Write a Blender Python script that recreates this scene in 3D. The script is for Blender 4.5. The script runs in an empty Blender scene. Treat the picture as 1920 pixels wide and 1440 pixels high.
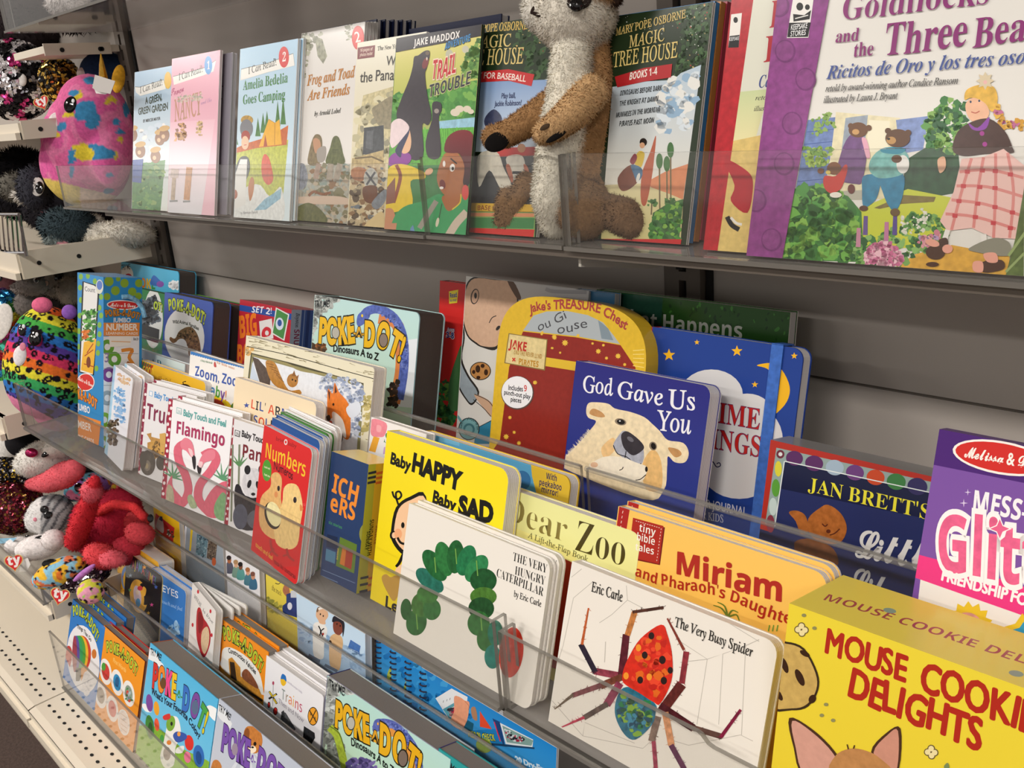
import bpy, bmesh, math, random
from mathutils import Vector, Matrix
random.seed(7)
S = bpy.context.scene
COL = S.collection
# ------------------------------------------------------------------ camera, world, lamps, exposure
# world: x runs right along the shelves, y runs into them, z up from the floor; the camera stands at x=y=0
EYE = Vector((0, 0, 1.16))
FPX = 1716.4
def cam_axes(a, b, c):
    f = Vector((-math.sin(a)*math.cos(b), math.cos(a)*math.cos(b), -math.sin(b)))
    r = Vector((math.cos(a), math.sin(a), 0)); d = f.cross(r)
    return math.cos(c)*r + math.sin(c)*d, -math.sin(c)*r + math.cos(c)*d, f
CR, CD, CF = cam_axes(math.radians(46.698), math.radians(17.524), math.radians(4.640))
cam = bpy.data.cameras.new('camera'); camo = bpy.data.objects.new('camera', cam); COL.objects.link(camo)
m = Matrix.Identity(4)
for i in range(3):
    m[i][0], m[i][1], m[i][2], m[i][3] = CR[i], -CD[i], -CF[i], EYE[i]
camo.matrix_world = m
cam.sensor_fit = 'HORIZONTAL'; cam.sensor_width = 36; cam.lens = FPX/1920*36; cam.clip_start = .02
S.camera = camo
S.view_settings.view_transform = 'Standard'; S.view_settings.look = 'None'
S.view_settings.gamma = 1; S.view_settings.use_curve_mapping = False
S.view_settings.exposure = -0.05
W = bpy.data.worlds.new('store_light'); S.world = W; W.use_nodes = True
W.node_tree.nodes['Background'].inputs[0].default_value = (1, .95, .89, 1)
W.node_tree.nodes['Background'].inputs[1].default_value = .55
def lamp(x, y, z, sx, sy, power):
    l = bpy.data.lights.new('ceiling_lamp', 'AREA'); l.shape = 'RECTANGLE'; l.size = sx; l.size_y = sy
    l.energy = power; l.color = (1, .955, .90)
    o = bpy.data.objects.new('ceiling_lamp', l); COL.objects.link(o); o.location = (x, y, z)
LAMPS = [(x, -1.75, 60) for x in (-7.4, -4.9, -2.4, .1, 2.6)] + [(x, -4.0, 45) for x in (-7.4, -4.9, -2.4, .1)]
for (x, y, p) in LAMPS: lamp(x, y, 2.98, 1.2, .3, p)
lamp(-12.3, -4.5, 2.98, 2.4, 1.2, 260)
# ------------------------------------------------------------------ pixel rays (frame 1920x1440) onto real planes
def ray(x, y): return CR*((x-960)/FPX) + CD*((y-720)/FPX) + CF
def on_plane(x, y, O, n):
    d = ray(x, y); return EYE + d*((Vector(O)-EYE).dot(n)/d.dot(n))
def on_y(x, y, Y): return on_plane(x, y, (0, Y, 0), Vector((0, 1, 0)))
def on_x(x, y, X): return on_plane(x, y, (X, 0, 0), Vector((1, 0, 0)))
def on_z(x, y, Z): return on_plane(x, y, (0, 0, Z), Vector((0, 0, 1)))
# ------------------------------------------------------------------ colours and materials
def s2l(c): return c/12.92 if c <= .04045 else ((c+.055)/1.055)**2.4
GAIN = 1.0
def lin(h):
    h = h.lstrip('#')
    if len(h) == 3: h = ''.join(k*2 for k in h)
    return tuple(min(.92, s2l(int(h[i:i+2], 16)/255)*GAIN) for i in (0, 2, 4))
def new_mat(name):
    m = bpy.data.materials.new(name); m.use_nodes = True
    return m, m.node_tree.nodes, m.node_tree.links, m.node_tree.nodes['Principled BSDF']
def print_mat(name, rough, spec=.5):
    m, N, L, b = new_mat(name)
    at = N.new('ShaderNodeAttribute'); at.attribute_name = 'Col'
    tc = N.new('ShaderNodeTexCoord'); nz = N.new('ShaderNodeTexNoise'); nz.inputs['Scale'].default_value = 190; nz.inputs['Detail'].default_value = 4
    L.new(tc.outputs['Object'], nz.inputs['Vector'])
    a = N.new('ShaderNodeMath'); a.operation = 'SUBTRACT'; a.inputs[1].default_value = .5; L.new(nz.outputs[0], a.inputs[0])
    b2 = N.new('ShaderNodeMath'); b2.operation = 'MULTIPLY'; L.new(a.outputs[0], b2.inputs[0]); L.new(at.outputs['Alpha'], b2.inputs[1])
    c = N.new('ShaderNodeMath'); c.operation = 'MULTIPLY_ADD'; c.inputs[1].default_value = 3.2; c.inputs[2].default_value = 1; L.new(b2.outputs[0], c.inputs[0])
    vm = N.new('ShaderNodeVectorMath'); vm.operation = 'SCALE'; L.new(at.outputs['Color'], vm.inputs[0]); L.new(c.outputs[0], vm.inputs['Scale'])
    L.new(vm.outputs[0], b.inputs['Base Color'])
    b.inputs['Roughness'].default_value = rough; b.inputs['Specular IOR Level'].default_value = spec
    return m
PRINT = print_mat('printed_laminate', .22, .28)
MATTE = print_mat('printed_board', .55, .25)
PLUSH = print_mat('plush_pile', .9, .15)
SEQUIN = print_mat('sequin', .18, 1.0); SEQUIN.node_tree.nodes['Principled BSDF'].inputs['Metallic'].default_value = .75
def plain(name, col, rough=.5, metal=0, noise=0, scale=40, bump=0, spec=.5):
    m, N, L, b = new_mat(name); c = lin(col)
    b.inputs['Base Color'].default_value = (*c, 1); b.inputs['Roughness'].default_value = rough; b.inputs['Metallic'].default_value = metal
    b.inputs['Specular IOR Level'].default_value = spec
    if noise or bump:
        tc = N.new('ShaderNodeTexCoord'); nz = N.new('ShaderNodeTexNoise'); nz.inputs['Scale'].default_value = scale; nz.inputs['Detail'].default_value = 5
        L.new(tc.outputs['Object'], nz.inputs['Vector'])
        mx = N.new('ShaderNodeMix'); mx.data_type = 'RGBA'
        mx.inputs[6].default_value = (*[k*(1-noise) for k in c], 1); mx.inputs[7].default_value = (*[min(1, k*(1+noise)) for k in c], 1)
        L.new(nz.outputs[0], mx.inputs[0]); L.new(mx.outputs[2], b.inputs['Base Color'])
        if bump:
            bp = N.new('ShaderNodeBump'); bp.inputs['Strength'].default_value = bump; bp.inputs['Distance'].default_value = .002
            L.new(nz.outputs[0], bp.inputs['Height']); L.new(bp.outputs[0], b.inputs['Normal'])
    return m
def page_mat(name, c1, c2, pitch):
    m, N, L, b = new_mat(name)
    tc = N.new('ShaderNodeTexCoord'); sp = N.new('ShaderNodeSeparateXYZ'); L.new(tc.outputs['Object'], sp.inputs[0])
    d = N.new('ShaderNodeMath'); d.operation = 'MULTIPLY'; d.inputs[1].default_value = 1/pitch; L.new(sp.outputs[1], d.inputs[0])
    f = N.new('ShaderNodeMath'); f.operation = 'FRACT'; L.new(d.outputs[0], f.inputs[0])
    g = N.new('ShaderNodeMath'); g.operation = 'LESS_THAN'; g.inputs[1].default_value = .22; L.new(f.outputs[0], g.inputs[0])
    mx = N.new('ShaderNodeMix'); mx.data_type = 'RGBA'; mx.inputs[6].default_value = (*lin(c1), 1); mx.inputs[7].default_value = (*lin(c2), 1)
    L.new(g.outputs[0], mx.inputs[0]); L.new(mx.outputs[2], b.inputs['Base Color']); b.inputs['Roughness'].default_value = .7
    return m
PAGES = {'board': page_mat('white_board_pages', '#efeae6', '#c3bcb8', .0021), 'paper': page_mat('paper_pages', '#d8d4d2', '#a9a4a4', .0006),
         'grey': page_mat('grey_board_pages', '#8d847c', '#5d554f', .0019), 'dark': page_mat('dark_board_pages', '#4d4541', '#332d2b', .0016)}
STEEL = plain('cream_painted_steel', '#ddd2bf', .42, noise=.03, scale=6)
PANEL = plain('grey_back_panel', '#aca39b', .55, noise=.05, scale=3)
UPR = plain('brown_grey_upright', '#5e554c', .5, noise=.05)
BLACK = plain('black_slot', '#0b0a09', .8)
CARPET = plain('brown_carpet', '#4a3a33', .95, noise=.5, scale=160, bump=.8)
CEIL = plain('white_ceiling_tile', '#d9d4cc', .9, noise=.04)
CHROME = plain('chrome_wire', '#b9b9bd', .22, metal=1)
EYEBLK = plain('glossy_black_eye', '#0c0a0c', .08)
BRACKET = plain('clear_bracket_plastic', '#b4b0a6', .25)
def acrylic(name, tint, haze, hazecol):
    m, N, L, b = new_mat(name); N.remove(b); out = N['Material Output']
    tr = N.new('ShaderNodeBsdfTransparent'); tr.inputs[0].default_value = (*tint, 1)
    df = N.new('ShaderNodeBsdfDiffuse'); df.inputs[0].default_value = (*lin(hazecol), 1)
    m1 = N.new('ShaderNodeMixShader'); m1.inputs[0].default_value = haze; L.new(tr.outputs[0], m1.inputs[1]); L.new(df.outputs[0], m1.inputs[2])
    gl = N.new('ShaderNodeBsdfGlossy'); gl.inputs['Roughness'].default_value = .05
    lw = N.new('ShaderNodeLayerWeight'); lw.inputs[0].default_value = .5
    pw = N.new('ShaderNodeMath'); pw.operation = 'POWER'; pw.inputs[1].default_value = 5; L.new(lw.outputs['Facing'], pw.inputs[0])
    ma = N.new('ShaderNodeMath'); ma.operation = 'MULTIPLY_ADD'; ma.inputs[1].default_value = .8; ma.inputs[2].default_value = .03; L.new(pw.outputs[0], ma.inputs[0])
    m2 = N.new('ShaderNodeMixShader'); L.new(ma.outputs[0], m2.inputs[0]); L.new(m1.outputs[0], m2.inputs[1]); L.new(gl.outputs[0], m2.inputs[2])
    L.new(m2.outputs[0], out.inputs[0]); return m
ACR = acrylic('clear_acrylic', (.975, .975, .97), .018, '#d8d3cd')
ACRF = acrylic('hazed_acrylic_floor', (.90, .90, .90), .28, '#c4bfba')  # diffuse grey haze stands in for reflections on the clear tray floor
ACRE = acrylic('acrylic_edge', (.55, .55, .53), .55, '#8f8a83')
ACRR = acrylic('rolled_acrylic_rim', (.85, .85, .84), .18, '#c9c4bd')
# ------------------------------------------------------------------ object helpers
def tag(o, label=None, cat=None, group=None, kind=None):
    if label: o['label'] = label
    if cat: o['category'] = cat
    if group: o['group'] = group
    if kind: o['kind'] = kind
    return o
def link(name, me, parent=None, mats=()):
    o = bpy.data.objects.new(name, me); COL.objects.link(o)
    for k in mats: me.materials.append(k)
    if parent: o.parent = parent
    return o
def empty(name, M):
    o = bpy.data.objects.new(name, None); COL.objects.link(o); o.matrix_world = M; o.empty_display_size = .02; return o
class MB:
    """collects faces with per-corner colour"""
    def __init__(s): s.v = []; s.f = []; s.c = []; s.m = []; s.sm = []
    def face(s, pts, cols, mat=0, smooth=False):
        k = len(s.v); s.v += [tuple(p) for p in pts]; s.f.append(tuple(range(k, k+len(pts)))); s.m.append(mat); s.sm.append(smooth)
        s.c += [cols]*len(pts) if len(cols) == 4 and not isinstance(cols[0], (tuple, list)) else list(cols)
    def box(s, x0, x1, y0, y1, z0, z1, col=(.5, .5, .5, 0), mat=0, M=None):
        P = [Vector((x, y, z)) for z in (z0, z1) for y in (y0, y1) for x in (x0, x1)]
        if M: P = [M @ p for p in P]
        for q in ((0, 2, 3, 1), (4, 5, 7, 6), (0, 1, 5, 4), (2, 6, 7, 3), (0, 4, 6, 2), (1, 3, 7, 5)): s.face([P[i] for i in q], col, mat)
    def prism(s, outline, y0, y1, col, mat=0, side=None, sidemat=None):
        """outline in (x,z), extruded along y from y0 (front) to y1"""
        n = len(outline); F = [(x, y0, z) for x, z in outline]; B = [(x, y1, z) for x, z in outline]
        s.face(F, col, mat); s.face(B[::-1], col, mat)
        for i in range(n):
            j = (i+1) % n; s.face([F[i], B[i], B[j], F[j]], side or col, mat if sidemat is None else sidemat)
    def tube(s, pts, r, col=(.5, .5, .5, 0), mat=0, n=8):
        pts = [Vector(p) for p in pts]; rings = []
        for i, p in enumerate(pts):
            t = (pts[min(i+1, len(pts)-1)]-pts[max(i-1, 0)]).normalized(); a = t.orthogonal().normalized(); b = t.cross(a)
            if rings:
                a = (rings[-1][1]-t*rings[-1][1].dot(t)).normalized(); b = t.cross(a)
            rings.append(([p+(a*math.cos(k*2*math.pi/n)+b*math.sin(k*2*math.pi/n))*(r[i] if isinstance(r, (list, tuple)) else r) for k in range(n)], a))
        for i in range(len(rings)-1):
            for k in range(n):
                A, B = rings[i][0], rings[i+1][0]; s.face([A[k], A[(k+1) % n], B[(k+1) % n], B[k]], col, mat, True)
        s.face(rings[0][0][::-1], col, mat); s.face(rings[-1][0], col, mat)
    def ball(s, c, r, col, mat=0, nu=16, nv=10, M=None):
        c = Vector(c); r = r if isinstance(r, (tuple, list)) else (r, r, r)
        def P(i, j):
            th = math.pi*j/nv; ph = 2*math.pi*i/nu
            q = Vector((r[0]*math.sin(th)*math.cos(ph), r[1]*math.sin(th)*math.sin(ph), r[2]*math.cos(th)))
            return (c + (M @ q if M else q))
        for j in range(nv):
            for i in range(nu):
                q = [P(i, j), P(i, j+1), P(i+1, j+1), P(i+1, j)]
                if j == 0: q = [q[0], q[1], q[2]]
                elif j == nv-1: q = [q[0], q[1], q[3]]
                s.face(q, col, mat, True)
    def build(s, name, mats, parent=None, weld=False):
        me = bpy.data.meshes.new(name); me.from_pydata(s.v, [], s.f)
        at = me.color_attributes.new('Col', 'FLOAT_COLOR', 'CORNER')
        flat = [k for c in s.c for k in c]; at.data.foreach_set('color', flat)
        me.polygons.foreach_set('material_index', s.m); me.polygons.foreach_set('use_smooth', s.sm); me.update()
        if weld:
            bm = bmesh.new(); bm.from_mesh(me); bmesh.ops.remove_doubles(bm, verts=bm.verts, dist=1e-6); bm.to_mesh(me); bm.free()
        return link(name, me, parent, mats)
def col4(h, a=0): return (*lin(h), a)
def wbox(name, x0, x1, y0, y1, z0, z1, mat, parent=None, bevel=0, kind='structure', label=None, cat=None):
    b = MB(); b.box(x0, x1, y0, y1, z0, z1); o = b.build(name, [mat], parent, weld=True)
    if bevel:
        md = o.modifiers.new('bevel', 'BEVEL'); md.width = bevel; md.segments = 2
    if not parent: tag(o, label, cat, kind=kind)
    return o
# ------------------------------------------------------------------ lettering (built-in font, its serif, script and bold alphabets)
FONTS = {'b': (0x1D5D4, 0x1D7EC), 's': (0x1D400, 0x1D7CE), 'i': (0x1D434, None), 'S': (0x1D468, 0x1D7CE), 'c': (0x1D4D0, None), 'n': (0x1D434, None), 'o': (0x1D63C, 0x1D7EC)}
GC = {}
def _mesh_of(body, off):
    cu = bpy.data.curves.new('glyph', 'FONT'); cu.body = body; cu.resolution_u = 3; cu.offset = off
    o = bpy.data.objects.new('glyph', cu); me = bpy.data.meshes.new_from_object(o)
    V = [(v.co.x, v.co.y) for v in me.vertices]; Fc = [tuple(p.vertices) for p in me.polygons]
    bpy.data.meshes.remove(me); bpy.data.objects.remove(o); bpy.data.curves.remove(cu)
    return V, Fc
def _code(ch, f):
    if f in FONTS:
        a, d = FONTS[f]
        if 'A' <= ch <= 'Z': return chr(a+ord(ch)-65)
        if 'a' <= ch <= 'z':
            k = a+26+ord(ch)-97
            return chr(0x210E) if k == 0x1D455 else chr(k)
        if d and ch.isdigit(): return chr(d+ord(ch)-48)
    return ch
def _wid(V): return max(v[0] for v in V)-min(v[0] for v in V) if V else 0
def glyph(ch, f, off):
    k = (ch, f, off)
    if k in GC: return GC[k]
    if ('I', f) not in GC:
        V, _ = _mesh_of(_code('H', f), 0); W2, _ = _mesh_of(_code('H', f)*2, 0)
        GC[('I', f)] = (max(v[1] for v in V), _wid(W2), _code('H', f))
    cap, hw, H = GC[('I', f)]
    if ch == ' ':
        GC[k] = ([], [], .36); return GC[k]
    c = _code(ch, f); V, Fc = _mesh_of(c, off); W3, _ = _mesh_of(H+c+H, 0); adv = (_wid(W3)-hw)/cap
    V = [(x/cap, y/cap) for x, y in V]
    if f == 'n': V = [(x-.24*y, y) for x, y in V]
    GC[k] = (V, Fc, adv); return GC[k]
# ------------------------------------------------------------------ printed artwork laid on a real face
def smooth_pts(P, closed=True, k=4):
    n = len(P); out = []
    rng = range(n) if closed else range(n-1)
    for i in rng:
        g = (lambda j: P[j % n]) if closed else (lambda j: P[max(0, min(n-1, j))])
        a, b, c, d = g(i-1), g(i), g(i+1), g(i+2)
        for q in range(k):
            t = q/k
            out.append(tuple(.5*(2*b[e]+(c[e]-a[e])*t+(2*a[e]-5*b[e]+4*c[e]-d[e])*t*t+(3*b[e]-a[e]-3*c[e]+d[e])*t**3) for e in (0, 1)))
    if not closed: out.append(tuple(P[-1]))
    return out
def clip_poly(P, clip):
    for i in range(len(clip)):
        (ax, ay), (bx, by) = clip[i], clip[(i+1) % len(clip)]
        d = lambda p: (bx-ax)*(p[1]-ay)-(by-ay)*(p[0]-ax)
        o = []; n = len(P)
        if n == 0: return P
        dd = [d(p) for p in P]
        if min(dd) >= -1e-9: continue
        for j in range(n):
            p, q, dp, dq = P[j], P[(j+1) % n], dd[j], dd[(j+1) % n]
            if dp >= 0: o.append(p)
            if (dp >= 0) != (dq >= 0):
                t = dp/(dp-dq); o.append((p[0]+(q[0]-p[0])*t, p[1]+(q[1]-p[1])*t))
        P = o
    return P
class Face:
    """a flat face of a thing: world frame O,u,v,n for reading positions, and a function to the thing's local space"""
    def __init__(s, mb, O, u, v, clip, to_local, mat=0):
        s.mb, s.O, s.u, s.v, s.n = mb, O, u, v, u.cross(v); s.clip = clip; s.tl = to_local; s.k = 0; s.mat = mat; s.z(0, 0, 1)
    def z(s, x0, y0, k): s.x0, s.y0, s.s = x0, y0, k; return s
    def at(s, p):
        q = on_plane(s.x0+p[0]*s.s, s.y0+p[1]*s.s, s.O, s.n)-s.O; return (q.dot(s.u), q.dot(s.v))
    def raw(s, P, col, lift=True):
        if lift: s.k += 1
        P = clip_poly(P, s.clip)
        if len(P) < 3: return
        g = 0; c1 = c2 = None; a = 0
        if '~' in col: col, a = col.split('~'); a = int(a)/10
        if '>' in col: c1, c2 = col.split('>'); g = 1
        elif '|' in col: c1, c2 = col.split('|'); g = 2
        e = .000008*s.k
        if not g: cc = [(*lin(col), a)]*len(P)
        else:
            c1, c2 = lin(c1), lin(c2); i = 1 if g == 1 else 0
            lo, hi = min(p[i] for p in P), max(p[i] for p in P)
            cc = []
            for p in P:
                t = (p[i]-lo)/max(1e-9, hi-lo); t = 1-t if g == 1 else t
                cc.append((*[c1[j]+(c2[j]-c1[j])*t for j in range(3)], a))
        s.mb.face([s.tl(p[0], p[1], e) for p in P], cc, s.mat)
    def fill(s, col): s.raw(list(s.clip), col)
    def poly(s, col, pts, sm=0):
        P = [s.at(p) for p in pts]
        s.raw(smooth_pts(P) if sm else P, col)
    def blob(s, col, *pts): s.poly(col, pts, 1)
    def ell(s, col, x, y, rx, ry=None, rot=0, n=28):
        ry = rx if ry is None else ry; r = math.radians(rot); c, q = math.cos(r), math.sin(r)
        s.raw([s.at((x+rx*math.cos(t)*c-ry*math.sin(t)*q, y+rx*math.cos(t)*q+ry*math.sin(t)*c)) for t in [2*math.pi*i/n for i in range(n)]], col)
    def line(s, col, w, *pts, sm=1, taper=0):
        P = smooth_pts(pts, False) if sm and len(pts) > 2 else list(pts)
        s.k += 1
        L = []; R = []
        for i, p in enumerate(P):
            a, b = P[max(0, i-1)], P[min(len(P)-1, i+1)]; dx, dy = b[0]-a[0], b[1]-a[1]; l = math.hypot(dx, dy) or 1
            ww = w*(1-taper*i/max(1, len(P)-1))
            L.append((p[0]-dy/l*ww/2, p[1]+dx/l*ww/2)); R.append((p[0]+dy/l*ww/2, p[1]-dx/l*ww/2))
        for i in range(len(P)-1): s.raw([s.at(q) for q in (L[i], L[i+1], R[i+1], R[i])], col, False)
    def star(s, col, x, y, r, k=.42, n=5, rot=-90):
        s.poly(col, [(x+(r if i % 2 == 0 else r*k)*math.cos(math.radians(rot+i*180/n)), y+(r if i % 2 == 0 else r*k)*math.sin(math.radians(rot+i*180/n))) for i in range(2*n)])
    def dabs(s, cols, pts, n, r, seed=1, stretch=1, rot=0):
        """brush dabs scattered inside a region"""
        rnd = random.Random(seed); xs = [p[0] for p in pts]; ys = [p[1] for p in pts]
        def inside(x, y):
            c = False; j = len(pts)-1
            for i in range(len(pts)):
                if (pts[i][1] > y) != (pts[j][1] > y) and x < (pts[j][0]-pts[i][0])*(y-pts[i][1])/(pts[j][1]-pts[i][1])+pts[i][0]: c = not c
                j = i
            return c
        i = 0; k0 = s.k; n = int(n*1.7)
        for _ in range(n*8):
            x, y = rnd.uniform(min(xs), max(xs)), rnd.uniform(min(ys), max(ys))
            if not inside(x, y): continue
            q = rnd.uniform(.45, 1.1)*r; a0 = math.radians(rot+rnd.uniform(-40, 40)); sx, sy = q, q*stretch*rnd.uniform(.6, 1.2); P = []
            for j in range(8):
                t = j*math.pi/4; k = rnd.uniform(.65, 1.25); X, Y = sx*k*math.cos(t), sy*k*math.sin(t); P.append(s.at((x+X*math.cos(a0)-Y*math.sin(a0), y+X*math.sin(a0)+Y*math.cos(a0))))
            s.k = k0+1+i % 3; s.raw(P, cols[rnd.randrange(len(cols))], False)
            i += 1
            if i >= n: break
        s.k = k0+4
    def text(s, t, path, h, col, f='r', off=0, jit=0, out=None, ow=.05, sh=0, vert=0, bd=0):
        """letters along a path of points (baseline), cap height h, spread to fill the path"""
        if isinstance(col, str): col = [col]
        P = [s.at(p) for p in path]
        if len(P) > 2: P = smooth_pts(P, False, 8)
        D = [0]
        for i in range(len(P)-1): D.append(D[-1]+math.hypot(P[i+1][0]-P[i][0], P[i+1][1]-P[i][1]))
        a = s.at(path[0]); b = s.at((path[0][0], path[0][1]-h)); b0 = s.at(path[-1]); b1 = s.at((path[-1][0], path[-1][1]-h))
        H = (abs(b[1]-a[1])+abs(b1[1]-b0[1]))/2
        if vert: b = s.at((path[0][0]+h, path[0][1])); H = abs(b[0]-a[0])
        adv = [glyph(c, f, off)[2] for c in t]; tot = sum(adv); kx = D[-1]/tot
        rnd = random.Random(len(t)*31+ord(t[0])); x = 0; G = []
        for c, ad in zip(t, adv):
            G.append((c, x*kx, ad*kx, rnd.uniform(-1, 1), rnd.uniform(-1, 1))); x += ad
        def pos(d):
            for i in range(len(D)-1):
                if d <= D[i+1] or i == len(D)-2:
                    q = (d-D[i])/max(1e-9, D[i+1]-D[i]); return (P[i][0]+(P[i+1][0]-P[i][0])*q, P[i][1]+(P[i+1][1]-P[i][1])*q)
        for (lay, o2) in ((0, off+ow), (1, off)) if out else ((1, off),):
            s.k += 1; kk = s.k; ci = 0
            for (c, d, ad, j1, j2) in G:
                if c == ' ': continue
                kk += .07 if bd else 0
                A, B = pos(d), pos(d+ad); dx, dy = B[0]-A[0], B[1]-A[1]; l = math.hypot(dx, dy) or 1; ex = (dx/l, dy/l)
                r = j1*jit*.35; ex = (ex[0]*math.cos(r)-ex[1]*math.sin(r), ex[0]*math.sin(r)+ex[1]*math.cos(r)); ey = (-ex[1], ex[0])
                V, Fc, _ = glyph(c, f, o2); jy = j2*jit*.22*H
                Q = [(A[0]+ex[0]*(px*kx+sh*py*H)+ey[0]*(py*H+jy), A[1]+ex[1]*(px*kx+sh*py*H)+ey[1]*(py*H+jy)) for px, py in V]
                cc = col[ci % len(col)] if lay else out; ci += 1
                s.k = kk
                for sx, sy in (((0, 0),) if not bd else ((-.5, 0), (.5, 0), (0, -.5), (0, .5), (.35, .35), (-.35, .35), (.35, -.35), (-.35, -.35))):
                    s.k += .5 if bd else 0
                    for fc in Fc: s.raw([(Q[i][0]+sx*bd*H, Q[i][1]+sy*bd*H) for i in fc], cc, False)
            s.k = kk+4 if bd else kk
# ------------------------------------------------------------------ books
def outline(w, h, r=0, rl=0, x0=0, z0=0, n=5):
    def arc(cx, cz, a0, rr): return [(cx+rr*math.cos(math.radians(a0+90*i/n)), cz+rr*math.sin(math.radians(a0+90*i/n))) for i in range(n+1)] if rr > 0 else [(cx, cz)]
    return (arc(x0+w-r, z0+r, -90, r)+arc(x0+w-r, z0+h-r, 0, r)+arc(x0+rl, z0+h-rl, 90, rl)+arc(x0+rl, z0+rl, 180, rl))
ZD, ZA, ZG, ZF, ZE_ = .695, 1.031, .164, .217, .287
def solve(yb, lean, zf, TL, TR, t, psi=0, BL=None, w=None, h=None):
    ca, sa, cp, sp = math.cos(lean), math.sin(lean), math.cos(psi), math.sin(psi)
    u = Vector((cp, sp, 0)); nn = Vector((-sp, cp, 0)); v = Vector((0, 0, ca))+nn*sa; nin = nn*ca-Vector((0, 0, sa))
    z0 = zf+max(0, t*sa)
    A = Vector((0, yb, z0))
    if psi and not BL: BL = TL; A = on_plane(*TL, (0, yb+.04, 0), Vector((0, 1, 0))); A = Vector((A.x, yb, z0))
    elif BL: A = on_plane(*BL, (0, yb, 0), Vector((0, 1, 0))); A = Vector((A.x, yb, z0))
    n = u.cross(v)
    p = on_plane(*TL, A, n)-A; q = on_plane(*TR, A, n)-A
    if w is None: w = q.dot(u)-p.dot(u)
    if h is None: h = (p.dot(v)+q.dot(v))/2
    O = A+u*p.dot(u)
    M = Matrix.Identity(4)
    for i in range(3): M[i][0], M[i][1], M[i][2], M[i][3] = u[i], nin[i], v[i], O[i]
    return M, w, h, O, u, v, nin
BOOKS = {}
def book(key, name, label, yb, lean, TL, TR, t, zf, kind='board', group=None, cat='book', psi=0, BL=None, w=None, h=None, base='#ffffff',
         spine=None, edge='#e9e4df', r=0, pages='board', tc=.0016, inset=.0008, art=None, mat=None, top=None, side=None, sl=0, arch=0):
    M, w, h, O, u, v, nin = solve(yb, math.radians(lean), zf, TL, TR, t, math.radians(psi), BL, w, h)
    root = empty(name, M); tag(root, label, cat, group)
    mat = mat or PRINT; mats = [mat, MATTE]
    ol = outline(w, h, r)
    if arch: ol = [(0, 0), (w, 0)] + [(w/2+w/2*math.copysign(abs(math.cos(t))**.62, math.cos(t)), h-arch+arch*math.sin(t)**.62) for t in [math.pi*i/28 for i in range(29)]]
    mb = MB()
    if kind == 'box':
        mb.prism(ol, 0, t, col4(base), 0, col4(spine or base))
    else:
        mb.prism(ol, 0, tc, col4(base), 0, col4(edge), 1)
    if art:
        c = Face(mb, O, u, v, ol, lambda a, b, e: (a, -e, b)); art(c)
    if kind == 'box':
        if top:
            cl = [(0, 0), (w, 0), (w, t), (0, t)]
            c = Face(mb, O+v*h, u, nin, cl, lambda a, b, e: (a, b, h+e)); top(c)
        if side:
            cl = [(0, 0), (t, 0), (t, h), (0, h)]
            c = Face(mb, O+u*w, nin, v, cl, lambda a, b, e: (w+e, a, b)); side(c)
        mb.build('carton', mats, root)
    else:
        mb.build('front_cover', mats, root)
        b = MB(); b.prism(outline(w-inset, h-2*inset, max(0, r-inset), 0, 0, inset), tc, t-tc, (1, 1, 1, 0)); b.build('page_block', [PAGES[pages]], root)
        b = MB(); b.prism(ol, t-tc, t, col4(base), 0, col4(edge), 1); b.build('back_cover', mats, root)
        b = MB(); b.box(-.0008, 0, 0, t, 0, h, col4(spine or base))
        if sl: sl(Face(b, O-u*.0008, -nin, v, [(-t, 0), (0, 0), (0, h), (-t, h)], lambda a, bb, e: (-.0008-e, -a, bb)))
        b.build('spine', mats, root)
    BOOKS[key] = (root, t, lean, psi, w, h)
    return root
def copies(key, n, word, gap=.001, shift=0, dx=0, dy0=0, up=0):
    """further copies standing straight behind a book; word(k) gives each its own label"""
    root, t, lean, psi, w, h = BOOKS[key]; ps = math.radians(psi); out = []
    for k in range(1, n+1):
        r = root.copy(); COL.objects.link(r)
        d = k*(t+gap)/math.cos(math.radians(lean))+dy0
        r.matrix_world = Matrix.Translation((-math.sin(ps)*d+dx*k, math.cos(ps)*d, up)) @ root.matrix_world
        for ch in list(root.children):
            c = ch.copy(); COL.objects.link(c); c.parent = r; c.matrix_parent_inverse = ch.matrix_parent_inverse
        r['label'] = word(k) if callable(word) else word[k-1]
        if root.get('group') is None: root['group'] = root.name.split('.')[0].replace('_', ' ')+'s, '+' '.join(root['label'].split()[:4])
        r['group'] = root['group']; out.append(r)
    return out
# ------------------------------------------------------------------ the shop: floor, ceiling, shelving run
YB = .765; X0 = -1.768; X1 = -.537
wbox('floor', -13, 3.5, -6.5, .75, -.05, 0, CARPET)
wbox('ceiling', -13, 3.5, -6.5, 1.5, 3.05, 3.1, CEIL)
b = MB(); b.box(-3.1, .9, YB, YB+.02, .02, .8845, mat=0); b.box(-3.1, .9, YB, YB+.02, .887, 1.9, mat=0); b.box(-3.1, .9, YB+.004, YB+.02, .88, .89, mat=1)
tag(b.build('wall_back', [PANEL, UPR]), kind='structure')
def upright(x, label):
    b = MB(); w = .021
    b.box(x-w, x-.0045, YB-.012, YB+.001, .02, 1.9); b.box(x+.0045, x+w, YB-.012, YB+.001, .02, 1.9)
    b.box(x-.0045, x+.0045, YB-.003, YB+.001, .02, 1.9, mat=1)
    z = .05
    while z < 1.85: b.box(x-.0045, x+.0045, YB-.012, YB-.002, z, z+.009); z += .027
    b.box(x-w-.006, x-w, YB-.006, YB+.001, .02, 1.9); b.box(x+w+.002, x+w+.008, YB-.004, YB+.001, .02, 1.9, mat=1)
    o = b.build('slotted_upright', [UPR, BLACK]); tag(o, label, 'shelf upright', kind='structure')
upright(X0, ''); upright(X1, '')
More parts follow.
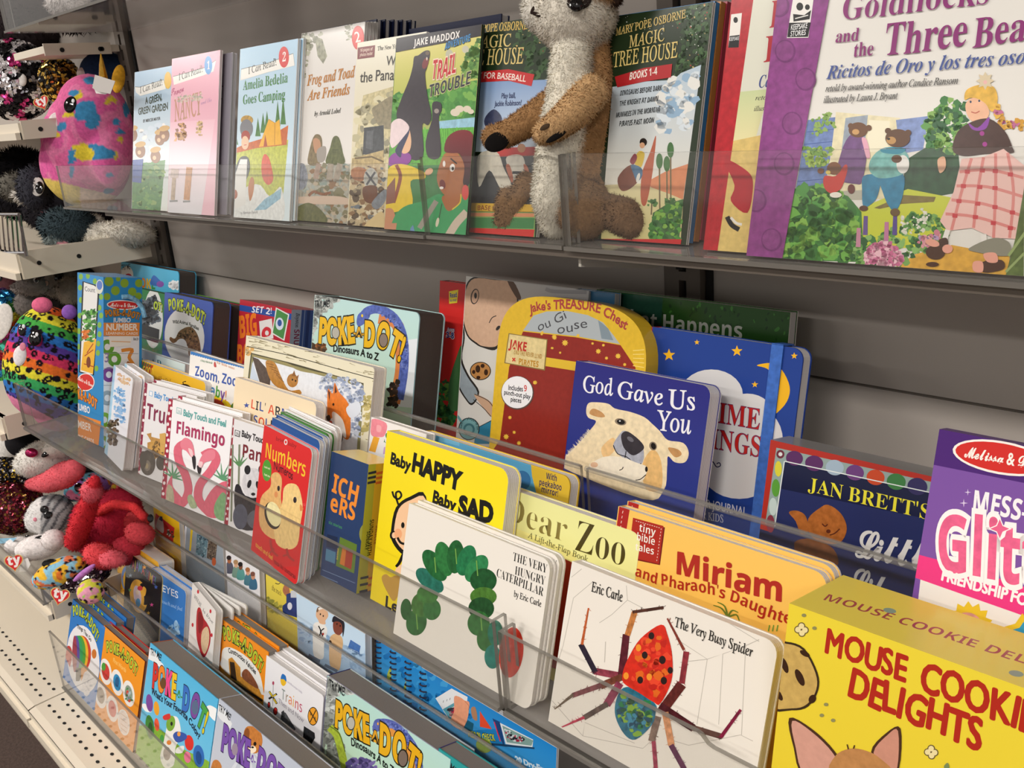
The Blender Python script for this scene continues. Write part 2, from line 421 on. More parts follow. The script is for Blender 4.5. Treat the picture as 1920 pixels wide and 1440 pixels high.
# base deck with two rows of punched holes, a lip at the front and a dark recess below
def deck(name, x0, x1, label):
    e = empty(name, Matrix.Translation((x0, .31, .16))); tag(e, label, 'base deck', 'cream base decks')
    b = MB(); b.box(0, x1-x0, .012, YB-.31, -.003, 0); b.box(0, x1-x0, 0, .012, -.006, -.003)
    b.face([(0, 0, -.003), (x1-x0, 0, -.003), (x1-x0, .012, 0), (0, .012, 0)], (.5, .5, .5, 0))
    b.box(0, x1-x0, 0, .003, -.022, -.003); b.box(.002, x1-x0-.002, -.006, .0, -.040, -.021); b.box(0, x1-x0, -.006, .03, -.042, -.039)
    dt = b.build('deck_top', [STEEL], e)
    h = MB()
    for row, off in ((.018, .0), (.042, .0)):
        x = .02
        while x < x1-x0-.01:
            k = 10; h.face([(x+.0048*math.cos(2*math.pi*i/k), row+.012+.0028*math.sin(2*math.pi*i/k), .0006) for i in range(k)], (.01, .01, .01, 0)); x += .0254
    h.build('punched_hole', [BLACK], dt)['kind'] = 'stuff'
    b = MB(); b.box(0, x1-x0, .03, .036, -.158, -.02); b.build('kick_plate', [UPR], e)
deck('base_deck', -1.682, .55, 'cream perforated base deck under the rows of board books')
deck('base_deck', -3.0, -1.686, 'cream perforated base deck under the soft toys at left')
# ------------------------------------------------------------------ clear acrylic display trays
def tray(label, x0, x1, y0, y1, z, hf, ends=(1, 1), floor=True, step=None, group=None, rim=False):
    e = empty('acrylic_tray', Matrix.Translation((x0, y0, z))); tag(e, label, 'acrylic tray', group)
    L = x1-x0; T = .0036
    def slab(name, x0, x1, y0, y1, z0, z1, mats, edge):
        b = MB(); P = [Vector((x, y, zz)) for zz in (z0, z1) for y in (y0, y1) for x in (x0, x1)]
        for q, k in (((0, 2, 3, 1), 'b'), ((4, 5, 7, 6), 't'), ((0, 1, 5, 4), 'f'), ((2, 6, 7, 3), 'k'), ((0, 4, 6, 2), 'l'), ((1, 3, 7, 5), 'r')):
            b.face([P[i] for i in q], (.5, .5, .5, 0), 1 if k in edge else 0)
        o = b.build(name, mats, e); return o
    if step is None: slab('front_fence', 0, L, 0, T, 0, hf, [ACR, ACRE], 'tlr')
    else:
        xs, dz = step; b = MB()
        ol = [(0, 0), (L, 0), (L, hf-dz), (xs+.012, hf-dz), (xs+.008, hf-dz+.001), (xs+.003, hf-.001), (xs, hf), (0, hf)]
        F = [(x, 0, zz) for x, zz in ol]; B = [(x, T, zz) for x, zz in ol]
        b.face(F, (.5, .5, .5, 0)); b.face(B[::-1], (.5, .5, .5, 0))
        for i in range(len(ol)): j = (i+1) % len(ol); b.face([F[i], B[i], B[j], F[j]], (.5, .5, .5, 0), 1)
        b.build('front_fence', [ACR, ACRE], e)
    if rim:
        b = MB(); b.tube([(0, 0, hf), (L, 0, hf)], .0026, mat=0, n=10); b.build('rolled_rim', [ACRR], e)
    if floor: slab('tray_floor', 0, L, T, y1-y0, -T, 0, [ACRF, ACRE], 'flr'); slab('front_lip', 0, L, -.0025, T, -T, 0, [ACRE, ACRE], '')
    if ends[0]: slab('end_wall', 0, T, T, .016, 0, hf, [ACR, ACRE], 'tfk')
    if ends[1]: slab('end_wall', L-T, L, T, .016, 0, hf, [ACR, ACRE], 'tfk')
    return e
tray('clear tray front above the soft toy shelf at top left, seen from below', -1.75, .35, .556, YB-.004, 1.325, .09, group='trays over the top row')
tray('clear tray of the top row, in front of the early reader books', -1.75, -.735, .588, YB-.012, 1.03, .0715, (0, 0))
tray('short clear tray of the top row, in front of the bear adventure book', -.733, -.546, .590, YB-.012, 1.03, .0775, (0, 1))
tray('clear tray of the top row, in front of the large fairy tale book', -.542, .35, .588, YB-.012, 1.03, .0785, (1, 0))
tray('front clear tray of the middle shelf, running from the rainbow plush to the caterpillar book', -1.625, -.4745, .405, .562, ZD-.002, .0775, (1, 1))
tray('front clear tray of the middle shelf, across the spider book', -.4685, .35, .405, .562, ZD-.002, .0725, (1, 0), step=(.183, .0065))
tray('rear clear tray of the middle shelf, below the dinosaur and treasure chest books', -1.60, -.519, .565, YB-.012, ZD-.002, .142, (0, 0), rim=True)
tray('rear clear tray of the middle shelf, below the polar bear book', -.512, .35, .565, YB-.012, ZD-.002, .142, (0, 0), rim=True)
tray('lowest clear tray, in front of the balloon and colour books', -1.70, .35, .378, .492, .163, .12, (0, 0), group=None)
def riser(e, L, z):
    b = MB(); b.box(0, L, .004, .007, -z+.161, -.0033); b.build('riser', [ACR], e)
t = tray('second clear tray of the bottom shelf, in front of the pyjama book', -1.71, .35, .497, .59, .2155, .110, (0, 0), rim=True); riser(t, 2.06, .2155)
t = tray('rearmost clear tray of the bottom shelf, in front of the sailors book', -1.70, .35, .597, YB-.012, .2855, .116, (0, 0), rim=True); riser(t, 2.05, .2855)
e = empty('steel_shelf', Matrix.Translation((-1.58, .592, 1.0205))); tag(e, 'grey brown steel shelf that carries the trays of the top row', 'shelf')
b = MB(); b.box(0, 1.93, .004, YB-.014-.592, 0, .005); b.build('board', [UPR], e); b = MB(); b.box(0, 1.93, 0, .004, -.001, .005); b.build('front_edge', [UPR], e)
# bracket under the top row
e = empty('shelf_bracket', Matrix.Translation((X1, .6, 1.0))); tag(e, 'thin pale shelf bracket under the top row, hooked into the right upright', 'bracket')
b = MB(); P0 = [(-.0015, .0, .018), (-.0015, .15, .005), (-.0015, .15, -.012), (-.0015, .10, -.010), (-.0015, 0, .010)]
P1 = [(.0015, p[1], p[2]) for p in P0]; b.face(P0, col4('#d8d3c8')); b.face(P1[::-1], col4('#d8d3c8'))
for i in range(5): b.face([P0[i], P1[i], P1[(i+1) % 5], P0[(i+1) % 5]], col4('#d8d3c8'))
b.build('blade', [BRACKET], e)
b = MB(); b.box(-.004, .004, .148, .156, -.02, .012); b.build('hook', [BLACK], e)
# soft toy shelves of the left bay
def toyshelf(label, y0, z, th, lip, x0=-3.0):
    e = empty('toy_shelf', Matrix.Translation((x0, y0, z))); tag(e, label, 'shelf', None)
    L = X0-x0-.004
    b = MB(); b.box(0, L, 0, YB-.014-y0, -.012, 0); b.build('board', [STEEL], e)
    if lip: b = MB(); b.box(0, L, -.004, .008, -th, 0); b.box(0, L, -.012, -.002, -th, -th+.012); b.build('front_lip', [STEEL], e)
    b = MB(); b.box(L, L+.003, .0, YB-.03-y0, -th, .004); ep = b.build('end_plate', [STEEL], e)
    for y in (.03, .10, YB-y0-.05):
        b = MB(); b.tube([(L+.003, y, -th*.45), (L+.0042, y, -th*.45)], .004, mat=0, n=10); b.build('rivet', [BLACK], ep)
toyshelf('cream steel shelf over the sequin toys, just under the highest tray', .618, 1.302, .016, 0, -1.93)
toyshelf('cream steel shelf carrying the black and pink sequin toys', .553, 1.178, .028, 1)
toyshelf('cream steel shelf carrying the fluffy white toy', .50, .958, .045, 1)
toyshelf('cream steel shelf beside the rainbow leopard toy', .412, .676, .040, 1)
toyshelf('cream steel shelf carrying the pile of flamingos', .412, .300, .036, 1)
# ------------------------------------------------------------------ artwork of the covers (positions read in a zoomed view: origin and scale given first)
ART = {}; TOPS = {}; SIDES = {}; SPINES = {}
ZA1 = (0, 0, 1/3); ZB1 = (400, 0, .31945); ZC1 = (860, 0, .34718); ZD1 = (1380, 0, .375)
ZA2 = (0, 440, .29167); ZB2 = (200, 480, .29172); ZC2 = (560, 500, .31953); ZD2 = (1000, 520, .31953)
ZB3 = (200, 660, .36111); ZC3 = (80, 980, .31953); ZD3 = (560, 1000, .3056)
ZA4 = (660, 760, .40278); ZB4 = (980, 880, .389); ZC4 = (1400, 760, .4723)
def art(key, z, where=None):
    def deco(f):
        (ART if where is None else where)[key] = lambda c: f(c.z(*z)); return f
    return deco
GREENS = ['#3f7a35', '#5b9a3f', '#2f5f31', '#7fae4a', '#4a8a3c']
def ribbon(c, p, txt_a, txt_b, h, num, cx, cy, rx, ry, col):
    c.poly('#4a4640', [(x, y-3) for x, y in p]); c.poly('#e9e7e0', p); c.text('I Can Read!', [txt_a, txt_b], h, '#2a2826', 'n', .01)
    c.ell(col, cx, cy, rx, ry)
    if num: c.text(num, [(cx-rx*.35, cy+ry*.45), (cx+rx*.4, cy+ry*.38)], ry*.85, '#f4f0ea', 's')
def pokedot(c, path, h, cols='#b5c334', out='#2e3a22', dot=True):
    c.text('POKE-A-DOT!', path, h, cols, 'b', .02, .35, out, .055)
@art('garden', ZA1)
def _(c):
    c.fill('#9fbdd6>#e6eae4')
    c.poly('#4f8748~4', [(690, 930), (930, 900), (900, 1215), (660, 1160)]); c.dabs(['#3f7a3c', '#6fa04f', '#8aa85a', '#5b8f4a'], [(680, 960), (930, 940), (890, 1205), (665, 1150)], 60, 16, 2)
    c.dabs(['#e9e6e2', '#c9d6e2'], [(735, 730), (930, 700), (915, 900), (720, 900)], 26, 22, 3)
    for x, y in ((745, 760), (790, 850), (875, 880), (900, 780), (925, 760)):
        c.ell('#8a5a30', x, y, 28, 38); c.ell('#c9a05a', x, y-38, 30, 16, -12); c.ell('#d9b58a', x-6, y+8, 10, 12)
    c.poly('#3a57a0~2', [(745, 900), (806, 895), (795, 1030), (735, 1022)])
    ribbon(c, [(760, 490), (785, 492), (920, 450), (935, 500), (790, 540), (765, 520)], (790, 525), (917, 478), 36, '', 945, 452, 20, 48, '#e0b42c')
    c.text('A GREEN,', [(818, 588), (912, 562)], 38, '#35422c', 'r', .02, .3); c.text('GREEN GARDEN', [(778, 645), (946, 616)], 38, '#35422c', 'r', .02, .3)
    c.text('BY MERCER MAYER', [(805, 690), (902, 674)], 17, '#3a3a36', 'r', .01)
@art('pink', ZA1)
def _(c):
    c.fill('#e3a0b4>#e9bcc8'); c.poly('#eab9c6>#dfdfe4', [(945, 690), (1210, 670), (1130, 1225), (885, 1220)])
    ribbon(c, [(972, 432), (1000, 425), (1150, 382), (1215, 340), (1200, 402), (1140, 425), (1002, 470), (978, 478)], (1008, 452), (1142, 404), 40, '1', 1172, 367, 22, 52, '#3a8fd2')
    c.text('Fancy', [(960, 545), (1035, 515)], 42, '#b04a70', 'c', .02)
    c.text('NANCY', [(985, 682), (1135, 640)], 122, ['#c08a70', '#b88a72', '#c4957c'], 'n', .02)
    c.dabs(['#c9b8a8', '#a8a090', '#d8c4b4'], [(985, 545), (1140, 520), (1140, 560), (985, 580)], 40, 7, 5)
    c.text('and the', [(1130, 590), (1192, 570)], 26, '#c090b4', 'c')
    c.dabs(['#b8864a', '#8a5a3a', '#d8a060'], [(990, 700), (1050, 690), (1040, 790), (985, 790)], 30, 12, 6); c.dabs(['#c09a5a', '#d8b880', '#a88a6a'], [(1110, 690), (1140, 680), (1135, 760), (1105, 770)], 16, 10, 7)
    c.line('#c48a58~3', 34, (1066, 940), (1058, 1030), (1050, 1125)); c.line('#cdb8b0~3', 44, (985, 950), (980, 1000)); c.line('#b8a088~4', 22, (980, 1000), (972, 1125))
    c.line('#8a8a8a', 10, (955, 1132), (1000, 1130)); c.line('#8a8a8a', 10, (1030, 1134), (1070, 1132))
@art('amelia', ZB1)
def _(c):
    c.fill('#a9cbe2>#d9e6ea')
    c.poly('#b8be48~4', [(105, 890), (260, 850), (440, 820), (395, 1310), (45, 1290)])
    c.poly('#c4652c~3', [(108, 880), (200, 840), (330, 800), (440, 735), (430, 850), (250, 870), (105, 905)])
    for x, y, h in ((130, 850, 90), (262, 800, 110), (292, 780, 120), (315, 760, 110), (378, 740, 150), (410, 730, 170)):
        c.poly('#47793a~4', [(x-16, y), (x, y-h), (x+16, y)])
    c.poly('#e8ae2a~1', [(268, 862), (325, 700), (362, 722), (388, 700), (402, 848)]); c.line('#b8801c', 4, (325, 700), (362, 722), (360, 850), sm=0); c.poly('#a84a28', [(295, 860), (305, 790), (318, 858)])
    c.blob('#dfe2e0~2', (250, 1080), (330, 1150), (400, 1100), (385, 1320), (40, 1310), (60, 1180)); c.poly('#8fb8cc~4', [(240, 1235), (300, 1170), (400, 1105), (395, 1165), (310, 1230)])
    c.blob('#d0563c~2', (300, 905), (330, 935), (352, 1050), (320, 1085), (288, 1040), (283, 960)); c.blob('#b8743f', (222, 1040), (240, 1060), (235, 1130), (215, 1180), (205, 1100))
    c.ell('#b58f3c~6', 198, 705, 36, 28); c.ell('#77777c', 195, 755, 38, 55); c.ell('#a33a2c', 190, 800, 26, 34); c.ell('#e6c0a0', 187, 838, 22, 40); c.line('#c03030', 4, (180, 852), (196, 850))
    c.blob('#4b5254~2', (140, 960), (165, 920), (205, 925), (215, 990), (190, 1060), (150, 1080), (110, 1050)); c.poly('#e2e2de', [(160, 935), (200, 935), (195, 1040), (190, 1200), (80, 1250), (110, 1080)]); c.ell('#a85534', 125, 1140, 18, 28); c.line('#6a3a28', 4, (125, 1170), (110, 1260))
    ribbon(c, [(165, 408), (195, 400), (320, 372), (470, 315), (478, 385), (320, 425), (198, 462), (160, 472)], (208, 435), (374, 382), 42, '2', 415, 335, 30, 62, '#cf3231')
    c.text('Amelia Bedelia', [(175, 530), (437, 484)], 58, '#3f7f36', 's', 0, .2); c.text('Goes Camping', [(173, 612), (422, 580)], 56, '#3f7f36', 's', 0, .2)
    c.text('by Herman Parish', [(160, 1258), (262, 1252)], 16, '#8a8a90', 'n')
@art('frog', ZB1)
def _(c):
    c.fill('#d9d5d0>#e2ded8')
    c.poly('#8d8d7a~7', [(515, 205), (560, 205), (535, 400), (520, 640), (500, 990), (455, 990)]); c.poly('#93937e~7', [(560, 195), (640, 230), (668, 330), (645, 375), (612, 330), (600, 250)]); c.dabs(['#a3a490', '#7f806c', '#babaa8'], [(520, 200), (650, 190), (560, 300), (500, 700), (470, 900)], 40, 15, 4)
    c.dabs(['#a8a894', '#8f907c'], [(770, 150), (820, 140), (810, 240), (780, 240)], 12, 10, 5)
    c.poly('#a5a396~5', [(455, 970), (810, 965), (790, 1345), (430, 1320)])
    c.dabs(['#8a9a92', '#7f7a5a', '#b8a890', '#6f6a48', '#a0a8a0', '#8d6a48'], [(455, 980), (800, 975), (780, 1335), (435, 1310)], 110, 22, 8)
    c.blob('#8a8f9a~6', (480, 980), (530, 960), (555, 1030), (540, 1100), (495, 1110), (470, 1050))
    c.blob('#d0b8a4', (450, 1160), (700, 1150), (800, 1170), (790, 1200), (450, 1190)); c.line('#8a5838~5', 16, (560, 1150), (590, 1125), (640, 1140), (690, 1130)); c.blob('#5f6238~5', (480, 1230), (560, 1190), (640, 1240), (660, 1310), (470, 1310))
    c.blob('#7a6a48~5', (555, 960), (575, 840), (600, 790), (632, 800), (640, 860), (625, 960)); c.blob('#b98a68', (585, 830), (600, 810), (625, 825), (630, 870), (600, 900)); c.blob('#9a938a', (610, 880), (660, 860), (655, 940), (615, 950))
    c.blob('#5a6034~5', (662, 960), (685, 870), (705, 805), (738, 808), (762, 900), (768, 960)); c.line('#3f4424', 4, (700, 880), (735, 880))
    c.line('#a08878~3', 30, (620, 960), (600, 1050)); c.line('#a09484~3', 34, (690, 960), (680, 1060)); c.line('#9a8e7e~3', 34, (745, 960), (720, 1060))
    c.ell('#c9302d', 850, 222, 36, 71); c.ell('#d43a35', 850, 222, 31, 63); c.text('2', [(834, 250), (868, 243)], 62, '#f0e8e0', 'n', .01)
    c.text('Frog and Toad', [(553, 503), (830, 452)], 62, '#b8782c', 'S', .01); c.text('Are Friends', [(557, 590), (802, 552)], 60, '#b8782c', 'S', .01); c.text('by Arnold Lobel', [(594, 682), (748, 662)], 28, '#3a382f', 'S')
@art('panama', ZB1)
def _(c):
    c.fill('#e6e2d0>#d2c49c')
    c.poly('#c8bd92~4', [(880, 560), (1080, 500), (1080, 960), (815, 960)]); c.dabs(['#b8b08c', '#a8a284', '#d8d0ac', '#8f8a72'], [(850, 600), (1060, 540), (1060, 900), (820, 940)], 50, 30, 3)
    c.blob('#8f866c~4', (930, 650), (970, 610), (1060, 570), (1070, 740), (980, 745)); c.poly('#3a3e42~5', [(885, 750), (1000, 735), (1002, 925), (878, 905)]); c.poly('#54585c~4', [(900, 770), (940, 765), (935, 880), (895, 870)])
    c.poly('#b5a070~5', [(815, 930), (1000, 880), (1000, 990), (810, 1000)]); c.line('#6a5a3c', 10, (830, 930), (930, 920), (1000, 950), sm=0)
    c.poly('#bba884~5', [(810, 975), (1010, 960), (1000, 1360), (790, 1345)]); c.dabs(['#8a6a48', '#a89878', '#6f7880', '#c8b48c', '#5a4a38', '#d8ccb0'], [(810, 990), (1000, 980), (990, 1345), (800, 1330)], 80, 24, 9)
    c.blob('#a8704a~4', (810, 1000), (850, 980), (900, 1000), (880, 1060), (820, 1050)); c.ell('#b5b4ac~3', 925, 1050, 42, 65); c.line('#4a4c52', 12, (895, 1010), (955, 1090)); c.line('#4a4c52', 12, (950, 1010), (900, 1085)); c.blob('#6a4028~3', (880, 1100), (960, 1095), (950, 1190), (890, 1180)); c.blob('#7a8088~4', (930, 1190), (1010, 1110), (1010, 1180), (960, 1230)); c.blob('#d2ba88', (890, 1320), (990, 1240), (1000, 1350), (900, 1340))
    c.poly('#7a3034', [(848, 280), (950, 265), (945, 335), (846, 348)]); c.text('16 pages of', [(862, 305), (935, 296)], 18, '#e0c8b8', 'b'); c.text('photos inside!', [(860, 332), (936, 322)], 18, '#e0c8b8', 'b')
    c.text('The New York Times', [(965, 297), (1160, 273)], 24, '#3a3836', 'n', .01); c.text('What Is', [(1014, 384), (1190, 364)], 55, '#3a3630', 'r', .01, .15); c.text('the Panama', [(860, 484), (1135, 462)], 62, '#3a3630', 'r', .01, .15)
@art('trail', ZB1)
def _(c):
    c.fill('#d8cf74>#3f7f44'); c.poly('#d9d078>#b8be60', [(1072, 300), (1580, 200), (1550, 480), (1050, 560)]); c.ell('#b8b8a0', 1385, 320, 22, 30); c.ell('#c2c0aa', 1480, 290, 20, 22)
    c.dabs(['#4a7a34', '#5f9040', '#3a6428', '#7aa04c'], [(1455, 400), (1500, 300), (1575, 220), (1560, 460), (1480, 440)], 60, 20, 2)
    c.poly('#4f8f40~3', [(1045, 560), (1550, 470), (1535, 700), (1040, 720)]); c.dabs(['#5f9f48', '#3f7f38', '#7ab050'], [(1050, 560), (1540, 480), (1535, 690), (1045, 700)], 50, 26, 4)
    for x, y, r in ((1420, 660, 28), (1445, 640, 26), (1490, 640, 24), (1512, 655, 18)): c.ell('#d8cdb8', x, y, r, r*.8)
    c.poly('#94c2d6~3', [(1325, 712), (1540, 688), (1532, 752), (1330, 772)]); c.poly('#5aa43c~3', [(1040, 770), (1530, 745), (1520, 990), (1030, 990)])
    for i in range(26): x = 1215+i*12; c.line('#6fbf48', 5, (x, 800+random.uniform(0, 60)), (x+random.uniform(-8, 8), 745+random.uniform(0, 25)))
    c.poly('#3f7d48~2', [(1030, 980), (1525, 960), (1490, 1400), (985, 1360)])
    c.blob('#39333a~1', (1180, 335), (1205, 325), (1240, 300), (1268, 298), (1272, 330), (1255, 400), (1245, 440), (1258, 560), (1282, 680), (1262, 735), (1228, 735), (1232, 920), (1140, 915), (1078, 700), (1098, 600), (1150, 470), (1172, 390))
    c.ell('#7a3436', 1246, 372, 17, 34, 18); c.ell('#d9cfc0', 1255, 345, 4, 10); c.ell('#6a5a4a', 1258, 312, 12, 12)
    c.blob('#39333a', (1288, 605), (1335, 603), (1342, 650), (1325, 700), (1336, 910), (1265, 925), (1248, 830), (1285, 700)); c.ell('#9a9088', 1312, 652, 14, 14)
    c.text('TRAIL', [(1285, 470), (1428, 428)], 112, '#c0222c', 'o', 0, .25, '#f0d8c0', .05); c.text('TROUBLE', [(1268, 572), (1515, 492)], 72, '#30343c', 'o', 0, .15, '#c8c890', .04)
    c.poly('#221e26', [(1065, 228), (1585, 128), (1578, 210), (1070, 308)]); c.text('JAKE MADDOX', [(1180, 273), (1448, 224)], 42, '#ece8e4', 'b'); c.text('ADVENTURE', [(1362, 292), (1512, 240)], 40, '#2f86c0', 'o', 0, .2, '#1a2a40', .06)
    c.blob('#8a3f96', (1025, 960), (1060, 900), (1150, 900), (1158, 950), (1090, 990)); c.blob('#e2b48e', (1105, 800), (1148, 755), (1164, 830), (1150, 890), (1108, 895)); c.blob('#2e3254', (1085, 850), (1120, 790), (1145, 735), (1152, 780), (1112, 880), (1100, 925), (1070, 890)); c.blob('#e4d0d2~1', (1036, 790), (1050, 720), (1100, 697), (1152, 745), (1122, 800), (1052, 870))
    c.blob('#e3c436~1', (1000, 1240), (1000, 1110), (1025, 1000), (1070, 965), (1145, 970), (1235, 1008), (1250, 1030), (1235, 1052), (1160, 1065), (1172, 1195), (1100, 1238)); c.line('#8f4a36', 20, (1076, 968), (1100, 1030), (1085, 1110), (1060, 1190)); c.ell('#dfae8c', 1268, 1008, 26, 18, -35); c.poly('#8a5a4a', [(1022, 1100), (1070, 1040), (1070, 1190), (1015, 1200)])
    c.blob('#c58a66', (1000, 1300), (1010, 1230), (1060, 1235), (1075, 1360), (995, 1350))
    c.blob('#a8683e~1', (1372, 895), (1440, 902), (1485, 990), (1505, 1065), (1470, 1135), (1395, 1165), (1338, 1120), (1314, 1040), (1340, 940)); c.ell('#9a5c36', 1478, 1108, 24, 32)
    c.blob('#7a1f26>#241c24', (1358, 885), (1378, 805), (1450, 764), (1525, 788), (1530, 930), (1505, 1080), (1468, 1078), (1476, 980), (1446, 905), (1400, 900))
    c.ell('#ece6e0', 1405, 985, 15, 23, 10); c.ell('#2a1c18', 1408, 990, 7, 11); c.ell('#ece6e0', 1357, 962, 8, 18); c.line('#2a1c18', 9, (1395, 930), (1432, 962)); c.ell('#702828', 1348, 1082, 17, 28, -12); c.ell('#efe9e4', 1342, 1103, 12, 8)
    c.blob('#3f9a60~1', (1058, 1290), (1120, 1215), (1240, 1178), (1330, 1138), (1390, 1180), (1455, 1150), (1505, 1180), (1500, 1400), (1080, 1370)); c.blob('#a8683e', (1350, 1150), (1460, 1130), (1440, 1200), (1385, 1240), (1355, 1200)); c.line('#d8c040', 7, (1456, 1140), (1450, 1190), (1405, 1230)); c.line('#9a9488', 30, (1312, 1180), (1262, 1260), (1212, 1340)); c.line('#c8b8a6', 46, (1490, 1245), (1430, 1310), (1380, 1390)); c.line('#3a5a40', 6, (1345, 1195), (1320, 1320)); c.ell('#d8d0b8', 1318, 1305, 9, 28, 12)
    c.ell('#cf4a46', 1482, 1130, 20, 45); c.poly('#c58a6a', [(1003, 1310), (1080, 1310), (1072, 1365), (998, 1352)]); c.poly('#6a8fb8', [(1160, 1340), (1175, 1320), (1190, 1378), (1155, 1375)])
def holly(c, reg, n, seed):
    c.dabs(['#33512a', '#1f3419', '#436338', '#28421f'], reg, n, 17, seed, 1.7, 30); c.dabs(['#a8322c', '#c8b070'], reg, n//8, 5, seed+1)
@art('baseball', ZC1)
def _(c):
    c.fill('#22311c'); holly(c, [(340, 130), (480, 100), (470, 420), (380, 420), (300, 250)], 50, 3)
    c.poly('#7d9ac4>#c8d6e4', [(60, 445), (480, 430), (440, 820), (50, 820)]); c.blob('#3a3f5a~3', (140, 640), (190, 590), (235, 640), (200, 700), (150, 690))
    c.poly('#b83430', [(200, 800), (470, 790), (460, 845), (190, 850)]); c.poly('#2c2f33~5', [(60, 850), (460, 840), (430, 1110), (40, 1100)])
    c.blob('#cac4b4~2', (105, 840), (205, 820), (245, 910), (285, 1000), (250, 1050), (215, 1000), (165, 920), (110, 1010)); c.blob('#3a4568', (240, 1030), (290, 1030), (300, 1080), (270, 1115)); c.blob('#cfcabc~2', (255, 860), (300, 835), (350, 850), (360, 940), (330, 1000), (335, 1060), (300, 1050), (290, 960)); c.ell('#b8805a', 340, 800, 22, 24); c.blob('#b0644a', (255, 900), (275, 890), (295, 960), (285, 985)); c.blob('#b0644a', (350, 890), (372, 900), (385, 960), (370, 965)); c.poly('#1f1f22', [(290, 925), (340, 925), (340, 940), (290, 940)])
    c.poly('#d0a636', [(40, 1095), (420, 1105), (415, 1145), (40, 1140)]); c.text('BASE HITS', [(100, 1134), (250, 1138)], 26, '#8a4a2c', 'b', 0, .3); c.poly('#7d9f5a', [(40, 1142), (415, 1148), (410, 1300), (30, 1290)]); c.poly('#d08a62', [(40, 1148), (410, 1152), (408, 1172), (40, 1168)]); c.poly('#3f7f4a', [(40, 1175), (410, 1178), (405, 1235), (35, 1230)]); c.poly('#c9302c', [(30, 1230), (410, 1240), (400, 1320), (20, 1300)]); c.text('#1 NEW YORK TIMES BESTSELLER', [(60, 1278), (380, 1294)], 14, '#f0dcd0', 'b')
    c.text('MARY POPE OSBORNE', [(40, 180), (376, 156)], 42, '#d2b25c', 'n', .02); c.text('MAGIC', [(70, 264), (288, 248)], 64, '#dcc47c', 'n', .01); c.text('TREE HOUSE', [(0, 356), (354, 342)], 82, '#dcc47c', 'n', .01)
    c.poly('#bf2a2c', [(60, 392), (270, 374), (410, 402), (394, 466), (270, 436), (60, 448)]); c.text('A BIG DAY FOR BASEBALL', [(-30, 432), (180, 424), (362, 442)], 32, '#f0e4da', 'r', .01); c.text('Play ball,', [(230, 532), (308, 528)], 28, '#2a3560', 'r', .02); c.text('Jackie Robinson!', [(195, 574), (340, 568)], 28, '#2a3560', 'r', .02)
@art('tree', ZC1)
def _(c):
    c.fill('#21301b'); holly(c, [(1150, 60), (1380, -20), (1320, 380), (1160, 430), (1210, 250)], 110, 5); c.dabs(['#e0e0d8'], [(860, 60), (1340, -20), (1310, 340), (850, 150)], 40, 3, 8)
    c.poly('#b8cad8>#ebe4d2', [(830, 470), (1000, 440), (1160, 432), (1200, 395), (1310, 350), (1210, 1110), (780, 1110)]); c.dabs(['#d8e2e8', '#93b2cc', '#e6e6e0'], [(1090, 440), (1290, 400), (1250, 700), (1080, 720)], 34, 34, 6)
    c.poly('#e0d4a4>#c8bf80', [(780, 1000), (1220, 980), (1200, 1300), (770, 1290)])
    c.blob('#7a4432~2', (860, 960), (930, 890), (1000, 930), (940, 1010), (880, 1030)); c.poly('#d88a60~1', [(1020, 980), (1120, 925), (1240, 885), (1212, 1078), (1120, 1040), (1040, 1012)]); c.blob('#b35a3c~1', (990, 940), (1035, 820), (1066, 732), (1056, 860), (1040, 980), (1012, 1105), (985, 1085))
    c.ell('#2c2420', 998, 768, 20, 22); c.ell('#d8a884', 992, 785, 14, 16); c.blob('#d8b838', (950, 880), (970, 820), (1005, 830), (985, 905)); c.blob('#8a3040', (925, 870), (950, 830), (965, 850), (945, 890)); c.blob('#4c7090~2', (932, 890), (985, 905), (992, 950), (965, 980), (945, 940)); c.ell('#d8d8d0', 970, 960, 9, 26, 15)
    for x, y in ((1085, 870), (1125, 885), (1145, 810)): c.line('#7a6a4a', 8, (x, y+10), (x+2, 1130)); c.ell('#44703c~3', x, y, 18, 42)
    for x in (1045, 1140): c.line('#6a5a40', 7, (x, 1080), (x-4, 1160)); c.dabs(['#3f6a38', '#557f44'], [(x-25, 1075), (x+25, 1070), (x+20, 1110), (x-20, 1110)], 12, 10, x)
    c.poly('#446b3e~6', [(1050, 1150), (1130, 1100), (1215, 1075), (1190, 1300), (1030, 1290)]); c.dabs(GREENS, [(1050, 1150), (1210, 1090), (1190, 1290), (1035, 1285)], 40, 20, 12)
    c.poly('#be2a2c', [(775, 1290), (1205, 1292), (1190, 1375), (760, 1350)]); c.text('#1 NEW YORK TIMES BESTSELLER', [(860, 1340), (1165, 1354)], 13, '#f0dcd0', 'b')
    c.text('MARY POPE OSBORNE', [(852, 192), (1232, 94)], 42, '#cdb26a', 'n', .02); c.text('MAGIC', [(925, 258), (1118, 218)], 66, '#d8c078', 'n', .01); c.text('TREE HOUSE', [(838, 364), (1188, 308)], 82, '#dcc478', 'n', .01)
    c.poly('#b2262a', [(845, 415), (1000, 368), (1155, 345), (1148, 418), (1000, 442), (858, 472)]); c.text('BOOKS 1-4', [(922, 433), (1074, 402)], 40, '#f0e6dc', 'o')
    for t, a, b in (('DINOSAURS BEFORE DARK', (872, 518), (1098, 488)), ('THE KNIGHT AT DAWN', (870, 574), (1080, 545)), ('MUMMIES IN THE MORNING', (850, 636), (1090, 602)), ('PIRATES PAST NOON', (868, 684), (1056, 662))): c.text(t, [a, b], 28, '#2f3336', 'o', -.005, .2)
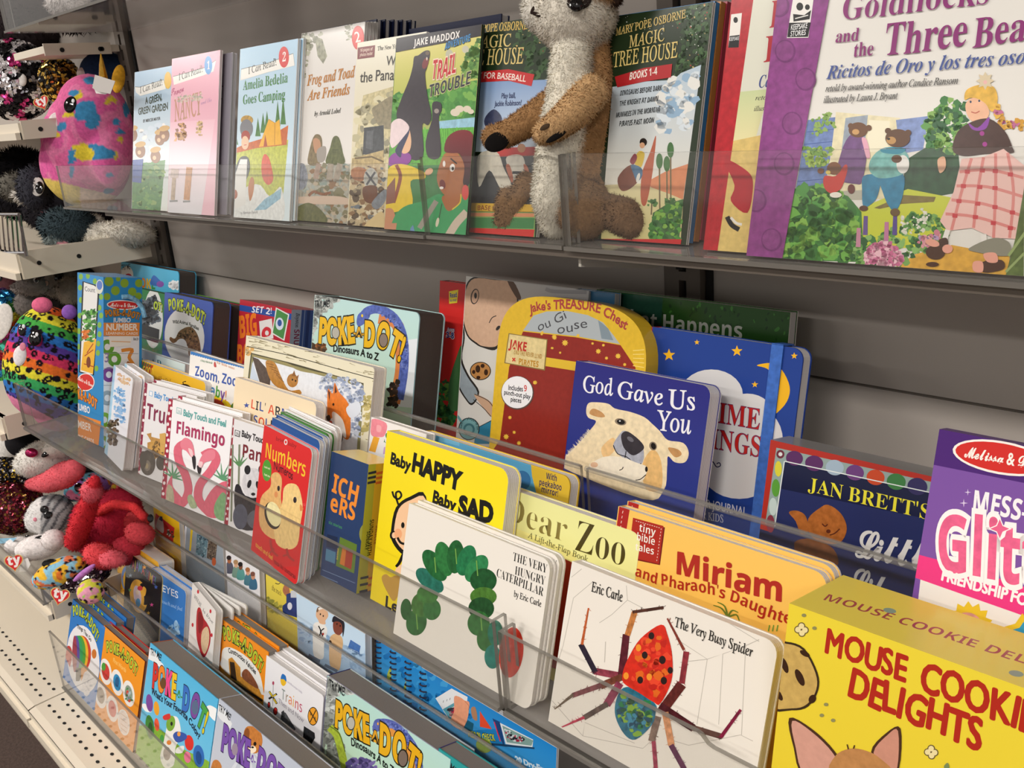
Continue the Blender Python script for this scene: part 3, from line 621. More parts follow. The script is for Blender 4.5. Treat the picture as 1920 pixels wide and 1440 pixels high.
for _k, (_a, _t) in enumerate((('DINOSAURS BEFORE DARK', 0), ('THE KNIGHT AT DAWN', 0), ('MUMMIES IN THE MORNING', 0), ('PIRATES PAST NOON', 0))):
    def _f(c, k=_k, t=_a):
        c.z(*ZC1); w = 27; xt, xb = 1362+w*k, 1197+27*k
        f = lambda y, d: (xt+(xb-xt)*(y-0)/1365+d, y)
        c.poly('#2b3a30', [f(-60, 0), f(-60, 30), f(330, 30), f(330, 0)]); c.poly('#c8b48c', [f(930, 0), f(930, 30), f(1290, 30), f(1290, 0)]); c.poly('#3a3a34', [f(1290, 0), f(1290, 30), f(1400, 30), f(1400, 0)])
        c.text(t, [f(430, 6), f(900, 6)], 17, '#e8d8b8', 'b', vert=1); c.text('MARY POPE OSBORNE', [f(950, 6), f(1270, 6)], 16, '#3a342c', 'b', vert=1)
    SIDES['vol%d' % _k] = _f
@art('riding', ZC1)
def _(c):
    c.fill('#dcdccb'); c.poly('#c9d4a0>#e8dfa8', [(1480, 500), (1680, 480), (1600, 760), (1450, 760)]); c.poly('#dcc074~2', [(1440, 770), (1680, 720), (1600, 1400), (1380, 1400)]); c.poly('#b6222c~3', [(1480, -60), (1600, -60), (1392, 1400), (1300, 1400)])
    c.poly('#ece8e0', [(1472, 78), (1530, 70), (1512, 256), (1456, 258)]); c.poly('#141214', [(1464, 195), (1518, 188), (1512, 256), (1456, 258)]); c.text('KEEPSAKE', [(1460, 222), (1514, 216)], 20, '#eee', 'r'); c.ell('#141214', 1496, 108, 12, 16)
    c.blob('#b2242e~1', (1435, 860), (1560, 925), (1590, 1000), (1560, 1150), (1470, 1085), (1490, 1000)); c.line('#1c1a1a', 26, (1450, 1170), (1475, 1215), (1515, 1240)); c.line('#e8e4dc', 14, (1470, 1175), (1500, 1205), (1530, 1212))
    c.z(*ZD1); c.text('Little', [(165, 140), (420, 105)], 135, '#b4202c', 's'); c.text('Red', [(135, 312), (400, 280)], 130, '#b4202c', 's'); c.text('Caperucita', [(112, 440), (360, 410)], 62, '#3f4f8a', 'S'); c.text('retold by', [(97, 502), (230, 492)], 24, '#3a3a3a', 'i'); c.text('illustrated by', [(90, 556), (250, 545)], 24, '#3a3a3a', 'i')
@art('goldi', ZD1)
def _(c):
    c.fill('#e4e1da')
    c.poly('#6d84b8~4', [(360, 600), (505, 585), (445, 940), (300, 940)])
    for i in range(5): c.line('#475f9c', 4, (355-12*i, 660+62*i), (500-10*i, 645+62*i))
    c.poly('#e4dab4~2', [(500, 560), (820, 590), (810, 1000), (450, 985)]); c.poly('#98a3b0~3', [(548, 590), (660, 575), (640, 760), (520, 820)]); c.poly('#efe8cc', [(665, 600), (770, 605), (760, 760), (650, 760)]); c.poly('#7f93c4~4', [(800, 600), (965, 580), (935, 750), (820, 770)])
    c.poly('#b8b4a4', [(430, 960), (640, 950), (640, 1000), (440, 1000)])
    c.poly('#2f5238~5', [(850, 800), (960, 730), (1110, 740), (1130, 960), (960, 990), (830, 950)]); c.dabs(['#3f7a3f', '#5f9a4a', '#2f5f38', '#86b05a'], [(940, 610), (1050, 490), (1150, 530), (1170, 720), (1080, 760), (960, 740)], 90, 24, 3)
    c.dabs(['#8fae4a', '#a8c25c', '#6f9a40'], [(330, 730), (480, 740), (460, 830), (350, 830)], 34, 16, 4); c.dabs(['#8fae5a', '#7aa04a'], [(360, 600), (480, 560), (500, 640), (380, 680)], 20, 13, 5)
    c.poly('#c9d040', [(600, 1050), (720, 1000), (860, 945), (1090, 990), (1110, 1120), (980, 1240), (600, 1240)]); c.poly('#7f6f38~3', [(690, 1040), (840, 975), (1000, 985), (990, 1010), (830, 1020), (720, 1045)])
    c.poly('#3f7f38~4', [(285, 945), (400, 925), (560, 980), (628, 1060), (640, 1310), (225, 1300)]); c.dabs(['#2f5f2c', '#4f9440', '#6fae4a', '#3a7434', '#86b84f'], [(290, 950), (400, 930), (560, 985), (620, 1070), (630, 1300), (230, 1295)], 170, 34, 6)
    c.poly('#d9a640~3', [(790, 1340), (900, 1270), (1080, 1225), (1370, 1280), (1360, 1385), (800, 1345)]); c.dabs(['#3f7a3c', '#5c9448', '#2f5f34', '#7aa858', '#8ab868'], [(590, 1190), (760, 1160), (900, 1060), (1040, 1090), (1060, 1190), (900, 1290), (800, 1330), (580, 1320)], 130, 20, 7)
    c.dabs(['#e2a0b8', '#d882a4', '#efc0cc', '#c86a92'], [(640, 1290), (670, 1230), (740, 1210), (810, 1240), (835, 1300), (800, 1330), (650, 1320)], 90, 17, 8); c.dabs(['#d8d8c8', '#e8e4d8'], [(820, 1090), (930, 1040), (1000, 1110), (920, 1180), (820, 1160)], 22, 11, 9)
    for x, y, q in ((650, 1080, '#6a5494'), (797, 1080, '#5a4a90'), (755, 1110, '#c07aa0'), (615, 1140, '#c88aa0')): c.line(q, 20, (x, y), (x-3, y+95), taper=-.2)
    c.dabs(['#e0a0a8', '#cc8090', '#b89ac0'], [(900, 1190), (1020, 1160), (1010, 1230), (920, 1240)], 24, 16, 10)
    c.blob('#6f4a7e~3', (560, 690), (600, 668), (648, 700), (655, 780), (632, 905), (600, 920), (505, 890), (525, 770)); c.blob('#e2a6ba', (630, 690), (655, 700), (672, 780), (655, 790), (640, 740)); c.ell('#6b4426', 612, 650, 48, 38); c.ell('#6b4426', 575, 630, 14, 14); c.ell('#6b4426', 665, 640, 15, 15); c.ell('#c89a60', 600, 660, 18, 14)
    c.blob('#c63a30~1', (445, 880), (500, 880), (545, 825), (560, 840), (545, 900), (520, 950), (470, 965), (440, 930)); c.ell('#7a4a28', 492, 842, 36, 32); c.ell('#7a4a28', 425, 855, 16, 14); c.ell('#d8c060', 462, 862, 12, 10); c.ell('#ece6da', 500, 975, 30, 14); c.ell('#6a3028', 578, 945, 18, 24)
    c.blob('#2f7fa4~3', (640, 880), (720, 880), (715, 960), (690, 1010), (640, 1035), (632, 950)); c.blob('#2f7fa4~3', (720, 880), (836, 870), (835, 980), (800, 1055), (765, 1030), (735, 960)); c.blob('#74b3ae~4', (680, 790), (735, 745), (840, 752), (868, 810), (835, 872), (720, 892), (668, 850)); c.blob('#1f86a0', (725, 745), (790, 735), (850, 745), (820, 770), (740, 765))
    c.ell('#5c3a20', 810, 692, 62, 46); c.ell('#5c3a20', 762, 655, 16, 15); c.ell('#5c3a20', 862, 665, 16, 16); c.ell('#b98c52', 778, 703, 24, 19); c.ell('#22160e', 765, 695, 8, 6); c.ell('#ebe9e4', 836, 822, 32, 46); c.ell('#5c3a20', 805, 795, 26, 20); c.ell('#6b5430', 797, 1062, 24, 20); c.ell('#5a3a28', 640, 1042, 22, 14)
    c.blob('#e2b44c~4', (1145, 500), (1155, 450), (1220, 425), (1290, 435), (1310, 500), (1285, 560), (1240, 520), (1180, 490)); c.blob('#ecb896~1', (1150, 520), (1190, 490), (1250, 520), (1268, 570), (1235, 610), (1190, 612), (1158, 575)); c.ell('#2a4060', 1175, 510, 5, 6); c.ell('#2a4060', 1218, 505, 5, 6); c.line('#b85a4a', 5, (1178, 560), (1200, 566), (1220, 556))
    c.dabs(['#e2b44c', '#d09a3a', '#c06a94'], [(1275, 520), (1310, 520), (1350, 610), (1440, 600), (1440, 640), (1330, 640)], 30, 15, 11); c.star('#d8c8a8', 1248, 405, 46, .6, 8); c.ell('#e9b8b0', 1248, 412, 10, 10)
    c.blob('#4a322c~2', (1085, 750), (1110, 660), (1180, 610), (1270, 595), (1345, 655), (1385, 740), (1380, 765), (1250, 770), (1140, 780)); c.blob('#8a44a4', (1165, 615), (1210, 640), (1268, 585), (1255, 640), (1215, 655), (1180, 645)); c.ell('#a03a8c', 1232, 668, 12, 12); c.ell('#a03a8c', 1246, 722, 12, 12); c.blob('#e6b494', (1010, 800), (1045, 785), (1050, 840), (1020, 865))
    sk = [(1130, 795), (1240, 785), (1340, 745), (1445, 830), (1445, 980), (1400, 1195), (1290, 1190), (1180, 1140), (1060, 1155), (1022, 1105), (1090, 960)]
    c.poly('#ecc2ba', sk)
    for q in ([(1120, 860), (1270, 850), (1440, 890)], [(1105, 930), (1260, 935), (1440, 985)], [(1080, 1000), (1240, 1020), (1420, 1075)], [(1050, 1070), (1200, 1085), (1400, 1145)]): c.line('#dc8a84', 15, *q)
    for q in ([(1180, 792), (1130, 960), (1080, 1150)], [(1240, 788), (1210, 960), (1190, 1140)], [(1300, 768), (1300, 960), (1290, 1190)], [(1360, 765), (1390, 960), (1370, 1190)]): c.line('#dc8a84', 15, *q)
    for x, y in ((1160, 858), (1235, 852), (1140, 930), (1222, 935), (1298, 940), (1118, 1005), (1212, 1018), (1298, 1035), (1385, 1062), (1098, 1078), (1200, 1085), (1290, 1115), (1375, 1140), (1300, 855), (1375, 872)): c.poly('#c8424a', [(x-13, y-10), (x+13, y-8), (x+11, y+12), (x-14, y+10)])
    c.line('#eae6e0', 26, (1062, 1150), (1045, 1200)); c.line('#eae6e0', 28, (1240, 1170), (1246, 1245)); c.blob('#4a3228', (1018, 1200), (1055, 1190), (1062, 1225), (1025, 1235)); c.blob('#8a8878', (1170, 1240), (1290, 1190), (1370, 1215), (1360, 1280), (1200, 1260)); c.ell('#4a2e20', 1000, 1262, 48, 36); c.ell('#e6a490', 1060, 1245, 26, 22); c.ell('#e6a490', 985, 1215, 36, 18, 15); c.blob('#4a2e20', (1235, 1310), (1330, 1300), (1340, 1345), (1240, 1362)); c.blob('#e6a490', (1190, 1310), (1235, 1310), (1235, 1360), (1190, 1355)); c.blob('#e6a490', (1240, 1270), (1300, 1265), (1310, 1310), (1260, 1310)); c.ell('#4a2a18', 985, 1322, 32, 12)
    c.poly('#5a6c38~6', [(1445, 930), (1440, 1420), (1345, 1400), (1400, 1190)]); c.line('#94a86a', 14, (1365, 1280), (1450, 1160)); c.line('#94a86a', 12, (1352, 1360), (1450, 1260))
    c.poly('#8a3f83~3', [(212, -80), (482, -80), (230, 1320), (-10, 1310)])
    for x, y in ((250, 258), (352, 398), (285, 618), (245, 820), (105, 1004), (182, 1200), (218, 30)): c.ell('#71316d~3', x, y, 52, 58); c.ell('#86407f~3', x-2, y-2, 44, 50)
    c.poly('#ece9e4', [(290, -10), (394, -18), (366, 190), (258, 192)]); c.poly('#161416', [(270, 116), (378, 114), (364, 186), (260, 188)]); c.text('KEEPSAKE', [(277, 152), (360, 142)], 26, '#eee', 'r', .01); c.text('STORIES', [(275, 184), (352, 176)], 26, '#eee', 'r', .01)
    c.ell('#161416', 323, 35, 17, 20); c.ell('#161416', 361, 38, 12, 14); c.poly('#161416', [(290, 72), (345, 78), (380, 52), (372, 98), (292, 110)]); c.line('#ece9e4', 5, (300, 95), (365, 78))
    P = '#8b3674'
    c.text('Goldilocks', [(525, 106), (1272, 20)], 128, P, 's', -.005, .12); c.text('and', [(498, 215), (616, 205)], 62, P, 's', 0, .1); c.text('the', [(588, 286), (690, 276)], 70, P, 's', 0, .1); c.text('Three', [(738, 282), (1155, 230)], 162, P, 's', 0, .1); c.text('Bears', [(1182, 240), (1600, 184)], 150, P, 's', 0, .1)
    c.text('Ricitos de Oro y los tres osos', [(458, 396), (1490, 315)], 70, '#475896', 'S', 0, .1); c.text('retold by award-winning author Candice Ransom', [(452, 460), (1114, 420)], 34, '#3c3a3a', 'i', .008); c.text('illustrated by Laura J. Bryant', [(442, 516), (810, 495)], 34, '#3c3a3a', 'i', .008)
@art('greyback', ZA1)
def _(c):
    c.fill('#85818b')
    for x, y, q in ((1215, 490, 40), (1210, 540, 30), (1205, 560, 45), (1200, 630, 30), (1190, 780, 40), (1180, 850, 50)): c.line('#4a4650', 7, (x, y), (x+q, y-5))
# ---- middle shelf
@art('jumbo', ZA2)
def _(c):
    c.fill('#2f87c2')
    for x, y in ((520, 270), (565, 265), (515, 340), (520, 420), (650, 400), (512, 520), (650, 520), (508, 620), (640, 640), (505, 720), (630, 760), (500, 820), (620, 860), (610, 300), (640, 470), (640, 580), (632, 700)): c.ell('#7fae3a', x, y, 13, 19)
    c.poly('#141414', [(530, 298), (612, 322), (640, 350), (604, 905), (508, 885)]); c.poly('#e4e3e0', [(540, 306), (608, 328), (630, 352), (596, 900), (516, 880)]); c.text('Count', [(545, 362), (612, 372)], 30, '#6a6a70', 'r', .01)
    c.poly('#e9b02f~1', [(540, 690), (620, 668), (598, 895), (520, 870)]); c.dabs(['#3a7432', '#3a7a34', '#6aae4a'], [(530, 480), (618, 470), (612, 690), (528, 680)], 34, 13, 4, 1.6, 60)
    for a, b in (((545, 780), (600, 740)), ((540, 830), (605, 850)), ((600, 700), (560, 760))): c.line('#a8401f', 6, a, b)
    c.ell('#7a3a1f', 570, 820, 14, 36); c.dabs(['#e07a2a', '#c85a20'], [(530, 620), (580, 610), (570, 670), (530, 670)], 12, 12, 5)
    c.ell('#d8d8c8', 641, 335, 24, 46); c.ell('#5a78c0', 641, 325, 18, 30)
    c.ell('#f0ece8', 552, 948, 57, 58, 18); c.ell('#d2302c', 552, 948, 52, 52, 18); c.text('Melissa & Doug', [(506, 935), (600, 982)], 26, '#f4eee8', 'c', .01)
    c.text('POKE-A-DOT', [(468, 1048), (540, 1065), (622, 1118)], 62, '#e88a2a', 'b', .02, .3, '#8a4a18', .05); c.text('JUMBO', [(502, 1124), (580, 1150)], 40, '#e9e9ee', 'r', .03)
    c.poly('#e0883a', [(440, 1130), (650, 1200), (630, 1400), (420, 1320)]); c.text('NUMBER', [(452, 1222), (588, 1266)], 46, '#f0e4d8', 'r', .02); c.text('LEARNING CARDS', [(450, 1290), (606, 1344)], 26, '#f0e4d8', 'r', .02)
@art('jumbo', ZA2, SIDES)
def _(c):
    c.fill('#2f87c2')
    for x, y, r in ((700, 300, 30), (800, 312, 27), (893, 312, 25), (742, 360, 28), (850, 368, 27), (688, 398, 22), (890, 395, 22), (760, 285, 15)): c.ell('#86a832', x, y, r, r*1.05)
    c.poly('#e2e2e4', [(655, 655), (895, 650), (890, 1400), (600, 1400)])
    for q in ((690, 722, '#5f9c34'), (735, 800, '#5f9c34'), (700, 900, '#7a3f90'), (690, 1050, '#9aa8b0'), (670, 1190, '#7fae3a'), (660, 1340, '#86a832')):
        c.ell(q[2], q[0], q[1], 44, 48); c.ell('#e2e2e4', q[0], q[1], 19, 21)
    c.line('#d88a3a', 22, (780, 745), (850, 740), (830, 790), (860, 850), (800, 900)); c.line('#a8642a', 22, (815, 820), (845, 850), (800, 880)); c.text('3', [(670, 820), (700, 820)], 60, '#8a7aa8', 'b')
    for y in (760, 860, 968, 1090): c.line('#8a9098', 3, (650, y), (890, y+5))
    c.ell('#f0ece8', 790, 452, 104, 31, 2); c.ell('#cf302e', 790, 452, 97, 25, 2); c.text('Melissa & Doug', [(708, 462), (872, 468)], 24, '#f4eee8', 'c', .01)
    c.text('POKE-A-DOT!', [(678, 530), (780, 520), (892, 545)], 42, '#c88432', 'b', .02, .3, '#6a4a20', .05); c.text('JUMBO', [(728, 563), (840, 563)], 28, '#dfe4ea', 'r', .03)
    c.poly('#dd8a42', [(662, 566), (898, 566), (893, 652), (658, 650)]); c.text('NUMBER', [(680, 614), (882, 614)], 40, '#f0e6da', 'r', .03); c.text('LEARNING CARDS', [(680, 642), (886, 644)], 17, '#f0e6da', 'r', .01)
    c.poly('#e9e4dc', [(700, 652), (850, 652), (835, 715), (705, 722)]); c.line('#d8a060', 5, (715, 685), (838, 690)); c.text('For 2+', [(856, 680), (890, 680)], 18, '#333', 'b')
@art('words', ZA2)
def _(c):
    c.fill('#e9e9ef'); c.poly('#a8d0ea', [(728, 830), (745, 845), (690, 1420), (650, 1420)]); c.dabs(['#e0c09a', '#d8b088'], [(760, 890), (840, 930), (835, 975), (755, 935)], 20, 10, 2)
    for y, n in ((990, 3), (1050, 3), (1110, 4), (1165, 3)): c.dabs(['#7fb0e0', '#9cc2e8', '#86b8e4'], [(735, y-20), (805, y+12), (802, y+52), (733, y+18)], 18, 11, y)
    c.dabs(['#6a5540', '#8a7a60', '#4a4034'], [(700, 1190), (760, 1190), (750, 1360), (690, 1340)], 46, 13, 4)
def dots(c, pts, n, col='#efe3e4', r=6):
    for i in range(n):
        t = (i+.5)/n*(len(pts)-1); k = int(t); a, b = pts[k], pts[min(k+1, len(pts)-1)]; f = t-k
        c.ell(col, a[0]+(b[0]-a[0])*f+(5 if i % 2 else -5), a[1]+(b[1]-a[1])*f, r, r*1.3, 0, 10)
@art('truck', ZB3)
def _(c):
    c.fill('#e3e1e2'); c.poly('#8a2440', [(190, 150), (212, 165), (170, 660), (150, 650)]); dots(c, [(200, 170), (164, 640)], 14)
    c.poly('#9ac0e0', [(222, 200), (240, 205), (238, 232), (220, 226)]); c.poly('#f0eef0', [(225, 204), (237, 208), (235, 228), (223, 223)])
    c.text('Baby Touch and Feel', [(246, 234), (430, 292)], 30, '#4a93d0', 'r', .03); c.text('Truck', [(204, 344), (375, 400)], 84, '#7f2144', 'b', 0, 0)
    c.poly('#b98a48~2', [(208, 425), (232, 420), (232, 440), (290, 455), (300, 420), (312, 430), (314, 545), (255, 550), (212, 500), (212, 470), (232, 465)]); c.dabs(['#8a6a3a', '#c89a50', '#6a5030'], [(215, 470), (310, 460), (310, 560), (230, 545)], 30, 12, 3); c.poly('#d0a458', [(275, 425), (305, 420), (308, 520), (280, 520)])
    c.ell('#565048~4', 214, 575, 40, 66); c.ell('#7f766a', 212, 590, 17, 28); c.ell('#a08f70', 210, 592, 8, 14); c.ell('#4f4a42~4', 285, 575, 28, 40); c.ell('#4f4a42', 190, 560, 18, 46)
def flam(c, head, neck, body, beak):
    c.line('#e4607c', 40, *neck); c.blob('#d9667a~2', *body); c.blob('#ea7a90', *head); c.blob('#3a3034', *beak)
@art('flamingo', ZB3)
def _(c):
    c.fill('#efedef'); c.poly('#a0233f', [(310, 230), (344, 248), (306, 768), (262, 750)]); dots(c, [(334, 250), (288, 750)], 18, r=7)
    c.poly('#8fbab8', [(364, 286), (391, 294), (389, 326), (362, 318)]); c.poly('#efedef', [(367, 290), (388, 297), (386, 322), (365, 315)]); c.text('DK', [(368, 315), (386, 320)], 16, '#8fbab8', 's')
    c.text('Baby Touch and Feel', [(397, 330), (620, 390)], 34, '#5aa6a2', 'r', .03); c.text('Flamingo', [(358, 420), (614, 490)], 66, '#a8325c', 'b', 0, 0, bd=.03)
    for x0, y0 in ((345, 650), (600, 660)):
        for k in range(7): a = math.radians(-150+k*28); c.line('#5f9a72', 12, (x0, y0), (x0+85*math.cos(a), y0+85*math.sin(a)), taper=.9)
    c.line('#d9667a~1', 42, (415, 470), (372, 500), (378, 570), (410, 640), (425, 720), (395, 785), (350, 790)); c.blob('#d9667a~2', (305, 720), (340, 640), (345, 700), (400, 770), (360, 800), (320, 790)); c.blob('#e27f90', (385, 470), (410, 445), (445, 470), (458, 545), (440, 545), (415, 515), (390, 500)); c.blob('#2f282c', (444, 540), (462, 545), (462, 600), (452, 605)); c.blob('#f0c8cc', (425, 500), (445, 510), (450, 540), (438, 540))
    c.line('#d9667a~1', 44, (500, 540), (545, 520), (570, 560), (540, 620), (485, 690), (480, 770), (540, 840)); c.blob('#d9667a~2', (500, 800), (560, 700), (640, 680), (632, 840), (570, 862), (520, 850)); c.blob('#e27f90', (480, 575), (510, 520), (560, 510), (560, 555), (510, 575), (495, 600)); c.blob('#2f282c', (470, 590), (492, 600), (488, 630), (478, 636)); c.blob('#f0c8cc', (480, 570), (500, 572), (494, 600), (478, 592))
    c.blob('#7fae7a~3', (560, 800), (600, 730), (625, 760), (620, 870), (570, 860)); c.blob('#a8b890~3', (420, 760), (440, 740), (470, 800), (440, 810)); c.blob('#b8b094~3', (318, 690), (345, 710), (350, 790), (312, 770))
@art('panda', ZB3)
def _(c):
    c.fill('#e3e1e2'); c.poly('#9c2238', [(640, 325), (662, 345), (630, 905), (605, 890)]); dots(c, [(651, 345), (620, 880)], 20, r=6)
    c.poly('#333', [(667, 403), (694, 411), (691, 443), (665, 435)]); c.poly('#e3e1e2', [(670, 407), (690, 413), (688, 438), (668, 431)]); c.text('DK', [(671, 430), (688, 435)], 16, '#333', 's')
    c.text('Baby Touch and Feel', [(700, 438), (925, 512)], 34, '#2f2a2e', 'r', .03); c.text('Panda', [(700, 543), (880, 600)], 70, '#74202c', 'b', 0, 0)
    for x in (655, 690): c.line('#7a806a', 9, (x, 480), (x-8, 880))
    for a in (-120, -95, -70, -45, -140): r = math.radians(a); c.line('#5a8a58', 13, (690, 590), (690+60*math.cos(r), 590+60*math.sin(r)), taper=.9)
    c.blob('#26242a~2', (668, 700), (690, 690), (720, 745), (800, 770), (830, 900), (700, 920), (665, 800)); c.ell('#cfcdd0~2', 762, 680, 58, 78); c.ell('#222024', 732, 612, 16, 24); c.ell('#222024', 805, 610, 16, 24); c.ell('#222024', 742, 685, 10, 22, 15); c.ell('#222024', 786, 692, 10, 22, -12); c.ell('#222024', 762, 738, 11, 8); c.ell('#4c5060~3', 695, 855, 38, 66); c.ell('#5a5c66~3', 780, 870, 50, 50)
@art('numbers', ZB3)
def _(c):
    c.fill('#d82b2c>#cf2728'); c.text('bright baby', [(878, 458), (985, 500)], 22, '#a01f24', 'r', .02); c.ell('#e8d8d8', 930, 468, 9, 15); c.ell('#d82b2c', 930, 468, 5, 8)
    c.text('Numbers', [(820, 545), (1032, 652)], 84, '#f1c331', 'b', -.01, .2); c.text('Números', [(866, 606), (966, 664)], 44, '#501a1e', 'r', .02, .3); c.ell('#4f9a34', 832, 615, 24, 56); c.text('touch and', [(818, 600), (848, 612)], 11, '#e8e8c0', 'b'); c.text('feel me', [(818, 640), (848, 652)], 11, '#e8e8c0', 'b')
    c.blob('#deb070~2', (795, 900), (800, 760), (850, 700), (855, 640), (885, 625), (910, 660), (905, 760), (920, 860), (905, 960), (850, 965)); c.blob('#ecca86~2', (880, 990), (870, 880), (910, 790), (920, 710), (950, 683), (995, 700), (1018, 800), (1005, 900), (990, 1000), (940, 1025)); c.ell('#2a2024', 893, 708, 7, 14); c.ell('#2a2024', 978, 768, 9, 16); c.blob('#d88a50', (1005, 790), (1022, 815), (1005, 825)); c.ell('#d8905a', 880, 740, 9, 16)
    c.ell('#302820', 862, 850, 40, 72, -14); c.ell('#efe4ac~1', 868, 842, 36, 66, -14)
    c.line('#a83430', 12, (850, 970), (860, 1030), (890, 1060)); c.line('#a83430', 12, (935, 1020), (945, 1060), (975, 1085)); c.line('#a83430', 10, (870, 1020), (845, 1045)); c.line('#a83430', 10, (945, 1050), (915, 1060))
    c.text('touch and feel', [(773, 1008), (862, 1082)], 26, '#e8a040', 'r', .02); c.text('toca las texturas', [(868, 1095), (980, 1180)], 26, '#8a1c20', 'r', .02)
@art('ich', ZB3)
def _(c):
    c.fill('#253c66'); c.text('ICH', [(1166, 722), (1304, 790)], 98, '#ea8c30', 'b', .01, .2); c.text('eRS', [(1158, 818), (1288, 880)], 92, '#ea8c30', 'b', .01, .2); c.text('six stories', [(1152, 890), (1222, 920)], 16, '#3f8a5a', 'b')
    c.poly('#1a2a4a', [(1145, 945), (1200, 962), (1198, 1030), (1140, 1010)]); c.poly('#4a7a9a', [(1140, 1020), (1190, 1040), (1185, 1100), (1135, 1080)]); c.poly('#5f7a2f', [(1212, 960), (1300, 1000), (1285, 1150), (1190, 1110)]); c.poly('#a03a2a', [(1225, 1010), (1280, 1035), (1270, 1130), (1210, 1100)]); c.poly('#c8742f', [(1225, 1010), (1245, 1020), (1235, 1110), (1210, 1100)]); c.text('EATING', [(1200, 1080), (1206, 1020)], 12, '#d8c040', 'b')
    c.ell('#8a8a3a', 1362, 945, 50, 62); c.line('#6f86a8', 3, (1120, 1130), (1290, 1200)); c.line('#6f86a8', 3, (1115, 1160), (1200, 1196))
@art('ich', ZB3, SIDES)
def _(c):
    c.fill('#b0ae3c'); c.poly('#d8ac30', [(1400, 560), (1460, 560), (1400, 1330), (1340, 1330)])
    for a, b, q in ((1360, 1402, '#2b3140'), (1402, 1450, '#c8642c')):
        for y in (625, 650, 675, 1170, 1205, 1240, 1275): c.poly(q, [(a-(y-600)*.075, y), (b-(y-600)*.075, y-10), (b-(y-600)*.075, y+4), (a-(y-600)*.075, y+12)])
    c.text('SUNDAY WITH', [(1368, 870), (1352, 1060)], 20, '#3a3a20', 'b', vert=1); c.text('SUNRAY', [(1352, 930), (1340, 1030)], 16, '#3a3a20', 'b', vert=1); c.text('BICICLE', [(1398, 900), (1386, 1000)], 18, '#a8642c', 'b', vert=1)
TOPS['ich'] = lambda c: c.fill('#ead07a')
@art('happy', ZA4)
def _(c):
    K = '#15130f'; c.fill('#f3dd1e>#ecd21a')
    c.text('Baby', [(176, 268), (268, 306)], 52, K, 'r', .045, .1); c.text('HAPPY', [(276, 302), (498, 395)], 82, K, 'r', .06, .15); c.text('Baby', [(372, 448), (478, 494)], 56, K, 'r', .045, .1); c.text('SAD', [(494, 508), (656, 552)], 90, K, 'r', .06, .1)
    c.blob(K, (345, 425), (270, 425), (205, 475), (182, 580), (190, 640), (245, 700), (350, 720)); c.blob('#efc39a', (345, 440), (275, 440), (218, 482), (196, 580), (205, 630), (250, 680), (350, 700)); c.ell(K, 192, 605, 16, 22); c.ell('#efc39a', 196, 605, 10, 14); c.ell('#eaa87a', 215, 598, 18, 24)
    c.ell(K, 237, 558, 8, 14); c.line(K, 11, (212, 615), (228, 640), (262, 648)); c.line(K, 9, (188, 400), (196, 425), (216, 436), (230, 420), (222, 402), (206, 406), (206, 430), (216, 462))
    c.line(K, 14, (240, 690), (222, 730), (206, 752)); c.blob('#efc39a', (205, 760), (235, 740), (238, 780), (205, 782)); c.blob('#bf9440', (138, 805), (158, 785), (180, 800), (205, 792), (240, 810), (200, 910), (165, 870)); c.text('Leslie Patricelli', [(152, 938), (560, 1140)], 58, K, 'r', .03)
@art('cater', ZA4)
def _(c):
    c.fill('#e8e2d8')
    for x, y, rx, ry, r, q in ((252, 950, 26, 50, 0, '#245a2a'), (300, 1010, 48, 62, 10, '#2c6430'), (320, 930, 44, 56, 0, '#3f7030'), (372, 950, 42, 50, 0, '#2f6b34'), (352, 880, 50, 42, 10, '#3a7432'), (362, 815, 40, 78, -50, '#256a5a'), (385, 745, 42, 84, -34, '#1f5f30'), (430, 715, 40, 82, -14, '#2a7038'), (482, 705, 40, 78, 4, '#1f5a2c'), (532, 722, 42, 74, 20, '#1f7044'), (580, 760, 44, 72, 36, '#2a7a48'), (612, 815, 62, 56, 0, '#1c4f28'), (612, 890, 62, 44, 0, '#47742c'), (602, 945, 60, 52, 0, '#1f4a26'), (590, 1015, 52, 58, 0, '#2f6a32'), (630, 1080, 48, 66, 10, '#2f6630'), (668, 1060, 36, 60, 0, '#20705a'), (655, 1170, 38, 56, 0, '#1f7468')):
        c.ell(q+'~5', x, y, rx, ry, r)
    for x, y, r in ((300, 1010, 10), (385, 745, -34), (482, 705, 4), (580, 760, 36), (600, 1015, 0)): c.line('#6fa04a', 5, (x, y-38), (x+6, y+34))
    c.ell('#c43322~3', 742, 1150, 56, 118, 6)
    c.text('THE VERY', [(748, 722), (906, 782)], 42, '#1c1a18', 's', -.012); c.text('HUNGRY', [(757, 786), (898, 838)], 42, '#1c1a18', 's', -.012); c.text('CATERPILLAR', [(671, 796), (889, 890)], 42, '#1c1a18', 's', -.012); c.text('by Eric Carle', [(755, 890), (883, 940)], 30, '#1c1a18', 'n', .01)
def seg(c, w, a, b, col, t=0):
    c.line(col+'~7', w, a, b, taper=t)
    rnd = random.Random(int(a[0]))
    for i in range(9):
        f = rnd.random(); x, y = a[0]+(b[0]-a[0])*f, a[1]+(b[1]-a[1])*f; an = rnd.uniform(0, 6.28); c.line(col, 2, (x, y), (x+(w*.5+10)*math.cos(an), y+(w*.5+10)*math.sin(an)))
        c.k -= 1
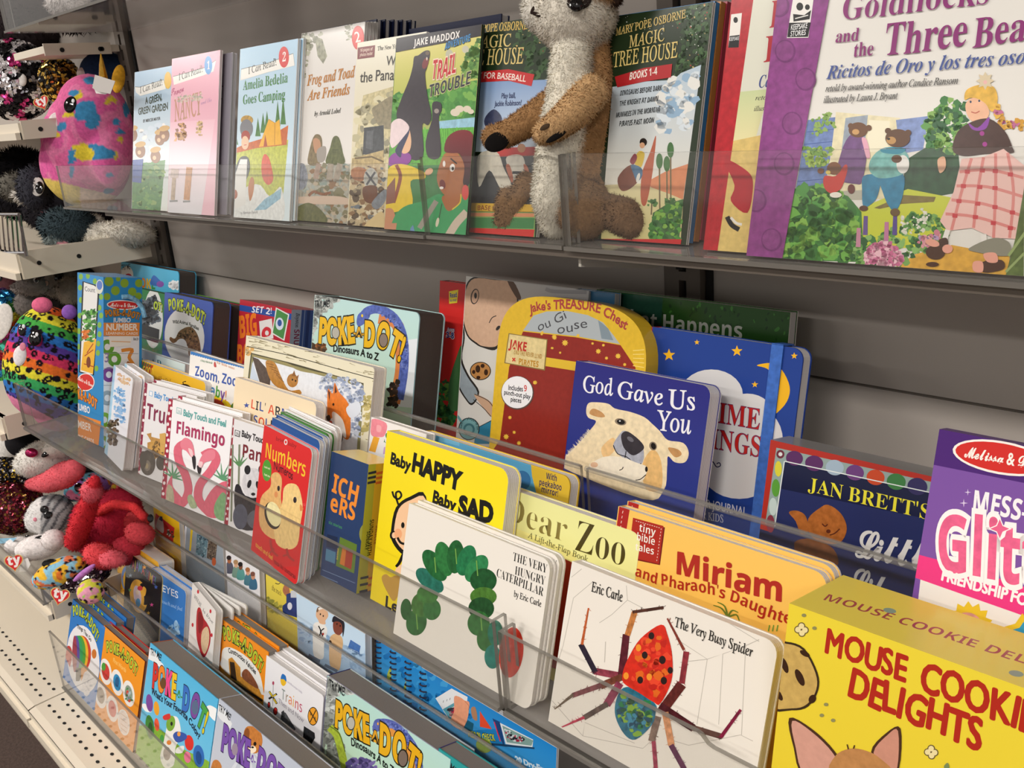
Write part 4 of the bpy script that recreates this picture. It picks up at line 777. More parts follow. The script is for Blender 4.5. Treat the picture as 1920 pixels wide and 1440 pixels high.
@art('spider', ZB4)
def _(c):
    c.fill('#e6dfd4'); G = '#b9b2a8'
    for q in ([(285, 480), (235, 520)], [(340, 540), (245, 620), (195, 850), (160, 960)], [(500, 560), (505, 630), (430, 700), (370, 740)], [(505, 630), (600, 680)], [(760, 830), (890, 915), (840, 1230)], [(890, 915), (965, 890), (945, 1230)], [(965, 890), (1075, 850), (1055, 1280)], [(120, 1090), (290, 1285), (580, 1345), (640, 1290)], [(290, 1285), (300, 1220), (540, 1320)], [(700, 1300), (800, 1330), (1050, 1280), (1110, 1310)], [(960, 720), (1140, 830)], [(160, 960), (130, 1050)], [(400, 830), (395, 930)], [(890, 915), (760, 930)], [(1075, 850), (1140, 820)]): c.line(G, 3, *q, sm=0)
    for q in ((36, (490, 1000), (345, 972), '#8a3a48', .1), (26, (352, 980), (280, 842), '#2a2230', 0), (13, (286, 845), (318, 668), '#b5582c', .4), (38, (478, 990), (500, 795), '#541c26', .1), (28, (505, 800), (540, 688), '#b8743c', 0), (15, (530, 688), (680, 666), '#4a2a20', 0), (34, (480, 1000), (375, 1045), '#6a3a2a', 0), (26, (380, 1040), (240, 1090), '#7a4448', .1), (16, (245, 1085), (155, 1156), '#6a5a4a', .7), (38, (470, 1030), (405, 1135), '#84384e', 0), (26, (410, 1130), (295, 1198), '#5a4a44', 0), (15, (298, 1195), (190, 1242), '#b03a50', .6),
              (48, (690, 1140), (768, 1035), '#5a2420', 0), (28, (768, 1032), (790, 878), '#8a3038', 0), (14, (778, 870), (698, 718), '#7a3428', .4), (42, (660, 1140), (825, 1248), '#46181e', .1), (28, (820, 1245), (962, 1288), '#5a4038', 0), (18, (955, 1292), (1052, 1158), '#7a1c3a', .2), (36, (652, 1190), (622, 1310), '#7a6458', .1), (20, (632, 1310), (645, 1470), '#9a3a50', 0), (32, (688, 1170), (718, 1330), '#cf9064', 0), (26, (716, 1328), (800, 1480), '#5a2a48', 0)):
        seg(c, *q)
    c.blob('#2b6a80~6', (488, 1052), (560, 1062), (640, 1130), (642, 1170), (625, 1230), (545, 1302), (490, 1275), (448, 1190), (452, 1110)); c.dabs(['#2a7a4a', '#1f4a60', '#3f86a0', '#7fa83a', '#23503a'], [(470, 1080), (620, 1130), (620, 1220), (545, 1285), (465, 1200)], 34, 20, 5)
    c.blob('#cd2c1c~3', (668, 748), (700, 800), (722, 900), (718, 1020), (665, 1128), (630, 1120), (560, 1075), (488, 1030), (484, 980), (510, 910), (570, 815)); c.dabs(['#e0452a', '#b8241a', '#d8641f'], [(640, 790), (700, 850), (700, 1000), (640, 1100), (510, 1000), (560, 850)], 26, 22, 8)
    for x, y, r in ((622, 802, 14), (590, 895, 14), (675, 918, 16), (713, 968, 13), (568, 1015, 14), (682, 1018, 15)): c.ell('#2a1a18', x, y, r, r*1.25)
    for x, y in ((560, 860), (500, 995), (612, 1000)): c.ell('#e8902c', x, y, 13, 17)
    c.text('Eric Carle', [(334, 588), (484, 640)], 50, '#24211e', 'n', .01); c.text('The Very Busy Spider', [(735, 757), (1110, 906)], 50, '#24211e', 'n', .01)
@art('cookie', ZC4)
def _(c):
    R = '#b02c1e'; c.fill('#ead23c>#e4c934')
    c.text('MOUSE', [(306, 975), (632, 1096)], 100, R, 'r', 0, .2, bd=.085); c.text('COOKIE', [(684, 1128), (1140, 1305)], 122, R, 'r', 0, .2, bd=.085); c.text('DELIGHTS', [(396, 1152), (930, 1372)], 122, R, 'r', 0, .2, bd=.085)
    for x, y in ((218, 890), (733, 1376)):
        for dx, dy in ((-14, 0), (0, -14), (14, 2), (2, 14)): c.ell('#6a5a34', x+dx, y+dy, 15, 15)
        for dx, dy in ((-14, 0), (0, -14), (14, 2), (2, 14)): c.ell('#ead9a0', x+dx, y+dy, 11, 11)
    for x, y in ((228, 833), (270, 884), (316, 1187), (299, 1230), (344, 1250)): c.ell('#8f8a58', x, y, 9, 7)
    c.blob('#3a2c1c', (100, 950), (160, 938), (230, 965), (282, 1060), (285, 1130), (245, 1195), (180, 1210), (90, 1190)); c.blob('#c6a45c~2', (100, 956), (158, 946), (225, 972), (274, 1062), (277, 1128), (240, 1186), (180, 1202), (90, 1180))
    for x, y, a, b, r in ((152, 1032, 12, 32, -20), (212, 1080, 14, 36, -25), (130, 1150, 10, 24, -30), (232, 985, 22, 10, 30), (262, 1165, 14, 18, 30)): c.ell('#3a2418', x, y, a, b, r)
    c.blob('#4a3020', (170, 1240), (262, 1285), (350, 1372), (375, 1440), (225, 1460), (188, 1360)); c.blob('#d09a88~1', (182, 1252), (260, 1296), (342, 1378), (366, 1450), (232, 1460), (196, 1358)); c.blob('#4a3020', (495, 1375), (555, 1300), (612, 1282), (606, 1440), (555, 1460)); c.blob('#c98e78~1', (505, 1378), (560, 1308), (602, 1292), (598, 1440), (555, 1460)); c.blob('#ba8450~2', (340, 1460), (352, 1392), (410, 1362), (475, 1370), (530, 1400), (570, 1460))
    for q in ([(405, 1365), (400, 1345)], [(425, 1362), (430, 1348)]): c.line('#4a3020', 5, *q)
    c.blob('#7a8a58', (785, 1430), (800, 1418), (805, 1440), (788, 1448))
@art('cookie', ZC4, TOPS)
def _(c):
    c.fill('#ead455'); c.text('MOUSE COOKIE DELIGHTS', [(296, 770), (560, 850), (870, 952), (1400, 1122)], 34, '#a84a48', 'b', -.01, .15); c.ell('#8aa08c', 568, 815, 26, 10, 10); c.ell('#8aa08c', 1070, 1065, 30, 12, 10)
@art('sleepy', ZB2)
def _(c):
    c.fill('#d5e6e8>#c4dcdf'); c.text('S', [(204, 700), (232, 706)], 46, '#3f7f90', 'i', .02); c.text('A D', [(285, 700), (352, 712)], 40, '#2f6f84', 's'); c.line('#4a8a9a', 5, (228, 660), (208, 672), (210, 690)); c.dabs(['#5a94a0', '#8ab4bc'], [(180, 690), (215, 690), (205, 740), (180, 735)], 14, 9, 2)
@art('good', ZB2)
def _(c):
    c.fill('#e8b733'); c.poly('#b8402c', [(215, 676), (300, 704), (270, 800), (200, 780)])
    for i in range(5): c.poly('#3f7a3a', [(222+14*i, 672+6*i), (230+14*i, 674+6*i), (215+14*i, 720+6*i), (207+14*i, 715+6*i)])
    c.text('GOOD', [(230, 752), (302, 778)], 52, '#f0c840', 'b', .01, .2); c.text('What Do I', [(330, 798), (410, 818)], 26, '#8a6a2c', 'i', .01); c.ell('#241c18~3', 498, 868, 50, 46); c.line('#241c18', 5, (500, 830), (490, 812), (510, 806))
@art('zoom', ZB2)
def _(c):
    c.fill('#efebe6'); B = '#3a59a8'
    for i in range(26): c.ell('#3a7abf', 545+i*15.2, 626+i*4.0, 9, 9, 0, 8)
    c.poly('#3a7abf', [(535, 608), (960, 720), (960, 734), (535, 624)]); c.text('a busy ride book', [(604, 676), (680, 694)], 14, '#8fa890', 'r', .02); c.text('for little ones', [(708, 690), (822, 730)], 16, '#e0b098', 'r', .02); c.blob('#c04a48', (690, 690), (698, 680), (706, 712), (692, 712))
    c.text('Zoom, Zoom,', [(568, 772), (910, 862)], 66, B, 'b', 0, .25)
    c.poly('#edca28', [(700, 895), (780, 935), (800, 960), (830, 920), (840, 1010), (630, 1010), (660, 940)]); c.text('Baby!', [(632, 880), (772, 932)], 70, ['#cf3b3a', '#2f7fc0', '#4a9a3a', '#7a4a9a', '#e07a2a'], 'b', 0, .2)
    c.ell('#c9452f', 695, 1010, 78, 92); c.ell('#35608a', 690, 1015, 58, 68); c.dabs(['#5a8fb0', '#c8d0d0', '#2a3a50'], [(650, 980), (730, 980), (740, 1010), (650, 1010)], 16, 12, 3); c.blob('#5f8a3a', (800, 960), (830, 945), (830, 1000), (805, 1000))
@art('army', ZB2)
def _(c):
    c.fill('#ecd8b6'); K = ['#d8502f', '#2a2a30', '#3a4f9a', '#2a2a30', '#d8502f', '#2a2a30', '#3a4f9a', '#d8502f']
    c.text("LIL' ARMY", [(922, 976), (1216, 1068)], 62, K, 'b', -.01, .15); c.text('SOLDIER', [(940, 1078), (1184, 1154)], 62, ['#3a4f9a', '#d8502f', '#3a4f9a', '#2a2a30', '#d8502f', '#2a2a30', '#3a4f9a'], 'b', -.01, .15); c.star('#3a4f9a', 899, 960, 20); c.star('#3a4f9a', 1231, 1072, 22)
@art('fox', ZB2)
def _(c):
    c.fill('#e6dfc4'); rnd = random.Random(4)
    for i in range(46):
        x = rnd.uniform(900, 1740); y = 520+(x-900)*.215+rnd.uniform(0, 85); c.line('#8f8560', rnd.uniform(3, 7), (x, y), (x+rnd.uniform(15, 60), y+rnd.uniform(4, 16)), taper=.7); c.k -= 1
    for i in range(24): x = rnd.uniform(1650, 1730); y = rnd.uniform(800, 1500); c.line('#a89a6a', 5, (x, y), (x+rnd.uniform(10, 40), y+rnd.uniform(2, 10))); c.k -= 1
    c.dabs(['#e0b878', '#d8a860', '#eadcae'], [(900, 590), (950, 600), (930, 640), (890, 620)], 12, 22, 3); c.line('#3a3424', 5, (900, 580), (1180, 640), (1500, 730), (1720, 790)); c.dabs(['#c8b878', '#b0a468'], [(1650, 900), (1720, 910), (1700, 1150), (1640, 1150)], 20, 18, 5)
    c.poly('#4a4530', [(928, 622), (1200, 690), (1480, 770), (1652, 818), (1620, 1400), (860, 1200)]); c.poly('#8f8a5c', [(934, 630), (1650, 826), (1618, 1400), (866, 1200)]); c.poly('#e3e6ec~1', [(946, 648), (1632, 840), (1600, 1400), (880, 1200)])
    c.line('#9a9060', 12, (940, 640), (1150, 690), (1250, 735), (1420, 765), (1640, 835)); c.poly('#584a42~3', [(936, 648), (975, 662), (1058, 755), (1050, 830), (985, 815)]); c.poly('#c8d4e4', [(936, 680), (978, 800), (950, 860), (920, 800)])
    c.blob('#b5803c~3', (1022, 690), (1040, 670), (1085, 690), (1120, 770), (1170, 860), (1240, 860), (1240, 890), (1100, 845), (1045, 780)); c.ell('#b07a3a~3', 1195, 800, 36, 44); c.poly('#8a5a2c', [(1190, 770), (1206, 735), (1218, 775)]); c.poly('#8a5a2c', [(1215, 780), (1236, 762), (1228, 800)]); c.ell('#2a1a10', 1195, 795, 5, 7); c.ell('#2a1a10', 1215, 802, 5, 7)
    for i in range(6): c.line('#7a5228', 4, (1030+i*15, 690+i*18), (1075+i*13, 700+i*22))
    c.z(*ZC2); c.dabs(['#a9b4cc', '#c4ccda', '#dfe4ec', '#8f9cb8'], [(110, 660), (200, 630), (330, 660), (380, 700), (360, 1020), (300, 1000), (270, 740), (170, 780)], 130, 15, 6)
    c.blob('#dd7a30~2', (172, 720), (200, 745), (212, 680), (238, 735), (285, 790), (305, 860), (300, 1000), (262, 1000), (210, 890), (172, 890)); c.blob('#efe9e2', (205, 850), (260, 900), (280, 1000), (250, 980), (200, 890)); c.blob('#3a2c28', (163, 880), (182, 870), (188, 900), (170, 905)); c.blob('#c84a3a', (182, 905), (198, 910), (194, 938), (182, 932)); c.ell('#2a1a10', 205, 808, 6, 8); c.poly('#5a3020', [(172, 722), (186, 738), (182, 790)]); c.poly('#5a3020', [(214, 690), (226, 735), (212, 745)]); c.blob('#d8dee8', (280, 830), (350, 790), (365, 850), (310, 890)); c.blob('#6a5a50', (150, 960), (200, 940), (260, 980), (240, 1040), (140, 1010))
@art('pop', ZC2)
def _(c):
    c.fill('#ece8e6'); c.blob('#e88a98~1', (430, 895), (515, 920), (505, 990), (470, 1000), (425, 985)); c.blob('#f0a8b0', (460, 930), (485, 938), (480, 970), (458, 965)); c.poly('#eaa83a', [(440, 995), (475, 1005), (450, 1090), (412, 1080)]); c.text('S', [(500, 1030), (530, 1040)], 60, '#3f7a44', 'S'); c.poly('#c8a0d0', [(500, 1060), (530, 1050), (520, 1100), (495, 1100)])
@art('mirror', ZA4)
def _(c):
    c.fill('#e2bd3e'); c.poly('#5ca6d2>#4a90c4', [(300, 110), (372, 132), (600, 195), (832, 262), (838, 330), (856, 400), (870, 470), (260, 420)]); c.ell('#3a72a8', 790, 350, 42, 46); c.poly('#74b8de', [(320, 120), (500, 165), (500, 190), (320, 145)])
    for t, a, b in (('With', (903, 342), (954, 355)), ('peekaboo', (870, 370), (976, 398)), ('mirror!', (879, 402), (960, 426))): c.text(t, [a, b], 30, '#3b3560', 'b', 0, .1)
@art('zoo', ZA4)
def _(c):
    c.fill('#e4e29a>#f0ea92'); c.poly('#b8382a', [(640, 560), (750, 605), (1040, 738), (1020, 1250), (560, 1100)]); c.poly('#efe690', [(735, 560), (1045, 690), (1040, 735), (735, 600)])
    c.text('Dear', [(706, 530), (996, 640)], 122, '#7d6d34|#8a7c40', 's', -.015); c.text('Zoo', [(1032, 672), (1272, 752)], 150, '#4a3f18', 's', -.01); c.text('A Lift-the-Flap Book', [(822, 616), (1100, 732)], 28, '#6b6638', 'n', .01)
@art('miriam', ZB4)
def _(c):
    R = '#a8281c'; c.fill('#f0c05e>#eeb248'); c.poly('#a8241f', [(440, 165), (517, 188), (480, 420), (400, 400)])
    for i in range(10): c.line('#e8c8b8', 3, (484-3.5*i, 200+24*i), (481-3.5*i, 212+24*i)); c.k -= 1
    c.poly('#701612', [(536, 238), (686, 280), (662, 462), (510, 430)]); c.poly(R, [(532, 233), (679, 273), (656, 456), (508, 422)])
    for i in range(11): c.line('#e8c8b8', 3, (545+11*i, 248+3.2*i), (551+11*i, 250+3.2*i)); c.line('#e8c8b8', 3, (668-2*i, 285+15*i), (667-2*i, 292+15*i))
    c.text('tiny', [(560, 296), (640, 322)], 38, '#efe6dc', 'b', -.01, .1); c.text('bible', [(548, 340), (638, 366)], 38, '#efe6dc', 'b', -.01, .1); c.text('tales', [(542, 388), (634, 412)], 36, '#efe6dc', 'b', -.01, .1)
    c.text('Miriam', [(732, 502), (1258, 640)], 112, R, 'b', 0, .15, bd=.05); c.text("and Pharaoh's Daughter", [(540, 515), (690, 562), (945, 614), (1100, 676), (1330, 772)], 56, R, 'b', -.01, .3, bd=.02)
    for q in ([(990, 712), (960, 670), (920, 655)], [(990, 712), (975, 660), (940, 640)], [(990, 712), (1010, 680), (1040, 690)], [(990, 712), (1030, 700), (1045, 730)], [(990, 712), (950, 700), (930, 720)]): c.line('#6a7a2c', 10, *q, taper=.6)
    for x in (1185, 1205, 1225): c.line('#6a9a3a', 5, (x, 780), (x+6, 750))
@art('glitter', ZC4)
def _(c):
    c.fill('#7a52a2'); c.poly('#4b2674', [(760, 50), (1250, 130), (1250, 350), (1101, 308), (742, 236)]); c.poly('#ebe6e0', [(690, 690), (800, 715), (1250, 850), (1250, 1500), (600, 1500)])
    c.poly('#e83a84', [(680, 592), (860, 640), (1250, 770), (1250, 905), (1101, 836), (668, 684)])
    c.ell('#f2ece6', 1010, 208, 195, 66, 10); c.ell('#cf2f2a', 1010, 208, 184, 57, 10); c.text('Melissa & Doug', [(866, 205), (1190, 262)], 44, '#f4eee8', 'c', .02)
    c.star('#d8c8e8', 878, 345, 14, .2, 4); c.star('#d8c8e8', 862, 388, 17, .2, 4); c.text('MESS-FREE', [(892, 415), (1300, 500)], 84, '#f2eef4', 'b', .01, .15)
    c.text('Glitter', [(752, 648), (1400, 765)], 235, '#e4628e~2', 'b', .01, .08, '#f6f0f2', .07); c.star('#f6f0f2', 1005, 490, 48, .42, 4); c.star('#e4628e', 1005, 490, 38, .42, 4)
    c.text('FRIENDSHIP FOAM', [(770, 692), (1190, 822)], 46, '#f6f0f2', 'r', 0, .05, bd=.1)
    c.star('#e6c234', 880, 875, 98, .78, 14); c.ell('#dc9a90~3', 876, 872, 58, 50, 10); c.blob('#7ab03a', (640, 800), (690, 780), (718, 800), (705, 840), (640, 840)); c.ell('#e6c234', 668, 818, 28, 20); c.star('#e6c234', 1095, 905, 80, .6, 5); c.star('#3a9ac0', 1100, 905, 46, .6, 5)
# rear row of the middle shelf
@art('tryteal', ZA2)
def _(c):
    c.fill('#58b6dc'); c.ell('#ece8e2', 815, 262, 42, 60); c.text('TRY ME', [(783, 228), (838, 222)], 34, '#222', 'r', .02, .3); c.ell('#c83a4a', 825, 268, 22, 18); c.text('POKE', [(870, 330), (1000, 352)], 60, ['#d8305a', '#e88a2a', '#e8b82a', '#3a9a4a'], 'b', .02, .2); c.blob('#3a6fc0', (968, 320), (985, 262), (1020, 285), (1050, 330)); c.ell('#8a5ab0', 1030, 318, 24, 20); c.dabs(['#eef0f2'], [(1095, 305), (1150, 300), (1150, 350), (1090, 340)], 20, 15, 2)
@art('green', ZA2)
def _(c):
    c.fill('#1f7038'); c.ell('#cfd2ce', 985, 540, 62, 190); c.dabs(['#3a4048', '#56606a', '#23262c'], [(915, 420), (1010, 390), (1020, 560), (920, 600)], 60, 22, 3); c.text('OT!', [(985, 470), (1045, 500)], 50, '#a8bc2c', 'b', .02, .3, '#23331f', .06); c.poly('#1c1e22', [(905, 570), (1025, 610), (1020, 700), (900, 660)])
@art('wild', ZB2)
def _(c):
    c.fill('#3c56a6'); c.ell('#dfdedc', 500, 520, 128, 185, -4); pokedot(c, [(398, 352), (450, 345), (540, 382), (628, 440)], 72)
    c.text('Wild Animal Families', [(424, 434), (500, 438), (592, 478)], 22, '#222', 'r', .03); c.blob('#6f4f34~7', (405, 540), (410, 520), (440, 530), (470, 480), (540, 455), (590, 520), (602, 640), (530, 640), (520, 580), (470, 545), (430, 560)); c.dabs(['#4a3420', '#8a6644', '#3a281c'], [(450, 510), (540, 465), (590, 530), (595, 630), (540, 600), (500, 540)], 60, 8, 3); c.ell('#dfdedc', 480, 575, 36, 44)
@art('set', ZB2)
def _(c):
    c.fill('#b52a38'); c.poly('#2f4f9a', [(850, 312), (1195, 372), (1190, 412), (845, 350)]); c.text('SET 2!', [(930, 362), (1064, 374)], 42, '#e8e8ee', 'o', 0, .2); c.text('BIG', [(852, 528), (972, 505)], 140, '#e87a2a', 'b', .02, .1); c.text('BOOKS', [(836, 694), (1050, 700)], 130, '#e87a2a', 'b', .02, .1)
    c.poly('#e0dcda', [(980, 420), (1062, 402), (1072, 530), (990, 545)]); c.blob('#c8303a', (1000, 480), (1025, 455), (1055, 470), (1050, 510), (1000, 520)); c.ell('#e0dcda', 1030, 495, 12, 16); c.poly('#e2e2de', [(1088, 330), (1174, 375), (1142, 545), (1062, 500)]); c.poly('#4f8a4c', [(1094, 340), (1166, 380), (1136, 535), (1068, 494)]); c.ell('#cfd8e8', 1112, 436, 26, 40); c.ell('#3a5a9a', 1112, 430, 14, 22)
@art('set', ZB2, SIDES)
def _(c):
    c.fill('#3a5088'); c.poly('#9aa2b4', [(1190, 345), (1255, 345), (1235, 600), (1160, 600)]); c.text('Boynton', [(1218, 368), (1212, 460)], 24, '#3a3f4a', 'i', .02, vert=1); c.text('SNUGGLE', [(1206, 470), (1196, 700)], 34, '#7a2f4a', 'b', vert=1); c.line('#7a8ab0', 6, (1275, 345), (1255, 600)); c.line('#2a3a6a', 20, (1300, 345), (1280, 600))
TOPS['set'] = lambda c: c.fill('#a82a36')
@art('dino', ZC2)
def _(c):
    c.fill('#bfe0de>#c4dcb4'); c.dabs(['#b0b4b0', '#c4c8c4', '#9a9e9a'], [(80, 160), (240, 180), (180, 240), (110, 300), (60, 480), (50, 440)], 70, 22, 3); c.poly('#e4eaf0', [(640, 430), (710, 420), (680, 830), (580, 820)])
    c.line('#d8844a', 70, (470, 300), (570, 330), (600, 440), (600, 620), (560, 800)); c.line('#5668b4~5', 52, (372, 320), (400, 265), (470, 250), (560, 300), (614, 420), (618, 600), (590, 780)); c.blob('#5668b4~4', (340, 330), (350, 280), (390, 258), (420, 285), (390, 330), (355, 350)); c.ell('#e8c83a', 373, 288, 6, 9); c.dabs(['#3f4f98', '#7484c8'], [(430, 245), (560, 290), (640, 420), (640, 600), (600, 600), (600, 430), (540, 320)], 60, 10, 5)
    c.dabs(['#a86a3a', '#6a4a2c', '#4a3422'], [(80, 460), (160, 455), (150, 500), (80, 490)], 20, 16, 4); c.dabs(['#2c2420', '#4a3830'], [(535, 680), (580, 670), (575, 830), (520, 830)], 30, 16, 6)
    c.text('TRY ME!', [(92, 240), (184, 236)], 40, '#23272a', 'r', .02, .3); Y = '#ecb920'
    c.text('POKE', [(112, 436), (215, 452), (335, 440)], 150, Y, 'b', .03, .25, '#2a2418', .04); c.text('-A-', [(320, 408), (388, 416)], 58, '#e0a828', 'b', .02, .2, '#2a2418', .05); c.text('DOT!', [(378, 462), (490, 480), (600, 560)], 150, Y, 'b', .03, .25, '#2a2418', .04)
    c.ell('#2a2418', 218, 388, 25, 38); c.ell('#b8b4a8', 218, 388, 21, 33); c.ell('#2a2418', 498, 432, 28, 44); c.ell('#8a7a70', 498, 432, 23, 38); c.text('Dinosaurs A to Z', [(202, 498), (330, 515), (468, 552)], 42, '#1c1f1e', 'r', .03)
@art('redspine', ZC2)
def _(c):
    c.fill('#c92c2a'); c.dabs(['#2f6a3a', '#1f4f2c', '#4a8a40', '#6a9a44'], [(760, 760), (800, 690), (860, 670), (920, 700), (910, 930), (750, 900)], 110, 20, 4); c.blob('#3f6a3f', (880, 700), (930, 520), (960, 480), (960, 800), (890, 840)); c.poly('#e6d238', [(882, 145), (937, 135), (930, 212), (883, 218)]); c.text('Read', [(888, 182), (930, 178)], 26, '#3a4a8a', 'b', .02); c.text('to me!', [(888, 206), (928, 203)], 16, '#3a4a8a', 'b'); c.text('Ages', [(872, 378), (914, 382)], 20, '#e8e8f0', 'b', .03, .1, '#3a5aa8', .09); c.text('3-8', [(866, 416), (912, 422)], 34, '#3a4a98', 'b', .02, .1, '#e8e8f0', .09)
@art('boy', ZC2)
def _(c):
    K = '#2a2624'; c.fill('#cfcdc8>#d8d6d2'); c.poly('#b4b2b2', [(1180, 60), (1750, 130), (1740, 420), (1290, 400)])
    c.blob(K, (955, 265), (975, 130), (1025, 62), (1150, 70), (1262, 90), (1290, 200), (1270, 330), (1190, 440), (1150, 490), (1080, 475), (1040, 455), (985, 400)); c.blob('#c9a58a~1', (963, 265), (983, 134), (1030, 70), (1150, 78), (1254, 96), (1281, 200), (1262, 326), (1184, 434), (1150, 470), (1080, 466), (1045, 446), (992, 396)); c.blob('#5a4436', (1225, 85), (1262, 90), (1305, 180), (1280, 185)); c.ell(K, 1034, 175, 24, 46, 10); c.ell('#c09a80', 1035, 175, 19, 40, 10); c.ell(K, 1038, 170, 8, 18); c.line(K, 5, (1118, 330), (1135, 300), (1160, 288)); c.ell(K, 1170, 360, 9, 17, 40)
    c.blob(K, (930, 400), (965, 350), (975, 420), (960, 540), (1000, 640), (1060, 735), (1020, 812), (980, 780), (930, 690), (910, 560)); c.blob('#8f9aa2~1', (936, 410), (960, 370), (966, 430), (950, 545), (990, 645), (1050, 738), (1018, 800), (984, 772), (938, 686), (918, 560)); c.blob('#c9a58a', (1030, 750), (1110, 780), (1150, 830), (1130, 880), (1085, 830)); c.line(K, 4, (1032, 748), (1110, 785), (1145, 830)); c.line(K, 4, (1025, 780), (1085, 830), (1130, 880))
    c.ell(K, 1067, 612, 62, 54); c.ell('#b4804a~2', 1067, 612, 57, 49)
    for x, y, a, b in ((1052, 600, 14, 22), (1080, 582, 12, 12), (1100, 620, 12, 18), (1055, 650, 12, 10), (1028, 618, 10, 12)): c.ell('#3a2418', x, y, a, b)
    c.poly('#3486aa', [(1040, 950), (1160, 890), (1200, 1040), (1030, 1040)]); c.line(K, 4, (1040, 950), (1160, 888)); c.ell(K, 1000, 952, 62, 66); c.ell('#78aab0', 1000, 952, 57, 61); c.ell('#4a7a84', 1000, 955, 34, 36); c.ell('#78aab0', 1000, 955, 22, 24); c.text('another plugged-in', [(955, 968), (970, 905), (1030, 905), (1048, 960)], 14, '#22383c', 'b'); c.line('#6a9ca4', 14, (895, 870), (930, 875), (955, 910))
    c.line('#9a989a', 22, (1450, 130), (1500, 145), (1690, 150)); c.text('You Give', [(1330, 360), (1700, 250)], 70, '#5a5a5c', 'r', .01, .3)
@art('chest', ZC2)
def _(c):
    c.fill('#d9b22f~1'); c.z(*ZD2)
    c.poly('#a9b0b4', [(-60, 312), (0, 225), (80, 200), (200, 198), (320, 222), (410, 265), (470, 340), (508, 392), (250, 345)]); c.poly('#7f8e98', [(380, 250), (440, 300), (470, 370), (400, 360)]); c.text('ou Gi', [(30, 320), (90, 295), (200, 235)], 54, '#48484c', 'r', .0, .3); c.text('ouse', [(140, 335), (320, 285)], 56, '#48484c', 'r', .0, .3)
    c.poly('#8c2a22~1', [(-60, 318), (250, 352), (512, 398), (600, 530), (565, 920), (480, 1160), (-330, 1160), (-195, 950), (-142, 527), (-105, 420)])
    c.text("Jake's TREASURE Chest", [(-16, 210), (60, 190), (180, 182), (290, 190), (410, 222), (540, 312)], 54, '#a4403c', 'r', .03, .3)
    for i in range(6): c.line('#f0d87a', 4, (585, 430+i*22), (650, 425+i*26)); c.k -= 1
    c.z(*ZC2); c.poly('#dcb634', [(1165, 485), (1440, 530), (1900, 600), (1900, 655), (1440, 582), (1160, 560)])
    for x, y, r in ((1500, 412, 16), (1563, 447, 20), (1430, 385, 9), (1490, 478, 8), (1535, 505, 8), (1388, 680, 14), (1240, 885, 12), (1265, 972, 11), (1218, 998, 18), (1293, 1035, 14), (1640, 405, 12)): c.star('#e4ba44', x, y, r, .6, 8)
    c.z(*ZD2)
    for x, y, r in ((188, 385, 18), (126, 355, 13), (348, 388, 9), (382, 434, 17), (498, 462, 18), (430, 474, 11), (537, 512, 11), (50, 333, 9), (412, 398, 10), (8, 618, 11), (158, 442, 8), (110, 415, 8)): c.star('#e4ba44', x, y, r, .6, 8)
    c.z(*ZC2); c.poly('#8a7440', [(1233, 390), (1462, 426), (1446, 610), (1207, 566)]); c.poly('#dac68e~2', [(1238, 396), (1456, 430), (1440, 602), (1214, 562)]); c.text('JAKE', [(1236, 478), (1338, 496)], 52, '#b83228', 'b', .02, .3); c.text('AND THE NEVER LAND', [(1262, 512), (1428, 542)], 26, '#a8803a', 'b', .01, .2); c.text('PIRATES', [(1290, 572), (1408, 590)], 34, '#b8862c', 'b', .02, .3); c.line('#c83a2c', 7, (1255, 535), (1272, 555)); c.line('#c83a2c', 7, (1272, 535), (1255, 555))
    c.ell('#5a4a44', 1285, 740, 96, 99); c.ell('#ecebee', 1283, 737, 91, 94); c.text('Includes', [(1230, 722), (1318, 734)], 30, '#2a2a2e', 'r', .02, .2); c.text('9', [(1322, 730), (1341, 732)], 36, '#c8302c', 'b'); c.text('punch-out play', [(1205, 748), (1360, 776)], 28, '#2a2a2e', 'r', .02, .2); c.text('pieces', [(1244, 790), (1308, 800)], 28, '#2a2a2e', 'r', .02, .2)
